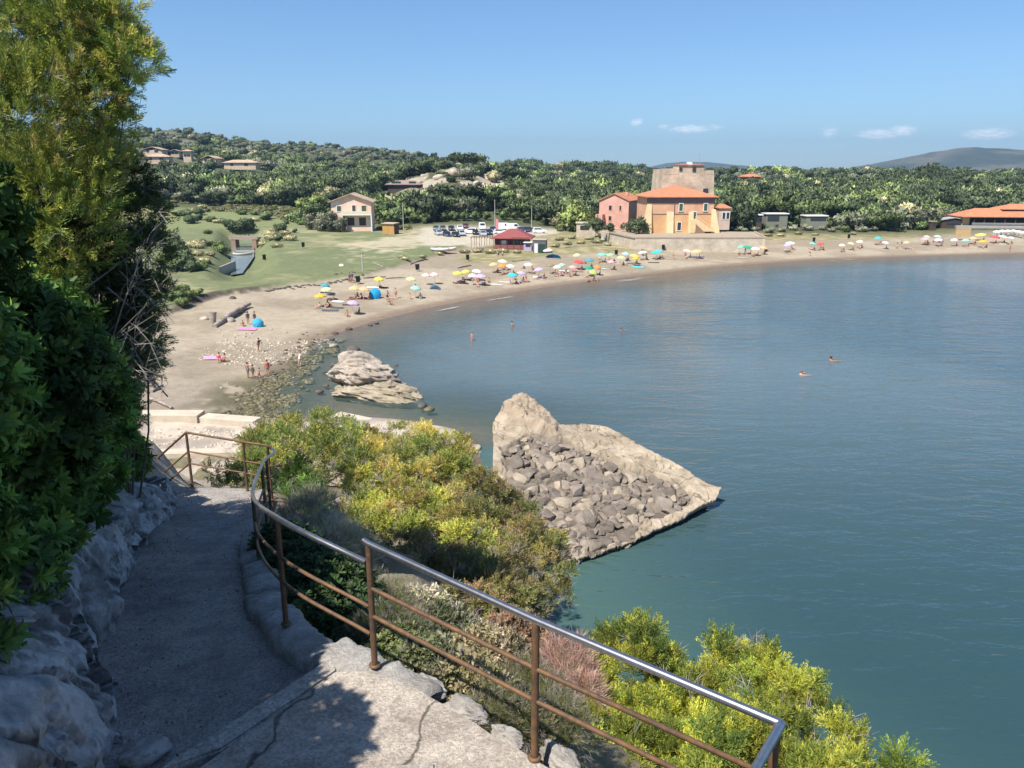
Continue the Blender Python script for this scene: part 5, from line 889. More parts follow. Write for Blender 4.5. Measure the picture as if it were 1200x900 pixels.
def restaurant():
    p = P(1168, 266, 3.4); q = p.y * CP / 900; o = site('beach_restaurant', p + Vector((5, 7, 0)), math.radians(-6), 'open fronted beach restaurant with a wide terracotta roof at the right edge', 'restaurant', 18); W = 27.0
    m = MB(); m.box((-W / 2 + 1.1, .5, 1.5), (2.2, 9, 3.0)); m.build('wall', mat('ochre_wall', (.48, .33, .16), .9, .2, 1.5), o); m = MB(); m.box((1.1, 3.6, 1.5), (W - 2.4, 3, 3)); m.build('wall', DWOOD, o); m = MB(); hip(m, -W / 2 - .8, W / 2 + .8, -5.6, 6.4, 3.15, 2.5); m.build('roof', TILE, o)
    m = MB(); m.box((6.5, 2.2, 4.6), (13, 7, 2.2)); m.build('upper_wall', DWOOD, o); m = MB(); hip(m, -.8, 13.8, -2.2, 6.6, 5.5, 1.5); m.build('upper_roof', TILE, o)
    for k in range(8): m = MB(); m.box((-W / 2 + 3.2 + k * 3.2, -4.9, 1.5), (.25, .25, 3)); m.build('post', DWOOD, o)
    m = MB(); m.box((0, -5.6, -.15), (W + 5, 1.4, .9)); m.build('terrace', GREYC, o); m = MB(); m.box((1, -5.2, 1.05), (W - 3, .08, .1)); m.box((1, -5.2, .7), (W - 3, .06, .08)); m.build('railing', WHITE, o)
    h_ = P(1120, 265, 3.4); block_building('beach_hut', h_ + Vector((0, 3, 0)), 7.8, 4, 1.9, 'low dark hut with a grey sloping roof left of the beach restaurant', 'hut', DWOOD, mat('lilac_roof', (.36, .33, .34), .8, .2, 1), [(0, 1, 5, 1)], -.05, .4, 'gable', 6, .7)
    h_ = P(1128, 276, 2.9); m = MB(); m.box((0, 0, .8), (15.5 * q, .35, 2.2)); m.box((0, 0, 1.94), (15.5 * q + .2, .45, .1)); w1 = m.build('beach_wall', mat('ochre_wall', (.48, .33, .16)), None, h_); tag(w1, 'short ochre wall on the sand in front of the dark beach hut', 'wall')
    b = P(1092, 267, 3.2); block_building('lifeguard_box', b, 1.7, 1.6, 1.9, 'small dark box hut at the foot of the green dune, right end', 'hut', DWOOD, TIMB, [(.2, 1.1, .8, .8)], 0, .2, r=3)
restaurant()
# villas on the left hill
VIL = [(184, 193, 27, 4.5, 'hip', 'wide cream roofed villa at the left end of the hill houses', .2), (180, 183, 22, 3, 'gable', 'pale tiled villa roof just above the wide cream one', 0), (204, 185, 9, 3.5, 'gable', 'small villa with a single pale gable, second hill house', .3), (219, 191, 9, 9, 'hip', 'narrow two storey villa standing upright among hill trees', .1), (247, 195, 16, 4, 'gable', 'villa with a short sunlit roof right of the round pine', -.2), (282, 200, 37, 4, 'hip', 'long low villa with a pale roof, rightmost of the hill houses', 0)]
for (px, py, wpx, hpx, rf, lb, rz) in VIL:
    p = hit(px, py + 2); q = p.y * CP / 900; block_building('villa', p + Vector((0, 4, 3.4)), wpx * q, 9 if wpx > 12 else 5, hpx * q, lb, 'villa', mat('villa_wall', (.52, .40, .28), .9, .2, .6), PALETILE, [(-wpx * q * .25, hpx * q * .5, 1.8, 1.6), (wpx * q * .2, hpx * q * .5, 2.4, 1.6)], rz * .5, .9, rf, wpx * q * .6 + 9, 3.2 * q if wpx > 12 else 1.8 * q)
for i, (px, py, wpx, lb) in enumerate([(230, 222, 11, 'grey ruined wall in the scrub below the hill villas, left of three'), (245, 221, 9, 'grey ruined wall in the scrub, middle of three'), (257, 223, 8, 'grey ruined wall in the scrub, right of three')]):
    p = hit(px, py); q = p.y * CP / 900; o = site('ruined_wall', p, .2 * i, lb, 'ruin', 8); m = MB(); m.prism([(-wpx * q / 2, -1), (wpx * q / 2, -1), (wpx * q / 2, 1), (-wpx * q / 2, 1)], -1, [4.2 * q, 2.2 * q, 2.4 * q, 4.6 * q]); m.build('masonry', mat('ruin_stone', (.38, .36, .33), .95, .3, .8), o); m = MB(); m.box((0, -1.02, 1.2 * q), (wpx * q * .5, .15, 2 * q)); m.build('opening', GLASS, o)
p = hit(474, 224); q = p.y * CP / 900; block_building('cave_house', p + Vector((0, 5, 0)), 38 * q, 8, 6 * q, 'dark fronted house with a dull pink roof dug into the rocky knoll', 'house', DWOOD, mat('dull_roof', (.27, .19, .165), .9, .2, 1), [(-3, 2.5, 4, 2), (4, 2.5, 3, 2)], -.15, 1.0, 'hip', 15, 4.6 * q)
for i, (px, py, wpx, hpx, lb) in enumerate([(505, 229, 17, 5, 'beige stone hut on the rocky knoll beside the dull pink roof'), (517, 236, 12, 5, 'lower beige stone hut at the right foot of the rocky knoll')]):
    p = hit(px, py); q = p.y * CP / 900; block_building('stone_hut', p + Vector((0, 3, 0)), wpx * q, 4, hpx * q, lb, 'hut', BEIGE, BEIGE, [(.5, 1.2, 2, 1.6)], -.1, .3, r=8)
# bridge and weir over the channel mouth
def bridge():
    p = P(285, 279, 3.3); q = p.y * CP / 900; o = site('bridge', p + Vector((0, 1.5, 0)), 0, 'small flat concrete bridge over the channel through the grass', 'bridge', 3); m = MB(); m.box((0, 0, -.1), (34 * q, 3.2, .55)); m.box((0, -1.5, .35), (34 * q, .25, .5)); m.build('deck', mat('bridge_deck', (.36, .28, .22), .9, .2, 1), o)
    for s in (-1, 1): m = MB(); m.box((s * 12.5 * q, 0, -1.8), (1.2, 3.0, 3.0)); m.build('abutment', mat('bridge_brick', (.30, .20, .15), .9, .3, 2), o)
    w_ = P(286, 296, 1.0); o = site('weir', w_, 0, 'curved white weir in the channel below the small bridge', 'weir', 3); m = MB(); v = []
    for k in range(13):
        a = math.pi * (1.08 + .84 * k / 12); v.append((math.cos(a) * 10 * q, math.sin(a) * 4, 0))
    m.tube(v, .24, 8); m.build('lip', mat('weir_lip', (.46, .46, .44), .7, .2, 2), o); m = MB(); m.box((0, 1.2, .2), (21 * q, .5, .5)); m.build('sill', GREYC, o)
    c = P(283, 305, .8); m = MB(); a = [P(270, 322, .75), P(284, 320, .75), P(298, 300, .75), P(297, 281, .75), P(273, 281, .75), P(271, 300, .75)]; m.prism([(v.x, v.y) for v in a], .6, .75); tag(m.build('stream_water', mat('stream_water', (.16, .19, .17), .12, .1, 1, spec=.5, bump=.03, bscale=2)), kind='structure')
    s_ = P(263, 316, 2.2); m = MB(); a, b = P(256, 316, 2.0), P(273, 309, 2.0); m.prism([(a.x, a.y), (b.x, b.y), (b.x + .3, b.y + .8), (a.x + .3, a.y + .8)], -.3, 2.5); tag(m.build('channel_wall', GREYC), 'short pale wall on the left bank of the channel below the bridge', 'wall')
bridge()
# lamp and power poles
for (px, py, top, lb) in [(473, 272, 238, 'pale power pole right of the ochre shed'), (580, 268, 234, 'tall pole standing behind the parked cars'), (623, 268, 241, 'thin pole at the right end of the car park'), (425, 317, 295, 'thin mast on the grass above the beach edge')]:
    p = hit(px, py); q = p.y * CP / 900; h_ = (py - top) * q; o = empty('pole', p); tag(o, lb, 'pole', 'poles'); MB().tube([(0, 0, -.3), (0, 0, h_)], [.13, .08], 8).build('shaft', mat('pole_grey', (.42, .40, .36), .8, .15, 3), o)
    MB().box((0, 0, h_ - .3), (1.3 if py < 300 else .5, .1, .1)).build('crossarm', DWOOD, o)
p = P(581, 274, 3.2); o = empty('banner', p); tag(o, 'tall pink banner flag standing behind the beach bar', 'flag'); MB().tube([(0, 0, 0), (0, 0, 4.4)], .04, 6).build('mast', GREYC, o); MB().add([(.05, 0, 1.2), (.75, .06, 1.3), (.8, .0, 4.0), (.05, 0, 4.35), (.05, .03, 1.2), (.75, .09, 1.3), (.8, .03, 4.0), (.05, .03, 4.35)], [(0, 1, 2, 3), (7, 6, 5, 4), (0, 4, 5, 1), (1, 5, 6, 2), (2, 6, 7, 3), (3, 7, 4, 0)]).build('flag_cloth', paint((.62, .22, .25)), o)
# ---------------------------------------------------------------- trees one can tell apart
GAIN = 1.45
def tree_mesh(seed, n, w_, h_, leaf, cols, kind):
    r = np.random.default_rng(seed)
    if kind == 'pine': lob = [(r.normal(0, .26), r.normal(0, .26), .74 + r.normal(0, .05), .27, .27, .13) for k in range(9)]
    elif kind == 'shrub': lob = [(r.normal(0, .22), r.normal(0, .22), .32 + abs(r.normal(0, .18)), .28, .28, .26) for k in range(8)]
    elif kind == 'cypress': lob = [(r.normal(0, .05), r.normal(0, .05), .2 + .09 * k, .30 - .025 * k, .30 - .025 * k, .14) for k in range(8)]
    else: lob = [(r.normal(0, .20), r.normal(0, .20), .52 + r.normal(0, .15), r.uniform(.18, .3), r.uniform(.18, .3), r.uniform(.14, .24)) for k in range(11)]
    L = [(a * w_, b * w_, c * h_, d * w_, e * w_, f * h_) for a, b, c, d, e, f in lob]; p, g, k = lobes_points(L, n, r, .55, .35); lv = np.clip(r.normal(1, .25, (len(L), 1)), .55, 1.6)
    c = pal(r, n, cols, [1] * len(cols)) * lv[k]; V, F, Cc = scatter(TUFS, p, g + r.normal(0, .4, (n, 3)), leaf * r.uniform(.6, 1.3, n), c, r); LC = np.array([q[:3] for q in L]); LR = np.array([q[3:6] for q in L]); vc = V[F].mean(1); nn = np.argmin(((vc[:, None] - LC[None]) ** 2 / LR[None] ** 2).sum(2), 1); fn = unit(unit((vc - LC[nn]) / LR[nn]) + .35 * unit(vc - np.array([0, 0, .4 * h_])) + r.normal(0, .28, vc.shape))
    gn = np.cross(V[F[:, 1]] - V[F[:, 0]], V[F[:, 2]] - V[F[:, 0]]); fl = (gn * fn).sum(1) < 0; F = F.copy(); F[fl] = F[fl][:, ::-1]     # leaves face outwards and shade as one crown
    V2 = V[F].reshape(-1, 3); F2 = np.arange(len(V2)).reshape(-1, 3); cr = arr_mesh('crown', V2, F2, col=Cc, smooth=True); cr.normals_split_custom_set_from_vertices(np.repeat(fn, 3, 0).tolist()); cr.materials.append(FARLEAF)
    m = MB(); branches(m, (0, 0, -.4), L, r, .05 * w_ / 2, 6, 0); m.tube([(0, 0, -.5), (.05, .02, .5 * h_)], [.045 * w_, .02 * w_], 7); t = m.mesh('trunk'); t.materials.append(BARK); return cr, t
TUFS = [tpl_tuft(s + 20, 7, .24, .9) for s in range(4)]
DG = [(0.079, 0.101, 0.050), (0.105, 0.131, 0.064), (0.061, 0.082, 0.045)]; MG = [(0.130, 0.170, 0.069), (0.165, 0.211, 0.077), (0.096, 0.129, 0.054)]; LG = [(0.226, 0.275, 0.087), (0.277, 0.310, 0.109), (0.157, 0.202, 0.069)]; GG = [(0.174, 0.185, 0.121), (0.226, 0.228, 0.150), (0.130, 0.143, 0.092)]; OL = [(0.294, 0.278, 0.159), (0.362, 0.323, 0.190), (0.207, 0.201, 0.110)]
KIND = {'dark': tree_mesh(1, 420, 6, 6, .8, DG, 'broad'), 'green': tree_mesh(2, 420, 6, 5.5, .8, MG, 'broad'), 'pine': tree_mesh(3, 420, 8, 7, .8, LG, 'pine'), 'olive': tree_mesh(4, 380, 5, 4.5, .62, GG, 'broad'), 'shrub': tree_mesh(5, 320, 4, 2.6, .55, MG, 'shrub'), 'pale': tree_mesh(6, 420, 6, 5.5, .8, LG, 'broad'), 'grey': tree_mesh(7, 300, 3.6, 2.2, .5, [(.30, .30, .21), (.22, .24, .15)], 'shrub'), 'scrub': tree_mesh(8, 300, 4, 2.0, .5, OL, 'shrub'), 'cypress': tree_mesh(9, 300, 2.4, 8, .6, DG, 'cypress'), 'dshrub': tree_mesh(10, 320, 4, 2.8, .55, DG, 'shrub')}
TPROTO = {}
def tree(kind, p, s, label, name=None, group=None, cat=None, sx=1.0):
    nm = name or ('shrub' if 'shrub' in kind or kind in ('grey', 'scrub') else 'pine_tree' if kind == 'pine' else 'tree'); o = empty(nm, p, rnd.uniform(0, 6.28)); tag(o, label, cat or ('shrub' if nm == 'shrub' else 'tree'), group); cr, t = KIND[kind]
    link('crown', cr, None, o); link('trunk', t, None, o); o.scale = (s * sx * rnd.uniform(.9, 1.1), s * sx * rnd.uniform(.9, 1.1), s); return o
def trow(kind, lst, label, group, z=None, name=None, s0=1.0, cat=None):
    for q in lst:
        px, py = q[0], q[1]; p = P(px, py, z) if z else hit(px, py); p.z = min(p.z, G1(p.x, p.y)) if z is None else p.z; s = (q[2] if len(q) > 2 else 1.0) * s0
        tree(kind, p, s, q[3] if len(q) > 3 else label, name, group, cat); BLD.append((p.x, p.y, 3.5))
trow('olive', [(378, 271, 1.15, 'grey green olive tree leftmost in front of the salmon house'), (391, 271.5, 1.3, 'tallest grey olive tree against the salmon house wall'), (365, 269, 1.0, 'small olive tree at the left end by the meadow'), (399, 272, .9, 'low olive tree touching the balcony house steps')], '', 'olive trees by the salmon house')
trow('dshrub', [(285, 272, 1.5, 'round dark bush on the bank right above the bridge'), (272, 270, 1.2, 'dark bush left of the round one above the bridge'), (310, 258, .9, 'small dark bush in the meadow behind the bridge'), (225, 262, 1.0, 'dark bush alone in the pale meadow at far left')], '', 'bushes by the channel')
trow('dshrub', [(222, 312, .9), (212, 306, 1.1), (203, 300, 1.2), (228, 318, .75), (208, 318, 1.1), (200, 290, 1.1)], 'dark green bush on the left bank above the grass', 'bushes on the left bank')
trow('scrub', [(232, 300, .6), (240, 308, .55), (225, 290, .7), (247, 300, .5), (236, 285, .6), (315, 280, .6), (325, 290, .5), (308, 288, .6), (335, 275, .6), (320, 272, .6)], 'straw coloured scrub on the channel bank', 'dry scrub beside the channel')
trow('shrub', [(212, 343, .5), (222, 350, .45), (206, 352, .6), (232, 346, .4), (215, 360, .5)], 'low green bush at the corner where grass meets the stony sand', 'bushes at the left end of the beach')
trow('green', [(485, 262, .6), (497, 262, .55), (508, 260, .55), (520, 260, .5), (533, 259, .55), (545, 259, .5), (558, 259, .55), (570, 258, .5), (590, 258, .55), (603, 258, .5), (617, 258, .55), (630, 259, .55), (645, 260, .6), (655, 262, .5)], 'clipped green bush in the row behind the parked cars', 'bushes behind the car park')
trow('dark', [(440, 256, 1.0), (455, 250, 1.1), (470, 249, 1.15), (484, 248, 1.2), (498, 250, .9), (525, 248, .9), (548, 248, 1.0), (567, 247, 1.1), (583, 246, 1.0), (600, 248, 1.0), (430, 244, 1.2), (418, 240, 1.2)], 'dark bushy tree in the wood behind the car park', 'dark trees behind the car park')
trow('pale', [(622, 252, 1.35, 'big bright green tree at the right end of the car park'), (640, 254, 1.1, 'bright green tree between car park and pink house'), (450, 249, .8, 'small bright round tree above the ochre shed'), (370, 246, 1.2, 'light green tree left of the salmon house roof'), (357, 248, 1.0, 'light green tree at the left of the salmon house, lower one'), (240, 192, 1.5, 'round light green pine crown beside the hill villas'), (196, 203, 1.0, 'light green tree directly below the wide cream villa')], '', 'light green trees')
trow('green', [(664, 253, 1.1), (680, 252, 1.2), (693, 253, 1.0), (655, 250, 1.2), (670, 244, 1.3), (688, 243, 1.3)], 'mid green tree in the wood left of the pink house', 'trees left of the pink house')
trow('dark', [(748, 274, .8, 'dark rounded tree against the left corner of the orange house'), (738, 272, .55, 'dark clipped bush before the pink house door'), (716, 272, .45, 'clipped dark bush left of the pink house porch'), (700, 272, .7, 'dark bush at the left end of the pink house'), (854, 262, .8, 'dark tree right of the orange house, by the annexe')], '', 'dark garden trees by the tower', 4.6)
trow('dshrub', [(742, 285, .7, 'spiky dark bush standing on the terrace wall corner, left of two'), (755, 284, .6, 'dark bush on the terrace wall corner, right of two'), (722, 278, .7, 'bush at the left foot of the terrace'), (707, 280, .7, 'bush left of the terrace, beside the concrete hut')], '', 'bushes on the terrace', None)
trow('grey', [(872, 272, .8), (885, 271, .8), (900, 273, .8), (915, 272, .7), (862, 271, .7), (930, 270, .8), (948, 270, .9), (964, 270, .8), (1010, 272, .8), (1022, 271, .7), (975, 272, .7)], 'silvery grey dune shrub at the foot of the green dune', 'silvery dune shrubs')
trow('shrub', [(938, 266, 1.1), (924, 262, 1.0), (868, 262, 1.1), (880, 266, .8), (895, 268, .8), (908, 268, .75), (920, 267, .9), (945, 267, .8), (957, 267, .75), (970, 267, .9), (952, 263, 1.0), (985, 264, 1.3), (1000, 264, 1.3), (1015, 263, 1.4), (1032, 264, 1.3), (1048, 263, 1.4), (1062, 263, 1.3), (1078, 263, 1.2), (975, 258, 1.3), (995, 256, 1.4), (1020, 255, 1.4), (1045, 255, 1.4), (1070, 256, 1.4), (1085, 258, 1.2), (1100, 256, 1.2)], 'green dune shrub between the pavilions and the beach restaurant', 'green dune shrubs')
trow('pine', [(985, 250, .95), (1000, 249, 1.0), (1016, 248, 1.0), (1035, 249, 1.15), (1052, 249, 1.0), (1068, 250, 1.05), (1085, 250, 1.0), (1102, 250, 1.05), (1118, 251, 1.0), (1135, 251, .95), (1150, 250, .95), (972, 251, .9), (1170, 248, 1.0), (1190, 247, 1.0)], 'pale green umbrella pine in the belt behind the right hand dunes', 'umbrella pines behind the dunes')
trow('scrub', [(560, 296, .5), (575, 297, .5), (590, 296, .5), (606, 297, .45), (545, 297, .45), (650, 290, .5), (665, 287, .5), (680, 286, .5), (700, 285, .5), (655, 282, .5), (670, 280, .5), (690, 281, .5), (712, 288, .45), (900, 277, .5), (915, 277, .5), (935, 275, .5), (955, 276, .4), (1000, 275, .45), (495, 303, .35), (475, 305, .35), (515, 299, .4), (470, 302, .3), (815, 290.5, .35), (828, 290.5, .4), (800, 291, .3), (848, 290.5, .3), (768, 291, .4), (780, 291, .3)], 'tuft of dry olive coloured dune grass at the back of the sand', 'dune grass tufts', None, 'dune_grass', cat='grass tuft')
# ---------------------------------------------------------------- the far woods: one mass nobody could count
def woods():
    r = np.random.default_rng(77); col = bpy.data.collections.new('wood_sources'); specs = [(DG, 'broad', 5.5, 4.6), (DG, 'broad', 6.5, 4.2), (MG, 'broad', 5.5, 4.4), (GG, 'broad', 5, 4), (LG, 'broad', 6, 4.6), (DG, 'shrub', 5, 3.2), ([(.22, .20, .11), (.15, .15, .08)], 'shrub', 5, 3), ([(.16, .18, .065), (.22, .205, .09)], 'shrub', 5, 3.4), (DG, 'pine', 7, 4.6), (GG, 'broad', 6, 4), (OL, 'broad', 5, 3.4), (MG, 'pine', 8, 5)]
    for i, (c, kd, w_, h_) in enumerate(specs):
        cr, _ = tree_mesh(100 + i, 270, w_, h_, .80, c, kd); o = bpy.data.objects.new('crown_%02d' % i, cr); col.objects.link(o)
    n = 62000; d = np.sqrt(r.uniform(248 ** 2, 1350 ** 2, n)); d[:9000] = np.sqrt(r.uniform(248 ** 2, 480 ** 2, 9000)); u = r.uniform(-.85, 1.0, n); x, y = u * d, d
    s = spoly(x, y, LAND); ok = (s > 50) & (inpoly(x, y, PARK) == 0) & (inpoly(x, y, GRASS) == 0); n3 = fbm2(x * .02, y * .02, 4, 201); n4 = fbm2(x * .006, y * .006, 4, 203)
    ok &= ~((u < -.17) & (d < 318 + 20 * (n3 - .5)) & (r.random(n) > .05)); ok &= ~((u > -.17) & (u < .06) & (d < 262))
    kn = np.exp(-(((u + .075) / .075) ** 2)) * np.exp(-(((d - 348) / 40.0) ** 2)); ok &= ~((kn > .38) & (r.random(n) > .13)); ok &= ~((u > -.118) & (u < .012) & (d > 296) & (d < 352) & (r.random(n) > .3)); kn2 = np.exp(-(((u - .52) / .045) ** 2)) * np.exp(-(((d - 535) / 45.0) ** 2)); ok &= ~((kn2 > .32) & (r.random(n) > .22))
    thin = sstep(560, 760, d) * sstep(.02, -.12, u); ok &= r.random(n) > thin * (.35 + .45 * (n3 > .52))
    ok &= r.random(n) < np.clip(1.15 - sstep(700, 1200, d) * .35, 0, 1)
    x, y, d, u, n3, n4, thin = [q[ok] for q in (x, y, d, u, n3, n4, thin)]
    keep = np.ones(len(x), bool)
    for (bx, by, br) in BLD:
        k = math.hypot(bx, by); ux, uy = bx / k, by / k; al = (x - bx) * ux + (y - by) * uy; ac = np.abs((x - bx) * uy - (y - by) * ux); keep &= ~((ac < br * .9) & (al > -br * (2.2 if k < 420 else 4.5)) & (al < br * .9))
    x, y, d, u, n3, n4, thin = [q[keep] for q in (x, y, d, u, n3, n4, thin)]; z = ground(x, y); m = len(x); t = r.random(m); idx = np.zeros(m, int)
    idx = np.where(t < .34, 0, np.where(t < .58, 1, np.where(t < .78, 2, np.where(t < .88, 3, np.where(t < .93, 4, 5))))); idx = np.where((n4 > .55) & (r.random(m) < .5), 2, idx); idx = np.where((n3 > .62) & (r.random(m) < .4) & (u > -.1), 4, idx); idx = np.where(r.random(m) < .34, r.choice([8, 9, 10, 11], m, p=[.3, .3, .25, .15]), idx); idx = np.where((thin > .4) & (r.random(m) < .6), r.choice([5, 6, 3], m), idx)
    tone = fbm2(x * .012, y * .012, 4, 207); idx = np.where((tone < .42) & (r.random(m) < .7), 0, idx); idx = np.where((tone > .58) & (r.random(m) < .45), 3, idx); sc = (.42 + 1.75 * r.random(m) ** 2.4) * (1 + .25 * sstep(400, 900, d)) * (1 - thin * .45) * (.75 + .5 * n3)
    plant('woods', x, y, z - .35 * sc, sc, idx, r, col)
    n = 5200; d = np.sqrt(r.uniform(244 ** 2, 340 ** 2, n)); u = r.uniform(-.62, -.13, n); x, y = u * d, d; nn = fbm2(x * .05, y * .05, 4, 211); ok = (nn > .42) & (r.random(n) < .9) & ~inpoly(x, y, GRASS)
    for (bx, by, br) in BLD: ok &= (x - bx) ** 2 + (y - by) ** 2 > (br * .8 + 1) ** 2
    x, y, nn = x[ok], y[ok], nn[ok]; plant('meadow_reeds', x, y, ground(x, y) - .1, r.uniform(.12, .30, len(x)) * (.6 + nn), np.where(r.random(len(x)) < .6, 6, np.where(r.random(len(x)) < .6, 7, 5)), r, col)
def plant(name, x, y, z, sc, idx, r, col):
    m = len(x); me = bpy.data.meshes.new(name); me.vertices.add(m); me.vertices.foreach_set('co', np.stack([x, y, z], 1).astype(np.float32).ravel())
    for nm, tp, a in (('sc', 'FLOAT', sc), ('ri', 'INT', idx), ('rz', 'FLOAT', r.uniform(0, 6.28, m))): at = me.attributes.new(nm, tp, 'POINT'); at.data.foreach_set('value', a.astype(np.int32 if tp == 'INT' else np.float32))
    o = bpy.data.objects.new(name, me); C.objects.link(o); tag(o, kind='stuff'); g = bpy.data.node_groups.new('plant_woods', 'GeometryNodeTree'); g.interface.new_socket('Geometry', in_out='INPUT', socket_type='NodeSocketGeometry'); g.interface.new_socket('Geometry', in_out='OUTPUT', socket_type='NodeSocketGeometry')
    gi, go = g.nodes.new('NodeGroupInput'), g.nodes.new('NodeGroupOutput'); ip = g.nodes.new('GeometryNodeInstanceOnPoints'); ci = g.nodes.new('GeometryNodeCollectionInfo'); ci.inputs['Collection'].default_value = col; ci.inputs['Separate Children'].default_value = True; ci.inputs['Reset Children'].default_value = True
    def na(nm, tp): q = g.nodes.new('GeometryNodeInputNamedAttribute'); q.data_type = tp; q.inputs['Name'].default_value = nm; return q.outputs['Attribute']
    mp = g.nodes.new('GeometryNodeMeshToPoints'); g.links.new(gi.outputs[0], mp.inputs['Mesh']); g.links.new(mp.outputs[0], ip.inputs['Points']); g.links.new(ci.outputs[0], ip.inputs['Instance']); ip.inputs['Pick Instance'].default_value = True; g.links.new(na('ri', 'INT'), ip.inputs['Instance Index']); g.links.new(na('sc', 'FLOAT'), ip.inputs['Scale'])
    cx = g.nodes.new('ShaderNodeCombineXYZ'); g.links.new(na('rz', 'FLOAT'), cx.inputs[2]); g.links.new(cx.outputs[0], ip.inputs['Rotation']); g.links.new(ip.outputs[0], go.inputs[0]); md = o.modifiers.new('planting', 'NODES'); md.node_group = g
woods()
# ---------------------------------------------------------------- stones of the shore
SCOLS = [((.10, .09, .05), (.15, .13, .075), (.05, .045, .03)), ((.36, .30, .23), (.46, .39, .30), (.2, .16, .12)), ((.09, .075, .06), (.13, .11, .09), (.05, .04, .035))]
SM = [[rock_mesh('stone', (1, .8, .55), 400 + i + 10 * k, 2, .3, cols=SCOLS[k]) for i in range(4)] for k in range(3)]
for row in SM:
    for q in row: q.materials.append(STONE)
def stone(px, py, wpx, k, label, group, z=None, cat='rock', nm='shore_rock'):
    p = P(px, py, z) if z is not None else place(px, py, 1.0); s = wpx * (p.y * CP + 18 * SP) / 900; o = bpy.data.objects.new(nm, rnd.choice(SM[k])); C.objects.link(o); o.location = p; o.rotation_euler = (0, 0, rnd.uniform(0, 6)); o.scale = (s, s, s * rnd.uniform(.8, 1.1)); tag(o, label, cat, group)
for (px, py, w_, lb) in [(409, 386, 10, 'dark rock at the water edge, rightmost of the near beach rocks'), (434, 381, 7, 'dark rock just off the sand, left of a pair'), (441, 379, 7, 'dark rock just off the sand, right of a pair'), (392, 391, 12, 'long dark rock lying on the wet sand edge'), (389, 398, 9, 'dark rock in the shallows below the long one'), (390, 405, 13, 'pale topped rock in the shallows off the stony reach'), (464, 428, 8, 'dark rock awash to the right of the broken block'), (414, 411, 22, 'dark rocks awash just behind the broken block'), (495, 476, 14, 'low dark rock awash at the right tip of the broken block'), (503, 480, 16, 'greenish low rock off the right tip of the broken block'), (559, 525, 15, 'single pale rock in the water between thicket and fallen block'), (548, 519, 12, 'dark rock awash left of the single pale rock'), (390, 428, 10, 'dark rock at the left foot of the broken block, upper one'), (380, 436, 7, 'small dark rock left of the broken block'), (382, 452, 9, 'dark rock at the left foot of the broken block, lower one'), (375, 459, 12, 'flat dark rock left of the broken block, nearest the quay'), (452, 524, 8, 'dark rock awash below the quay end'), (545, 372, 0, '')]:
    if w_: stone(px, py, w_, 1 if 'pale' in lb else 0 if 'green' in lb else 2, lb, 'single rocks off the beach', .05 if 'pale topped' not in lb else .15)
def cobbles(name, polys, n, wts, cols, smin, smax, seed, z0):   # small shore stones too many to count
    r = np.random.default_rng(seed); tp = []
    for q in SM[0]: v = np.zeros(len(q.vertices) * 3, np.float32); q.vertices.foreach_get('co', v); f = np.zeros(len(q.polygons) * 3, np.int32); q.polygons.foreach_get('vertices', f); tp.append((v.reshape(-1, 3), f.reshape(-1, 3)))
    X_, Y_ = [], []
    for poly, w_ in zip(polys, wts):
        a = np.array(poly); x, y = r.uniform(a[:, 0].min(), a[:, 0].max(), n * 6), r.uniform(a[:, 1].min(), a[:, 1].max(), n * 6); k = (spoly(x, y, poly) + (fbm2(x * .5, y * .5, 3, seed) - .5) * 5 > 0) & (fbm2(x * .9, y * .9, 3, seed + 1) > .42); X_.append(x[k][:int(n * w_)]); Y_.append(y[k][:int(n * w_)])
    x, y = np.concatenate(X_), np.concatenate(Y_); m = len(x); z = np.maximum(ground(x, y), z0); d = np.tile([0, 0, 1.], (m, 1)) + r.normal(0, .12, (m, 3)); V, F, Cc = scatter(tp, np.stack([x, y, z], 1), d, r.uniform(smin, smax, m) ** 1.3, pal(r, m, cols, [1] * len(cols)), r); tag(link(name, arr_mesh(name, V, F, col=Cc), STONE), kind='stuff')
cobbles('weedy_cobbles', [WEED], 2600, [1], [(.075, .07, .035), (.09, .08, .042), (.045, .042, .028), (.13, .11, .07)], .10, .66, 41, -.05)
cobbles('beach_cobbles', [PEBB, [(-34, 50), (-17, 50), (-17, 55.5), (-34, 55.5)]], 700, [1, .55], [(.34, .28, .21), (.26, .215, .16), (.42, .36, .28)], .12, .42, 43, -1)
r = np.random.default_rng(9); k = 0
while k < 150:                        # weed covered stones along the stony reach
    t = r.random() ** .8; px = np.interp(t, [0, .35, .7, 1], [398, 352, 322, 292]) + r.normal(0, 13) - 4; py = np.interp(t, [0, .35, .7, 1], [395, 418, 452, 476]) + r.normal(0, 9)
    if px < 262 or px > 405 or py > 484 or py < 388 or (px > 350 + (430 - py) * .8 and r.random() < .6): continue
    stone(px, py, r.uniform(3, 8), 0 if r.random() < .75 else 2, 'weed covered dark stone on the stony reach below the children', 'weedy stones of the stony reach', None, nm='shore_stone'); k += 1
for k in range(110):
    px, py = (r.uniform(255, 335), r.normal(401, 7)) if k < 60 else (r.uniform(245, 400), r.uniform(396, 470)) if k < 80 else (r.uniform(175, 300), r.uniform(497, 540))
    stone(px, py, r.uniform(2.0, 5.5), 1, 'pale stone strewn on the upper stony beach' if k < 80 else 'pale rubble stone lying on the quay floor', 'pale stones on the beach' if k < 80 else 'rubble on the quay', None, nm='pale_stone')
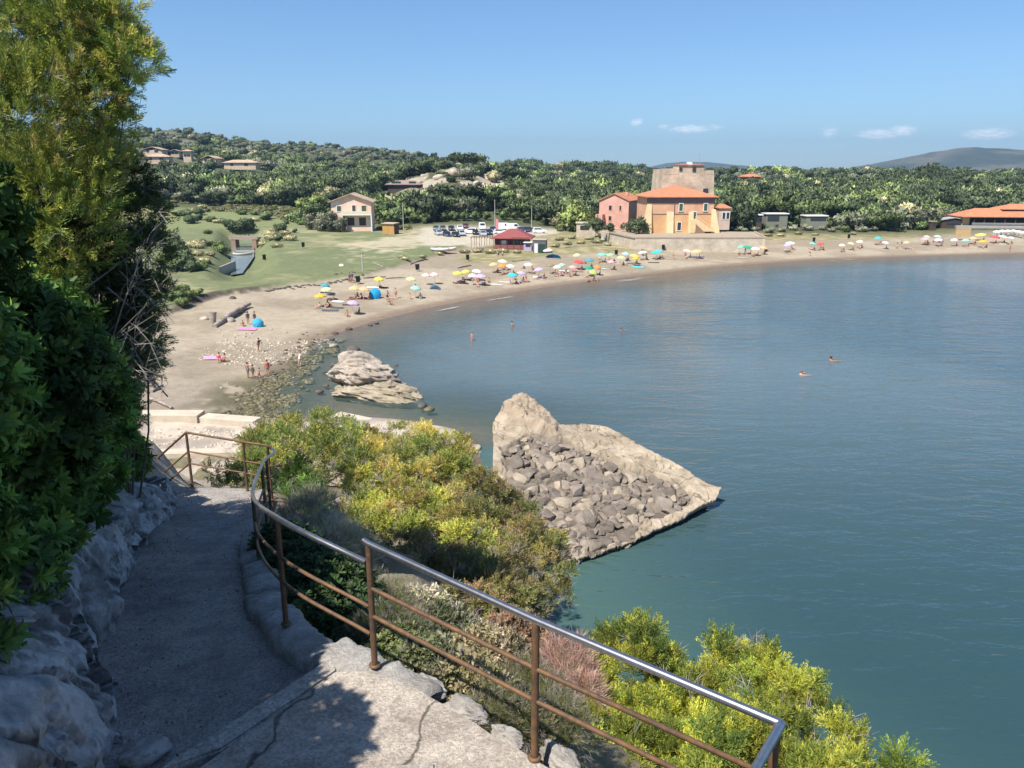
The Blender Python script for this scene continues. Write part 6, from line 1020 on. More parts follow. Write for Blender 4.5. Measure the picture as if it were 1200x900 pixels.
for k in range(46):                   # dark stone facing where the grass ends
    t = (k + r.random()) / 46; px = np.interp(t, [0, .3, .6, 1], [310, 345, 385, 425]); py = np.interp(t, [0, .3, .6, 1], [336, 330, 324, 320]) + r.normal(0, 1.2); stone(px, py, r.uniform(4, 7.5), 2, 'dark stone in the broken bank between grass and sand', 'dark stones of the grass bank', None, nm='bank_stone')
for k in range(34):                   # pale crags of the rocky knoll
    px, py = r.uniform(488, 628), r.uniform(203, 236); p = hit(px, py)
    if not 290 < p.y < 420: continue
    o = bpy.data.objects.new('crag', rnd.choice(SM[1])); C.objects.link(o); o.location = p; q = r.uniform(2.5, 6.5); o.scale = (q, q, q * r.uniform(.7, 1.3)); o.rotation_euler = (r.normal(0, .2), r.normal(0, .2), r.uniform(0, 6)); tag(o, 'pale crag breaking through the scrub of the rocky knoll', 'rock', 'pale crags on the knoll')
for k in range(70):                   # bushes dotted over the meadow and the channel banks
    px, py = (r.uniform(195, 430), r.uniform(243, 264)) if k < 46 else (r.uniform(196, 262), r.uniform(268, 318)) if k < 60 else (r.uniform(300, 345), r.uniform(264, 284)); p = hit(px, py); kd = ['scrub', 'shrub', 'dshrub'][int(r.integers(0, 3))]; tree(kd, p, r.uniform(.4, .95), {'scrub': 'straw coloured bush dotted over the meadow behind the beach', 'shrub': 'mid green bush dotted over the meadow behind the beach', 'dshrub': 'dark green bush dotted over the meadow behind the beach'}[kd], None, 'bushes dotted over the meadow')
# quay kerbs
def kerbrow(pts, w_, h_, label, m=None):
    b = MB()
    for a, c in zip(pts[:-1], pts[1:]): dv = c - a; b.box((a + c) / 2 + Vector((0, 0, h_ / 2 - .2)), (dv.length - .05, w_, h_ + .4), math.atan2(dv.y, dv.x))
    o = b.build('quay_kerb', m or mat('quay_stone', (.50, .42, .32), .95, .3, 1.2, bump=.03)); return tag(o, label, 'kerb')
kerbrow([P(120, 489, 1.6), P(236, 490, 1.6)], 1.5, .42, 'pale stone kerb along the far edge of the quay, left length'); kerbrow([P(238, 491, 1.5), P(302, 496, 1.5)], 1.3, .3, 'pale stone kerb along the far edge of the quay, right length')
kerbrow([P(150, 535, 1.3), P(320, 531, 1.3)], 1.0, .3, 'pale stone edge along the near side of the quay'); kerbrow([P(392, 493, .8), P(430, 501, .8)], 1.6, .55, 'pale concrete ledge by the water where a red clad person sits'); kerbrow([P(430, 503, .6), P(470, 512, .6)], 1.3, .4, 'lower concrete ledge running out below the thicket')
boulder('quay_block', P(298, 501, 1.4), (2.0, .9, .8), 221, 'dark gap shadowed stone block at the right end of the quay kerb', cols=((.3, .25, .2), (.38, .32, .26), (.14, .12, .1)))
# driftwood
def log(pts, rr, label, nm='driftwood_log', m=None):
    b = MB(); b.tube(pts, rr, 9); return tag(b.build(nm, m or mat('driftwood', (.36, .30, .25), .9, .4, 2.5, bump=.03, col2=(.20, .165, .14))), label, 'driftwood', 'driftwood on the beach')
a, b = place(251, 384), place(293, 360); log([a + Vector((0, 0, .1)), a.lerp(b, .5) + Vector((0, .2, .55)), b + Vector((0, 0, .5))], [.34, .42, .26], 'big bleached driftwood trunk lying on the sand below the grass'); c_ = a.lerp(b, .72); log([c_ + Vector((.1, -.3, .1)), c_ + Vector((.5, -.5, .95))], [.3, .2], 'stub of a root by the big bleached trunk')
p = place(250, 379); log([p, p + Vector((.05, .1, 1.5))], [.32, .5], 'upright dark stump left of the big bleached trunk', 'tree_stump')
for (x0, y0, x1, y1, rr, lb) in [(176, 468, 202, 480, .13, 'thin bleached pole lying on the sand by the hedge, lower one'), (178, 460, 191, 453, .12, 'short dark branch on the sand by the hedge'), (425, 320.5, 452, 325, .16, 'long white beam lying on the sand at the grass edge'), (437, 309, 449, 313, .12, 'white beam lying on the grass, upper one'), (536, 314.5, 552, 311.5, .14, 'dark log on the sand behind the yellow parasols'), (480, 306, 497, 305, .16, 'dark log on the edge of the dune grass'), (600, 307, 622, 305, .1, 'pale beam lying behind the cream parasol'), (452, 327, 475, 326, .1, 'low pale plank on the sand right of the yellow parasol'), (660, 290.5, 705, 288, .14, 'long pale beam at the back of the crowded sand')]:
    a, b = place(x0, y0), place(x1, y1); log([a + Vector((0, 0, .1)), a.lerp(b, .5) + Vector((0, 0, .2)), b + Vector((0, 0, .15))], [rr, rr * 1.1, rr * .8], lb)
for (px, py, w_, lb) in [(300, 335.5, 0, ''), (268, 376, 20, 'cluster of pale boulders at the foot of the big trunk'), (240, 374, 12, 'pale boulder left of the upright stump'), (272, 344, 11, 'dark boulder among the bushes at the grass corner')]:
    if w_: stone(px, py, w_, 1 if 'pale' in lb else 2, lb, 'boulders by the driftwood', None, nm='boulder')
p = hit(400, 312); boulder('white_boulder', p, (1.2, 1, .9), 225, 'white rounded boulder alone on the grass above the beach', cols=((.62, .6, .56), (.68, .66, .6), (.5, .46, .4))); p = hit(367, 267); boulder('white_boulder', p, (1.3, 1, .9), 226, 'white boulder on the grass before the olive trees', cols=((.62, .6, .56), (.68, .66, .6), (.5, .46, .4)))
# ---------------------------------------------------------------- parasols
COLR = {'yellow': (.70, .60, .13), 'pale yellow': (.74, .69, .36), 'mustard': (.66, .43, .07), 'peach': (.78, .48, .25), 'bright blue': (.02, .32, .62), 'lilac': (.52, .42, .60), 'teal': (.10, .33, .37), 'mint': (.22, .62, .50), 'pale teal': (.34, .60, .52), 'pink': (.78, .42, .42), 'pale pink': (.78, .60, .56), 'white': (.78, .77, .75), 'cream': (.76, .70, .55), 'turquoise': (.05, .56, .60), 'red': (.64, .10, .10), 'green': (.03, .34, .20), 'light green': (.35, .62, .32), 'orange': (.72, .30, .06), 'pale blue': (.45, .60, .68), 'blue': (.06, .40, .60), 'lime': (.48, .62, .12), 'brown': (.30, .24, .14)}
POLE = mat('white_pole', (.66, .66, .66), .4, .08, 3)
def canopy_mesh(n=8, R=1.0, h=.38):
    b = MB(); prof = [(.02, h), (.35 * R, h * .86), (.70 * R, h * .5), (R, 0)]; v = []; f = []
    for i, (rr, z) in enumerate(prof):
        for k in range(2 * n):
            a = math.pi * k / n; q = 1.0 if k % 2 == 0 else .955; v.append((rr * q * math.cos(a), rr * q * math.sin(a), z - (0 if k % 2 == 0 else .03 * rr)))
    N2 = 2 * n
    for i in range(3):
        for k in range(N2): f.append((i * N2 + k, (i + 1) * N2 + k, (i + 1) * N2 + (k + 1) % N2, i * N2 + (k + 1) % N2))
    b.add(v, f, 0, False); v2 = []; 
    for k in range(N2): x, y, z = v[3 * N2 + k]; v2 += [(x, y, z), (x * 1.01, y * 1.01, z - .14)]
    b.add(v2, [(2 * k, 2 * k + 1, 2 * ((k + 1) % N2) + 1, 2 * ((k + 1) % N2)) for k in range(N2)], 0); return b
CAN = {}
def can_mesh(c):
    if c not in CAN: me = canopy_mesh().mesh('canopy'); me.materials.append(mat('cloth_' + c.replace(' ', '_'), COLR[c], .85, .12, 3, trans=.22)); CAN[c] = me
    return CAN[c]
pm = MB(); pm.tube([(0, 0, -.3), (0, 0, 2.02)], .024, 6); POLEME = pm.mesh('pole'); POLEME.materials.append(POLE)
hub = MB(); hub.lathe([(.0, .10), (.035, .08), (.03, 0)], 6); HUBME = hub.mesh('tip'); HUBME.materials.append(POLE)
PAR = []
def parasol(px, py, c, label, wpx=None, tilt=None):
    z = 1.6
    for k in range(6): p = P(px, py, z + 1.85); z = G1(p.x, p.y)
    s = 1.0; q = (p.y * CP + 17 * SP) / 900
    if wpx: s = min(max(wpx * q / 2, .8), 1.5)
    o = empty('parasol', (p.x, p.y, z), rnd.uniform(0, 1)); tag(o, label, 'parasol', 'parasols on the beach'); t = tilt if tilt is not None else rnd.uniform(-.16, .16); o.rotation_euler = (t * .6 + .05, t, o.rotation_euler.z)
    a = link('canopy', can_mesh(c), None, o); a.location = (0, 0, 1.68); a.scale = (s, s, 1); link('pole', POLEME, None, o); e = link('tip', HUBME, None, a); e.location = (0, 0, .37); PAR.append((p.x, p.y, z, label)); return o
PARS = [
 (379, 333, 'teal', "dull teal parasol at the beach's left end, behind the pale yellow", 11), (383, 338, 'pale yellow', "pale yellow parasol at the beach's left end, before the teal", 13), (376, 345.5, 'mustard', 'mustard parasol nearest the stony reach', 15), (415, 336.5, 'peach', 'peach parasol of the near pair, left one', 14), (425, 337.5, 'peach', 'peach parasol of the near pair, right one', 13), (443, 325.5, 'yellow', 'yellow parasol set back beside the long white beam', 12), (412, 353.5, 'lilac', 'lilac parasol nearest the water on the left beach', 15, .1), (481, 326, 'pale yellow', 'pale yellow parasol directly behind the mint green one', 12), (485.5, 336, 'pale teal', 'mint green parasol in front of the pale yellow one', 13),
 (498, 321.5, 'pale pink', 'pale pink parasol of the far pair, left one', 10), (509, 320.5, 'pale pink', 'pale pink parasol of the far pair, right one', 10), (536, 319.5, 'yellow', 'yellow parasol behind the dark towel, left of two', 12), (546.5, 317.5, 'yellow', 'yellow parasol touching the white one, right of two', 11), (557, 317, 'white', 'white parasol between the yellow one and the lilac one', 12), (563, 322.5, 'lilac', 'lilac parasol mid beach over a group of bathers', 14), (553.5, 322, 'white', 'tiny white parasol left of the lilac one', 8),
 (579, 309, 'peach', 'peach parasol at the left of the orange and white cluster', 11), (588, 306.5, 'cream', 'cream parasol in the orange and white cluster', 12), (590, 311, 'orange', 'orange parasol low in the orange and white cluster', 10), (597, 311.5, 'white', 'white parasol at the right of the orange cluster', 11), (600, 321, 'turquoise', 'turquoise parasol left of the pale lilac one, mid beach', 13), (609.5, 319, 'lilac', 'pale lilac parasol right of the turquoise one, mid beach', 12), (619, 309, 'cream', 'cream parasol alone in front of the pale beam', 11), (643, 291.5, 'pale pink', 'pale pink parasol behind the blue shelter', 12),
 (632.5, 315, 'lilac', 'lilac parasol above a white towel ring, centre of the beach', 12), (645, 310, 'brown', 'brown parasol of the brown pair, left one', 10), (653, 312, 'cream', 'cream and brown parasol beside the brown one', 10), (659, 309.5, 'pale teal', 'pale teal parasol left of the red one', 10), (676.5, 306.5, 'red', 'red parasol in the middle of the crowd', 12), (677, 298.5, 'pale yellow', 'pale yellow parasol behind the red one', 9), (670, 312, 'pink', 'pink parasol in front of the red one', 10), (690, 304.5, 'teal', 'grey teal parasol right of the red one', 11), (690, 313, 'green', 'deep green parasol low in the crowd', 10), (692.5, 317.5, 'lime', 'lime parasol nearest the water in the crowd', 9, .25), (698.5, 312, 'orange', 'orange parasol right of the deep green one', 9),
 (705, 297.5, 'mint', 'mint parasol of the back row beside the light green', 11), (715, 297.8, 'light green', 'light green parasol of the back row', 11), (716, 306, 'pink', 'pink parasol under the back row, right part of the crowd', 9), (727, 301, 'pale yellow', 'pale yellow parasol right of the light green one', 11), (742, 299, 'yellow', 'yellow parasol below the tower wall, with an orange neighbour', 12), (746, 302, 'mustard', 'small mustard parasol under the yellow one', 7), (754, 294.8, 'cream', 'cream green parasol left of the big turquoise one', 11), (771, 294.5, 'turquoise', 'big turquoise parasol below the terrace wall', 15), (732, 296.5, 'pale blue', 'pale blue parasol at the back, left of the yellow one', 9), (804, 293, 'pale pink', 'pale peach parasol below the wall, left of two', 10), (817, 293.5, 'peach', 'peach parasol below the wall, right of two', 14),
 (868, 288.7, 'mint', 'mint parasol touching the dark green one', 7), (875, 289, 'green', 'dark green parasol at the right end of the terrace wall', 12), (885, 291, 'white', 'white parasol between the dark green and the peach', 11), (893, 289.5, 'peach', 'peach parasol at the foot of the terrace wall corner', 10), (926, 285, 'white', 'white parasol above the lilac one past the wall', 11), (923, 289, 'lilac', 'pale lilac parasol under the white one past the wall', 9), (951, 286, 'mint', 'mint parasol standing alone past the wall', 9), (963, 286.3, 'red', 'faded red parasol right of the lone mint one', 8),
 (987, 287.5, 'cream', 'cream parasol low on the right beach, left of three', 7), (996, 285.5, 'pale yellow', 'pale yellow parasol on the right beach, middle of three', 8), (1008, 284.8, 'cream', 'cream parasol on the right beach, right of three', 8), (1028, 280.5, 'turquoise', 'turquoise parasol over yellow chairs on the right beach', 9), (1036, 285.5, 'white', 'white parasol just below the turquoise one on the right beach', 8), (1063, 284, 'peach', 'peach parasol between the turquoise and the pink groups', 8), (1085, 277, 'pale pink', 'pale pink parasol above the pink one', 8), (1084, 281.5, 'pink', 'pink parasol of the right beach over dark clothes', 10), (1098, 276.5, 'pale blue', 'pale blue parasol above the white one, right beach', 9), (1100, 282.5, 'white', 'white parasol below the pale blue one, right beach', 9), (1119, 281, 'white', 'white parasol left of the pale teal one near the restaurant', 8), (1132, 282, 'pale teal', 'pale teal parasol before the ochre wall', 9), (1141, 280, 'peach', 'peach parasol left of the large yellow one near the restaurant', 8), (1150, 274.5, 'yellow', 'large yellow parasol below the restaurant terrace', 16), (1152, 282.5, 'mustard', 'mustard parasol under the large yellow one', 11), (1164, 279.5, 'red', 'red parasol right of the large yellow one', 11), (1174, 279, 'pale pink', 'pale pink parasol right of the red one near the restaurant', 11), (1183, 280, 'white', 'white parasol at the far right, by the lounger row', 8)]
for q in PARS: parasol(q[0], q[1], q[2], q[3], q[4], q[5] if len(q) > 5 else None)
for i in range(6): parasol(1168 + i * 6.5, 270 - i * .15, 'white', 'identical white parasol in the row before the restaurant terrace', 8, 0.0)['group'] = 'white parasol row at the restaurant'
p = place(440, 350); o = empty('parasol', p + Vector((0, 0, .75)), .4); tag(o, 'bright blue parasol lying tipped on its side, facing the camera', 'parasol', 'parasols on the beach'); o.rotation_euler = (1.15, .1, .3); link('canopy', can_mesh('bright blue'), None, o); q = link('pole', POLEME, None, o); q.location = (0, 0, -1.7)
p = place(303, 383); o = empty('parasol', p + Vector((0, 0, .5)), .4); tag(o, 'small blue parasol tipped over beside the pink mat', 'parasol', 'parasols on the beach'); o.rotation_euler = (.9, .5, .3); a = link('canopy', can_mesh('blue'), None, o); a.scale = (.75, .75, 1); q = link('pole', POLEME, None, o); q.location = (0, 0, -1.6)
# low beach shelters
def shelter(px, py, c, w_, label, nm='beach_shelter'):
    p = place(px, py); o = empty(nm, p, rnd.uniform(-.3, .3)); tag(o, label, 'shelter'); m = MB(); n = 10; v = []
    for j in range(7):
        for i in range(n + 1): a = math.pi * i / n; k = 1 - .55 * (j / 6) ** 2; v.append((-math.cos(a) * w_ / 2, j * .25, math.sin(a) * .95 * k))
    m.add(v, [(j * (n + 1) + i, j * (n + 1) + i + 1, (j + 1) * (n + 1) + i + 1, (j + 1) * (n + 1) + i) for j in range(6) for i in range(n)], 0, True); e = 6 * (n + 1); m.add([v[e + i] for i in range(n + 1)], [tuple(range(n + 1))]); m.build('canopy', can_mesh(c).materials[0], o)
    m = MB(); m.box((0, .7, .03), (w_ * .9, 1.3, .05)); m.build('groundsheet', paint((.2, .25, .3)), o)
shelter(648, 303, 'blue', 3.6, 'wide low blue beach shelter behind the lilac parasol'); shelter(509, 339.5, 'pale blue', 1.7, 'low grey blue beach shelter right of the mint parasol')
# ---------------------------------------------------------------- towels and mats
def towel(px, py, rgb, a, b, rz, label, nm='towel', cat='towel'):
    p = place(px, py); m = MB(); nx_, ny_ = 8, 5; v = [((i / nx_ - .5) * a, (j / ny_ - .5) * b, .05 + .03 * vn2(np.array([i * .7 + px]), np.array([j * .9 + py]))[0] + G1(p.x + (i / nx_ - .5) * a, p.y + (j / ny_ - .5) * b) - p.z if nx_ else 0) for j in range(ny_ + 1) for i in range(nx_ + 1)]
    m.add(v, [(j * (nx_ + 1) + i, j * (nx_ + 1) + i + 1, (j + 1) * (nx_ + 1) + i + 1, (j + 1) * (nx_ + 1) + i) for j in range(ny_) for i in range(nx_)]); o = m.build(nm, paint(rgb, .9), None, p, rz); o.location.z += .02; return tag(o, label, cat, 'towels on the beach')
for t in [(290, 386, (.72, .22, .42), 2.3, 1.5, .1, 'big pink mat in front of two standing people by the driftwood'), (250, 420, (.78, .30, .52), 1.9, 1.7, .2, 'bright pink mat beside a seated pair on the stony beach'), (396, 354, (.72, .71, .7), 1.9, 1.0, -.3, 'white towel below the mustard parasol'), (387, 364, (.10, .10, .13), 2.4, 1.2, .1, 'dark blue towel nearest the water at the left end'), (395, 361, (.09, .09, .12), 2.0, .9, -.15, 'second dark towel above the dark blue one'), (384, 343.5, (.05, .05, .05), 2.4, .8, 0, 'black towel under the pale yellow parasol, left end'), (421, 350, (.16, .03, .05), 3.2, 1.4, 0, 'dark red mat below the peach parasols'), (437, 337.5, (.66, .70, .60), 2.2, .9, 0, 'white and green towel above the tipped blue parasol'), (448, 337, (.04, .04, .05), 1.9, .7, -.1, 'black towel above the tipped blue parasol'), (411, 357.5, (.07, .05, .06), 2.6, .8, 0, 'dark towel under the lilac parasol at the left'), (540, 332.5, (.04, .03, .04), 2.9, .9, 0, 'long dark towel in front of the yellow parasols'), (549, 327.5, (.10, .06, .07), 2.2, .8, .1, 'dark brown towel left of the lilac parasol, mid beach'), (582, 334, (.62, .55, .46), 2.2, .9, -.3, 'beige towel in front of the lilac parasol, mid beach'), (604, 332, (.56, .30, .34), 2.2, 1.0, -.2, 'pink towel in front of the turquoise parasol'), (591, 331, (.68, .60, .48), 2.0, .9, -.1, 'sand coloured towel left of the turquoise parasol group'), (632, 325, (.68, .62, .66), 2.4, 1.6, 0, 'round white towel below the lilac parasol, centre'), (651, 321, (.50, .14, .16), 2.1, .9, .1, 'red towel below the brown parasols'), (661, 318, (.7, .68, .64), 2.0, .9, -.1, 'white towel below the pale teal parasol'), (677, 318.5, (.48, .07, .09), 2.4, 1.0, -.1, 'dark red towel below the red parasol'), (705, 316, (.40, .50, .47), 2.2, .9, .1, 'grey green towel right of the lime parasol'), (748, 313.5, (.06, .52, .55), 2.6, 1.8, -.6, 'turquoise towel nearest the water below the tower'), (766, 308, (.04, .05, .05), 2.6, .8, .1, 'black towel under the big turquoise parasol'), (742, 309, (.06, .07, .12), 3.0, .9, -.1, 'dark navy towel under the yellow parasol below the tower'), (817, 301, (.12, .14, .22), 3.4, 1.2, -.1, 'dark blue towel under the peach parasol below the wall'), (785, 304, (.5, .28, .26), 2.2, .8, .1, 'dull red towel right of the big turquoise parasol'), (870, 302.5, (.62, .36, .36), 2.6, 1.0, 0, 'pink towel below the dark green parasol'), (925, 294, (.64, .45, .42), 2.6, 1.0, 0, 'pink towel under the pale lilac parasol past the wall'), (1030, 289, (.05, .06, .07), 2.4, 1.0, .1, 'black towel under the turquoise parasol, right beach'), (1086, 286, (.24, .06, .14), 2.4, 1.0, 0, 'dark purple towel under the pink parasol, right beach')]: towel(*t)
# ---------------------------------------------------------------- people
def wrap(pose, part):
    me, h, hd, sh, st = BODY[pose]; m = MB()
    if part == 'hair': 
        n = 8; v = []
        for j in range(5):
            a = -.35 + j * .48
            for i in range(n): t = 2 * math.pi * i / n; rr = .105 * math.cos(a); v.append((hd[0] + rr * math.cos(t), hd[1] + .03 + rr * 1.05 * math.sin(t), hd[2] + .035 + .105 * math.sin(a)))
        m.add(v, [(j * n + i, j * n + (i + 1) % n, (j + 1) * n + (i + 1) % n, (j + 1) * n + i) for j in range(4) for i in range(n)], 0, True); m.add(v[-n:], [tuple(range(n))])
    else:                             # fabric following the trunk, a little outside the skin
        lev = {'shorts': (-.20, .06), 'top': (.22, .42), 'shirt': (-.02, .47)}[part]; n = 12; v = []; N_ = 5
        for j in range(N_):
            t = lev[0] + (lev[1] - lev[0]) * j / (N_ - 1)
            if st['sp'] is None: c = (0, t if t > 0 else t * .8, h + .01 + max(t, 0) * .1)
            else: c = (0, st['sp'][1] * min(max(t, 0) / .46, 1), h + max(t, -.09 if pose in ('sit', 'swim') else -1))
            rx, ry = (.205, .145) if t < .1 else (.185, .125) if t < .4 else (.2, .115)
            for i in range(n):
                a = 2 * math.pi * i / n; v.append((c[0] + rx * math.cos(a), c[1] + ry * math.sin(a), c[2]) if st['sp'] is not None else (c[0] + rx * math.cos(a), c[1], c[2] + ry * math.sin(a)))
        m.add(v, [(j * n + i, j * n + (i + 1) % n, (j + 1) * n + (i + 1) % n, (j + 1) * n + i) for j in range(N_ - 1) for i in range(n)], 0, True)
    return m.mesh(part)
WRAP = {}
def person(px, py, pose, sk, cloth, label, part='shorts', hair=(.03, .02, .015), rz=None, s=1.0, z=None, grp='people on the beach'):
    p = place(px, py) if z is None else P(px, py, z); o = empty('person', p, rnd.uniform(-1, 1) if rz is None else rz); tag(o, label, 'person', grp); o.scale = (s, s, s)
    me = BODY[pose][0].copy(); b = link('body', me, SKINS[sk], o)
    for pt, c in ((part, cloth), ('hair', hair)):
        if (pose, pt) not in WRAP: WRAP[(pose, pt)] = wrap(pose, pt)
        link('swimwear' if pt in ('shorts', 'top') else pt, WRAP[(pose, pt)].copy(), paint(c, .9), o)
    return o
for q in [
 (291, 443, 'stand', 1, (.16, .16, .24), 'tall child in dark shorts at the left of the row by the weedy stones', 'shorts', (.03, .02, .015), 2.6, .95), (297, 444, 'stand', 1, (.10, .10, .08), 'second child from the left in the row by the weedy stones, dark swimsuit', 'shirt', (.03, .02, .015), 2.9, .85), (304, 445, 'reach', 1, (.26, .08, .12), 'small child stooping in the row by the weedy stones', 'shorts', (.03, .02, .015), 2.5, .72), (314, 441, 'stand', 0, (.52, .12, .09), 'adult in a red costume standing at the right of the row of children', 'shirt', (.1, .05, .03), 3.6, 1.0), (351.5, 430, 'reach', 2, (.60, .57, .55), 'bather in white stooping in the shallows off the stony reach', 'shirt', (.30, .14, .06), 2.2, 1.0),
 (257, 423, 'sit', 0, (.50, .05, .06), 'person in red sitting on the sand beside the pink mat, left of the pair', 'shirt', (.03, .02, .015), .3), (262.5, 424, 'sit', 1, (.34, .04, .05), 'person in dark red sitting beside the pink mat, right of the pair', 'shorts', (.03, .02, .015), -.5), (291, 380, 'stand', 1, (.05, .05, .07), 'person in black standing behind the big pink mat, left one', 'shirt', (.02, .015, .01), .2), (299, 380, 'stand', 1, (.06, .05, .07), 'person in black standing behind the big pink mat, right one', 'shirt', (.02, .015, .01), -.3), (303.5, 412, 'reach', 1, (.05, .05, .05), 'dark clad person bending over the band of pale stones', 'shirt', (.02, .015, .01), .8, .95), (285, 382, 'sit', 1, (.2, .12, .08), 'person crouching left of the two in black', 'shirt', (.05, .03, .02), .5, .8), (193, 430, 'stand', 1, (.35, .36, .4), 'person in pale grey standing on the sand behind the bare twigs', 'shirt', (.04, .03, .02), 1.5),
 (411, 498, 'sit', 0, (.52, .07, .10), 'person in red sitting on the concrete ledge above the water', 'shirt', (.10, .05, .03), 2.8), (385, 359, 'sit', 1, (.04, .04, .05), 'dark person sitting up on the towels at the left end', 'shirt', (.02, .015, .01), 1.2, 1.05), (419, 349, 'sit', 1, (.4, .12, .08), 'tanned person sitting under the peach pair, left', 'shorts', (.05, .03, .02), .2), (423, 350, 'sit', 1, (.25, .05, .06), 'person in dark red sitting on the dark red mat', 'shirt', (.03, .02, .015), -.4), (410, 332, 'stand', 1, (.10, .08, .16), 'person in dark violet standing by the grass edge', 'shirt', (.03, .02, .015), .1, 1.1), (413, 331, 'stand', 1, (.09, .08, .13), 'second person in dark standing by the grass edge', 'shirt', (.03, .02, .015), -.2, 1.1), (445, 336, 'sit', 0, (.05, .05, .05), 'person sitting on the black towel above the tipped blue parasol', 'shorts', (.1, .06, .03), .6), (454, 353, 'reach', 1, (.08, .06, .06), 'person leaning forward right of the tipped blue parasol', 'shorts', (.03, .02, .015), 1.0), (457, 357, 'sit', 1, (.5, .3, .2), 'person seated nearest the water right of the tipped blue parasol', 'shorts', (.03, .02, .015), 1.2), (464, 350, 'stand', 0, (.4, .1, .1), 'pale bather walking down to the water by the seated group', 'shorts', (.04, .02, .015), 2.6), (460, 350.5, 'lie', 0, (.55, .2, .2), 'bather stretched out between the seated group and the walker', 'shorts', (.04, .02, .015), 1.3)]: person(*q)
for q in [(553, 405, 'stand', 0, (.55, .14, .12), 'bather in red standing waist deep, nearest the broken block', 'shirt', (.3, .1, .06), 2.0, 1.0, -.62), (600, 391, 'stand', 1, (.12, .1, .1), 'tanned bather standing chest deep, behind the red one', 'shorts', (.05, .03, .02), 2.4, 1.0, -.95), (726, 387.5, 'swim', 1, (.1, .1, .12), 'swimmer far off the middle of the beach, head above water', 'shirt', (.05, .04, .03), 1.0, 1.1, 0.0), (970, 423, 'swim', 1, (.15, .1, .08), 'swimmer on the right open water, farther one', 'shirt', (.05, .03, .02), 1.7, 1.4, 0.02), (935, 439.5, 'swim', 0, (.3, .22, .15), 'swimmer on the right open water, nearer one', 'shirt', (.2, .1, .06), 1.7, 1.3, 0.0)]: person(*q, 'bathers in the water')
# bathers in the shade of most parasols
r = np.random.default_rng(21); cl = [((.05, .05, .06), 'black'), ((.10, .10, .2), 'navy'), ((.45, .08, .1), 'red'), ((.6, .58, .55), 'white'), ((.08, .25, .3), 'blue'), ((.3, .16, .1), 'brown'), ((.5, .25, .3), 'pink')]
def at_parasol(x, y, z, dx, dy, pose, k, lb, cp):
    X_, Y_ = x + dx, y + dy; o = person(600, 330, pose, k % 3, cl[cp][0], lb, ['shirt', 'shorts'][k % 2], [(.03, .02, .015), (.12, .07, .03), (.02, .015, .01)][k % 3], r.uniform(-1.5, 1.5)); o.location = (X_, Y_, G1(X_, Y_))
for i, (x, y, z, lb) in enumerate(PAR):
    if i > 71 or i in (0, 5, 9, 10, 15, 29, 40, 46): continue
    sh_ = lb.split(',')[0]
    k = int(r.integers(0, 7)); at_parasol(x, y, z, .65 + r.uniform(0, .4), .55 - r.uniform(0, .9), 'sit', i, '%s clad sitter shaded by the %s' % (cl[k][1], ' '.join(lb.split()[:10])), k)
    if i % 3 != 1: k2 = (k + 1 + int(r.integers(0, 5))) % 7; at_parasol(x, y, z, -.4 + r.uniform(-.3, .3), -.9 - r.uniform(0, .6), 'lie' if i % 2 else 'sit', i + 1, '%s clad bather %s before the %s' % (cl[k2][1], 'lying' if i % 2 else 'sitting', ' '.join(lb.split()[:10])), k2)
for (px, py, pose, k, lb) in [(567, 333, 'lie', 0, 'person in black lying in front of the lilac parasol, mid beach'), (573, 331, 'sit', 0, 'person in black sitting right of the lilac parasol, mid beach'), (560, 330, 'sit', 2, 'person in red sitting below the tiny white parasol'), (604, 328, 'sit', 5, 'person in brown sitting between turquoise and pale lilac parasols'), (613, 330, 'sit', 2, 'person in red sitting right of the pink towel'), (617, 331, 'stand', 5, 'tanned person standing right of the turquoise group'), (584, 303.5, 'stand', 0, 'person in black standing behind the orange cluster, left'), (589, 303, 'stand', 0, 'person in black standing behind the orange cluster, right'), (614, 315, 'sit', 0, 'person in black sitting below the lone cream parasol'), (624, 316, 'sit', 5, 'person in brown right of the lone cream parasol'), (686, 309, 'sit', 0, 'person in black between the red and teal parasols'), (702, 304, 'sit', 1, 'person in navy sitting under the mint parasol of the back row'), (713, 303, 'stand', 0, 'person in black standing under the light green parasol'), (735, 305, 'sit', 0, 'person in black between pale yellow and yellow parasols'), (757, 305, 'stand', 4, 'person in blue standing left of the big turquoise parasol'), (776, 304, 'sit', 2, 'person in red sitting at the right of the big turquoise parasol'), (789, 303.5, 'stand', 5, 'tanned person walking between the two wall groups'), (803, 300, 'sit', 2, 'person in red sitting under the pale peach parasol'), (866, 299, 'sit', 0, 'person in black sitting below the mint and dark green pair'), (873, 297, 'stand', 0, 'person in black standing before the dark green parasol'), (881, 300, 'sit', 2, 'person in red sitting nearer the water than the white parasol'), (948, 296, 'sit', 5, 'person in brown sitting below the lone mint parasol'), (949, 301, 'reach', 5, 'person bending near the water below the lone mint parasol'), (962, 292, 'sit', 0, 'person in black under the faded red parasol, right side'), (1056, 290, 'stand', 1, 'person in navy standing between the turquoise and peach parasols'), (1051, 292, 'reach', 3, 'person in white stooping on the right beach'), (1093, 288, 'stand', 0, 'person in black standing left of the white parasol, right beach'), (1104, 288, 'stand', 1, 'person in navy standing right of the white parasol, right beach'), (1183, 296, 'stand', 5, 'tanned person walking the water edge at the far right')]:
    person(px, py, pose, (k + len(lb)) % 3, cl[k][0], lb, ['shirt', 'shorts'][len(lb) % 2])
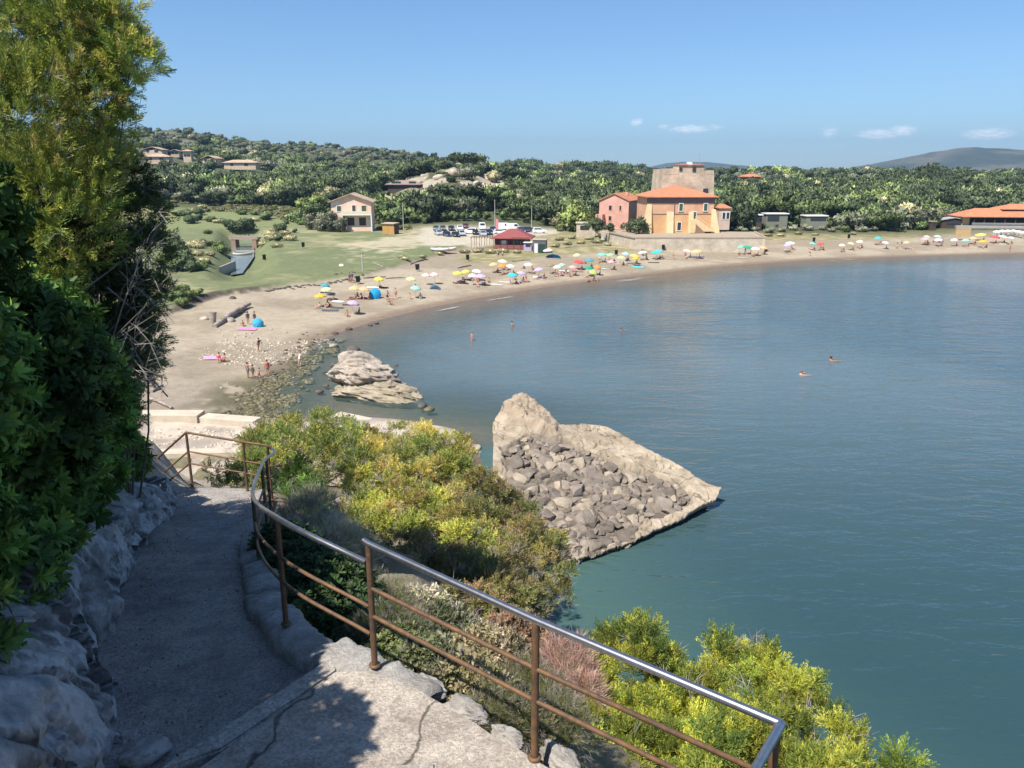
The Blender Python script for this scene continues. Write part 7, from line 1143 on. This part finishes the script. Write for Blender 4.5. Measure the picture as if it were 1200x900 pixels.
# ---------------------------------------------------------------- litter bins, boat, cars
BINM = MB(); BINM.lathe([(.0, .25), (.24, .25), (.27, .3), (.30, 1.05), (.33, 1.07), (.33, 1.13), (.28, 1.13), (.26, 1.0), (0, .95)], 12); BINM.tube([(.36, 0, -.2), (.36, 0, 1.25)], .035, 6); BINME = BINM.mesh('bin'); BINME.materials.append(mat('bin_plastic', (.022, .03, .025), .6, .15, 3))
for (px, py, lb) in [(310, 306, 'black litter bin on the grass near the bank, left of two'), (355.5, 291, 'black litter bin on the grass farther inland, right of two'), (419.5, 333, 'black litter bin by the near peach parasols'), (489, 318, 'black litter bin behind the mint parasol'), (548, 306, 'black litter bin at the foot of the dune grass'), (722, 300, 'black litter bin behind the pale yellow back row'), (753, 300, 'black litter bin left of the cream green parasol'), (777, 293.5, 'black litter bin above the big turquoise parasol'), (825.5, 291, 'black litter bin close to the terrace wall'), (953.5, 284.5, 'black litter bin behind the lone mint parasol'), (994.5, 280.5, 'black litter bin near the dune behind the cream parasols')]:
    p = place(px, py); o = link('litter_bin', BINME, None, None, p, rnd.uniform(0, 6)); q = 1.25; o.scale = (q, q, q); tag(o, lb, 'bin', 'litter bins')
def boat():
    p = hit(516, 295.5); o = empty('rowing_boat', p, .12); tag(o, 'white rowing boat drawn up on the dry grass below the car park', 'boat'); m = MB(); n = 13; v = []
    for i in range(n):
        t = i / (n - 1) * 2 - 1; hw = .78 * (1 - abs(t) ** 2.6 * (1 if t > 0 else .45)); z0 = .1 + .35 * t ** 4; z1 = .78 + .22 * t * t
        for (a, b) in ((-1, z1), (-.8, z0 + .25), (0, z0), (.8, z0 + .25), (1, z1), (.9, z1), (.7, z0 + .32), (0, z0 + .12), (-.7, z0 + .32), (-.9, z1)): v.append((t * 2.2, a * hw, b))
    m.add(v, [(i * 10 + k, i * 10 + (k + 1) % 10, (i + 1) * 10 + (k + 1) % 10, (i + 1) * 10 + k) for i in range(n - 1) for k in range(10)], 0, True); m.build('hull', paint((.66, .58, .56)), o)
    for t in (-.9, .1, 1.0): m = MB(); m.box((t, 0, .62), (.28, 1.25, .05)); m.build('thwart', TIMB, o)
    p2 = p + Vector((1.6, 1.2, 0)); o2 = copy_tree(o); o2.location = p2; o2.rotation_euler.z = .5; tag(o2, 'second pale rowing boat half hidden behind the first', 'boat')
boat()
def car_parts(kind):
    L, W, = (4.2, 1.72) if kind != 'van' else (4.9, 1.9); z0 = .28
    if kind == 'hatch': pr = [(-2.05, .55), (-2.1, .85), (-1.95, 1.0), (-1.75, 1.42), (-1.3, 1.5), (.35, 1.47), (1.05, 1.0), (1.95, .84), (2.1, .6), (2.05, .3)]; gl = [(-1.66, 1.05), (-1.5, 1.38), (.28, 1.37), (.82, 1.02)]
    elif kind == 'suv': pr = [(-2.1, .6), (-2.15, 1.0), (-2.0, 1.15), (-1.85, 1.66), (-1.4, 1.74), (.45, 1.7), (1.05, 1.16), (2.0, 1.0), (2.15, .7), (2.1, .34)]; gl = [(-1.74, 1.2), (-1.58, 1.6), (.38, 1.58), (.85, 1.18)]
    else: pr = [(-2.4, .6), (-2.45, 1.1), (-2.42, 2.0), (-2.2, 2.2), (1.0, 2.18), (1.75, 1.3), (2.35, 1.1), (2.45, .7), (2.4, .34)]; gl = [(.1, 1.3), (.1, 1.95), (.95, 1.95), (1.5, 1.32)]
    pr = [(pr[0][0], z0)] + pr; m = MB(); n = len(pr); v = []
    for (y, k) in ((-W / 2, 1), (-W / 2 + .06, 1.0), (W / 2 - .06, 1.0), (W / 2, 1)):
        for (x, z) in pr: t = max(0, (z - 1.0)) * .22 if kind != 'van' else max(0, z - 1.2) * .08; e = .05 if abs(y) == W / 2 else 0; v.append((x * (1 - e * .3), y - math.copysign(t, y), z - e * .3))
    m.add(v, [(j * n + i, j * n + (i + 1) % n, (j + 1) * n + (i + 1) % n, (j + 1) * n + i) for j in range(3) for i in range(n)], 0, False); m.add(v[:n], [tuple(range(n))]); m.add(v[3 * n:], [tuple(range(n - 1, -1, -1))])
    g = MB()
    for s in (-1, 1):
        q = [(x, s * (W / 2 + .012 - (max(0, z - 1.0) * .22 if kind != 'van' else max(0, z - 1.2) * .08)), z) for x, z in gl]; g.add(q, [(0, 1, 2, 3) if s < 0 else (3, 2, 1, 0)])
    zz = {'hatch': ((.40, 1.44, 1.0, 1.04), (-1.93, 1.06, -1.77, 1.38)), 'suv': ((.5, 1.66, 1.02, 1.2), (-1.99, 1.2, -1.87, 1.6)), 'van': ((1.08, 2.08, 1.7, 1.38), (-2.44, 1.3, -2.43, 1.9))}[kind]
    for (x0, a, x1, b) in zz: w_ = W / 2 - .22; g.add([(x0 + .015, -w_, a), (x1 + .015, -w_ - .06, b), (x1 + .015, w_ + .06, b), (x0 + .015, w_, a)] if x0 > 0 else [(x0 - .015, -w_, a), (x1 - .015, -w_, b), (x1 - .015, w_, b), (x0 - .015, w_, a)], [(0, 1, 2, 3)])
    wh = MB(); wh.lathe([(0, -.10), (.22, -.10), (.31, -.08), (.33, 0), (.31, .08), (.22, .10), (0, .10)], 14); rim = MB(); rim.lathe([(0, .11), (.2, .108), (.2, .095)], 10); fx = 2.0 if kind != 'van' else 2.3
    li = MB(); li.box((0, 0, 0), (.06, .34, .16)); return m.mesh('body'), g.mesh('windows'), wh.mesh('wheel'), rim.mesh('rim'), li.mesh('headlight'), li.mesh('tail_light'), L, W
CARS = {k: car_parts(k) for k in ('hatch', 'suv', 'van')}; TYRE = mat('tyre', (.015, .015, .016), .8, .1, 5); ALLOY = mat('alloy', (.5, .5, .5), .35, .1, 5, metal=.8); CGL = mat('car_glass', (.02, .024, .028), .08, .05, 2, spec=.7); HL = mat('headlight_lens', (.7, .7, .7), .15, .05, 5); TLI = mat('tail_lens', (.4, .02, .02), .3, .05, 5)
for k in CARS:
    for me, mt in zip(CARS[k][1:6], (CGL, TYRE, ALLOY, HL, TLI)): me.materials.append(mt)
def car(px, py, kind, rgb, label, rz):
    p = P(px, py, 3.5); p.z = G1(p.x, p.y); o = empty('parked_car', p, rz); tag(o, label, 'car', 'cars in the beach car park'); b_, g, w_, ri, hl, tl, L, W = CARS[kind]; me = b_.copy(); link('body', me, mat('car_%d_%d_%d' % tuple(int(c * 100) for c in rgb), rgb, .3, .04, 2, spec=.6), o); link('windows', g, None, o); k = 1.3 if kind != 'van' else 1.55; f = L / 2 - .02
    for x in (-k, k):
        for s in (-1, 1): q = link('wheel', w_, None, o); q.location = (x, s * (W / 2 - .08), .33); q.rotation_euler = (-s * math.pi / 2, 0, 0); link('rim', ri, None, q)
    for s in (-1, 1): q = link('headlight', hl, None, o); q.location = (f, s * (W / 2 - .3), .72 if kind == 'hatch' else .85); q = link('tail_light', tl, None, o); q.location = (-f - .04, s * (W / 2 - .28), .82 if kind == 'hatch' else 1.0)
NAV, BLK, WHT, SIL, GRY = (.018, .03, .075), (.012, .012, .015), (.72, .72, .71), (.36, .39, .42), (.12, .13, .15)
for i, q in enumerate([(514, 272, 'hatch', SIL, 'silver blue car at the left end of the front row of cars', -1.2), (524, 274, 'suv', NAV, 'big dark navy car, second in the front row', -1.25), (534, 273.5, 'hatch', BLK, 'black car, third in the front row of cars', -1.3), (541, 272.5, 'hatch', SIL, 'silver car, fourth in the front row', -1.3), (511, 268, 'hatch', (.10, .16, .18), 'grey teal car at the back left corner of the car park', -1.4), (519, 268, 'hatch', GRY, 'grey car in the back row behind the navy one', -1.4), (529, 268, 'hatch', NAV, 'dark blue car in the back row, third from left', -1.4), (539, 267.5, 'hatch', WHT, 'white car in the back row, left of the white van', -1.45), (551, 270.5, 'suv', WHT, 'white tall car in the middle of the car park', 3.0), (557, 271, 'hatch', BLK, 'black car right of the white tall one', -1.4), (565, 267, 'van', WHT, 'white van with a flat front in the back row', -1.45), (566, 272.5, 'hatch', SIL, 'silver car before the white van', -1.4), (573, 271.5, 'suv', NAV, 'navy car left of the pink banner', -1.4), (578, 268, 'hatch', NAV, 'dark blue car behind the pink banner', -1.4), (591, 266.5, 'van', WHT, 'long white van behind the red roofed bar, left one', .1), (602, 266.5, 'van', WHT, 'white van behind the red roofed bar, right one', .1), (586, 270, 'hatch', WHT, 'white car low behind the left slope of the red roof', .2), (613, 267.5, 'hatch', GRY, 'dark grey car right of the red roofed bar', .15), (620, 268, 'suv', (.06, .05, .09), 'dark violet car at the right part of the car park', .1), (632, 269, 'suv', WHT, 'white car at the right end of the car park', .1), (546, 266, 'hatch', (.14, .04, .05), 'dark red car squeezed in the back row', -1.4)]): car(*q)
p = P(546.5, 262, 3.5); o = empty('canopy', p); tag(o, 'pale green sun canopy behind the row of cars', 'canopy'); a = link('canopy_top', can_mesh('pale teal'), None, o); a.location = (0, 0, 2.5); a.scale = (1.9, 1.4, 1.2); MB().tube([(0, 0, 0), (0, 0, 2.6)], .05, 6).build('pole', POLE, o)
# sun loungers in front of the restaurant
lm = MB(); lm.box((0, .1, .33), (.62, 1.3, .08)); lm.box((0, -.0, .2), (.5, 1.1, .05)); lm.box((0, .95, .52), (.62, .65, .07), 0, 0, ('X', .6))
for a in (-.25, .25):
    for b in (-.45, .6): lm.box((a, b, .15), (.05, .05, .32))
LME = lm.mesh('sun_lounger'); LME.materials.append(WHITE)
for i in range(14):
    px, py = 1166 + (i % 7) * 5.2, 276.5 - (i // 7) * 2.0; p = place(px, py); o = link('sun_lounger', LME, None, None, p, rnd.uniform(-.15, .15) + math.pi); tag(o, 'white sun lounger in the rows before the restaurant terrace', 'sun lounger', 'sun loungers at the restaurant')

# fallen leaves and grit gathered along the path edges
r = np.random.default_rng(55); n = 900; t = r.random(n); e = np.where(r.random(n) < .6, r.beta(1, 5, n), 1 - r.beta(1, 6, n)); i = (t * 59).astype(int); p = Ll[i] + (Rr[i] - Ll[i]) * (e * .96 + .02)[:, None]; p[:, :2] += r.normal(0, .03, (n, 2)); p[:, 2] += .035
V, F, Cc = scatter([tpl_tuft(90, 1, .16, .8), tpl_tuft(91, 2, .14, .7)], p, r.normal(size=(n, 3)) * np.array([1, 1, .25]), r.uniform(.02, .055, n), pal(r, n, [(.20, .13, .06), (.28, .21, .11), (.10, .085, .05), (.16, .15, .07)], [1, 1, 1, 1]) * .9, r); tag(link('leaf_litter', arr_mesh('leaf_litter', V, F, col=Cc), LEAF), kind='stuff')
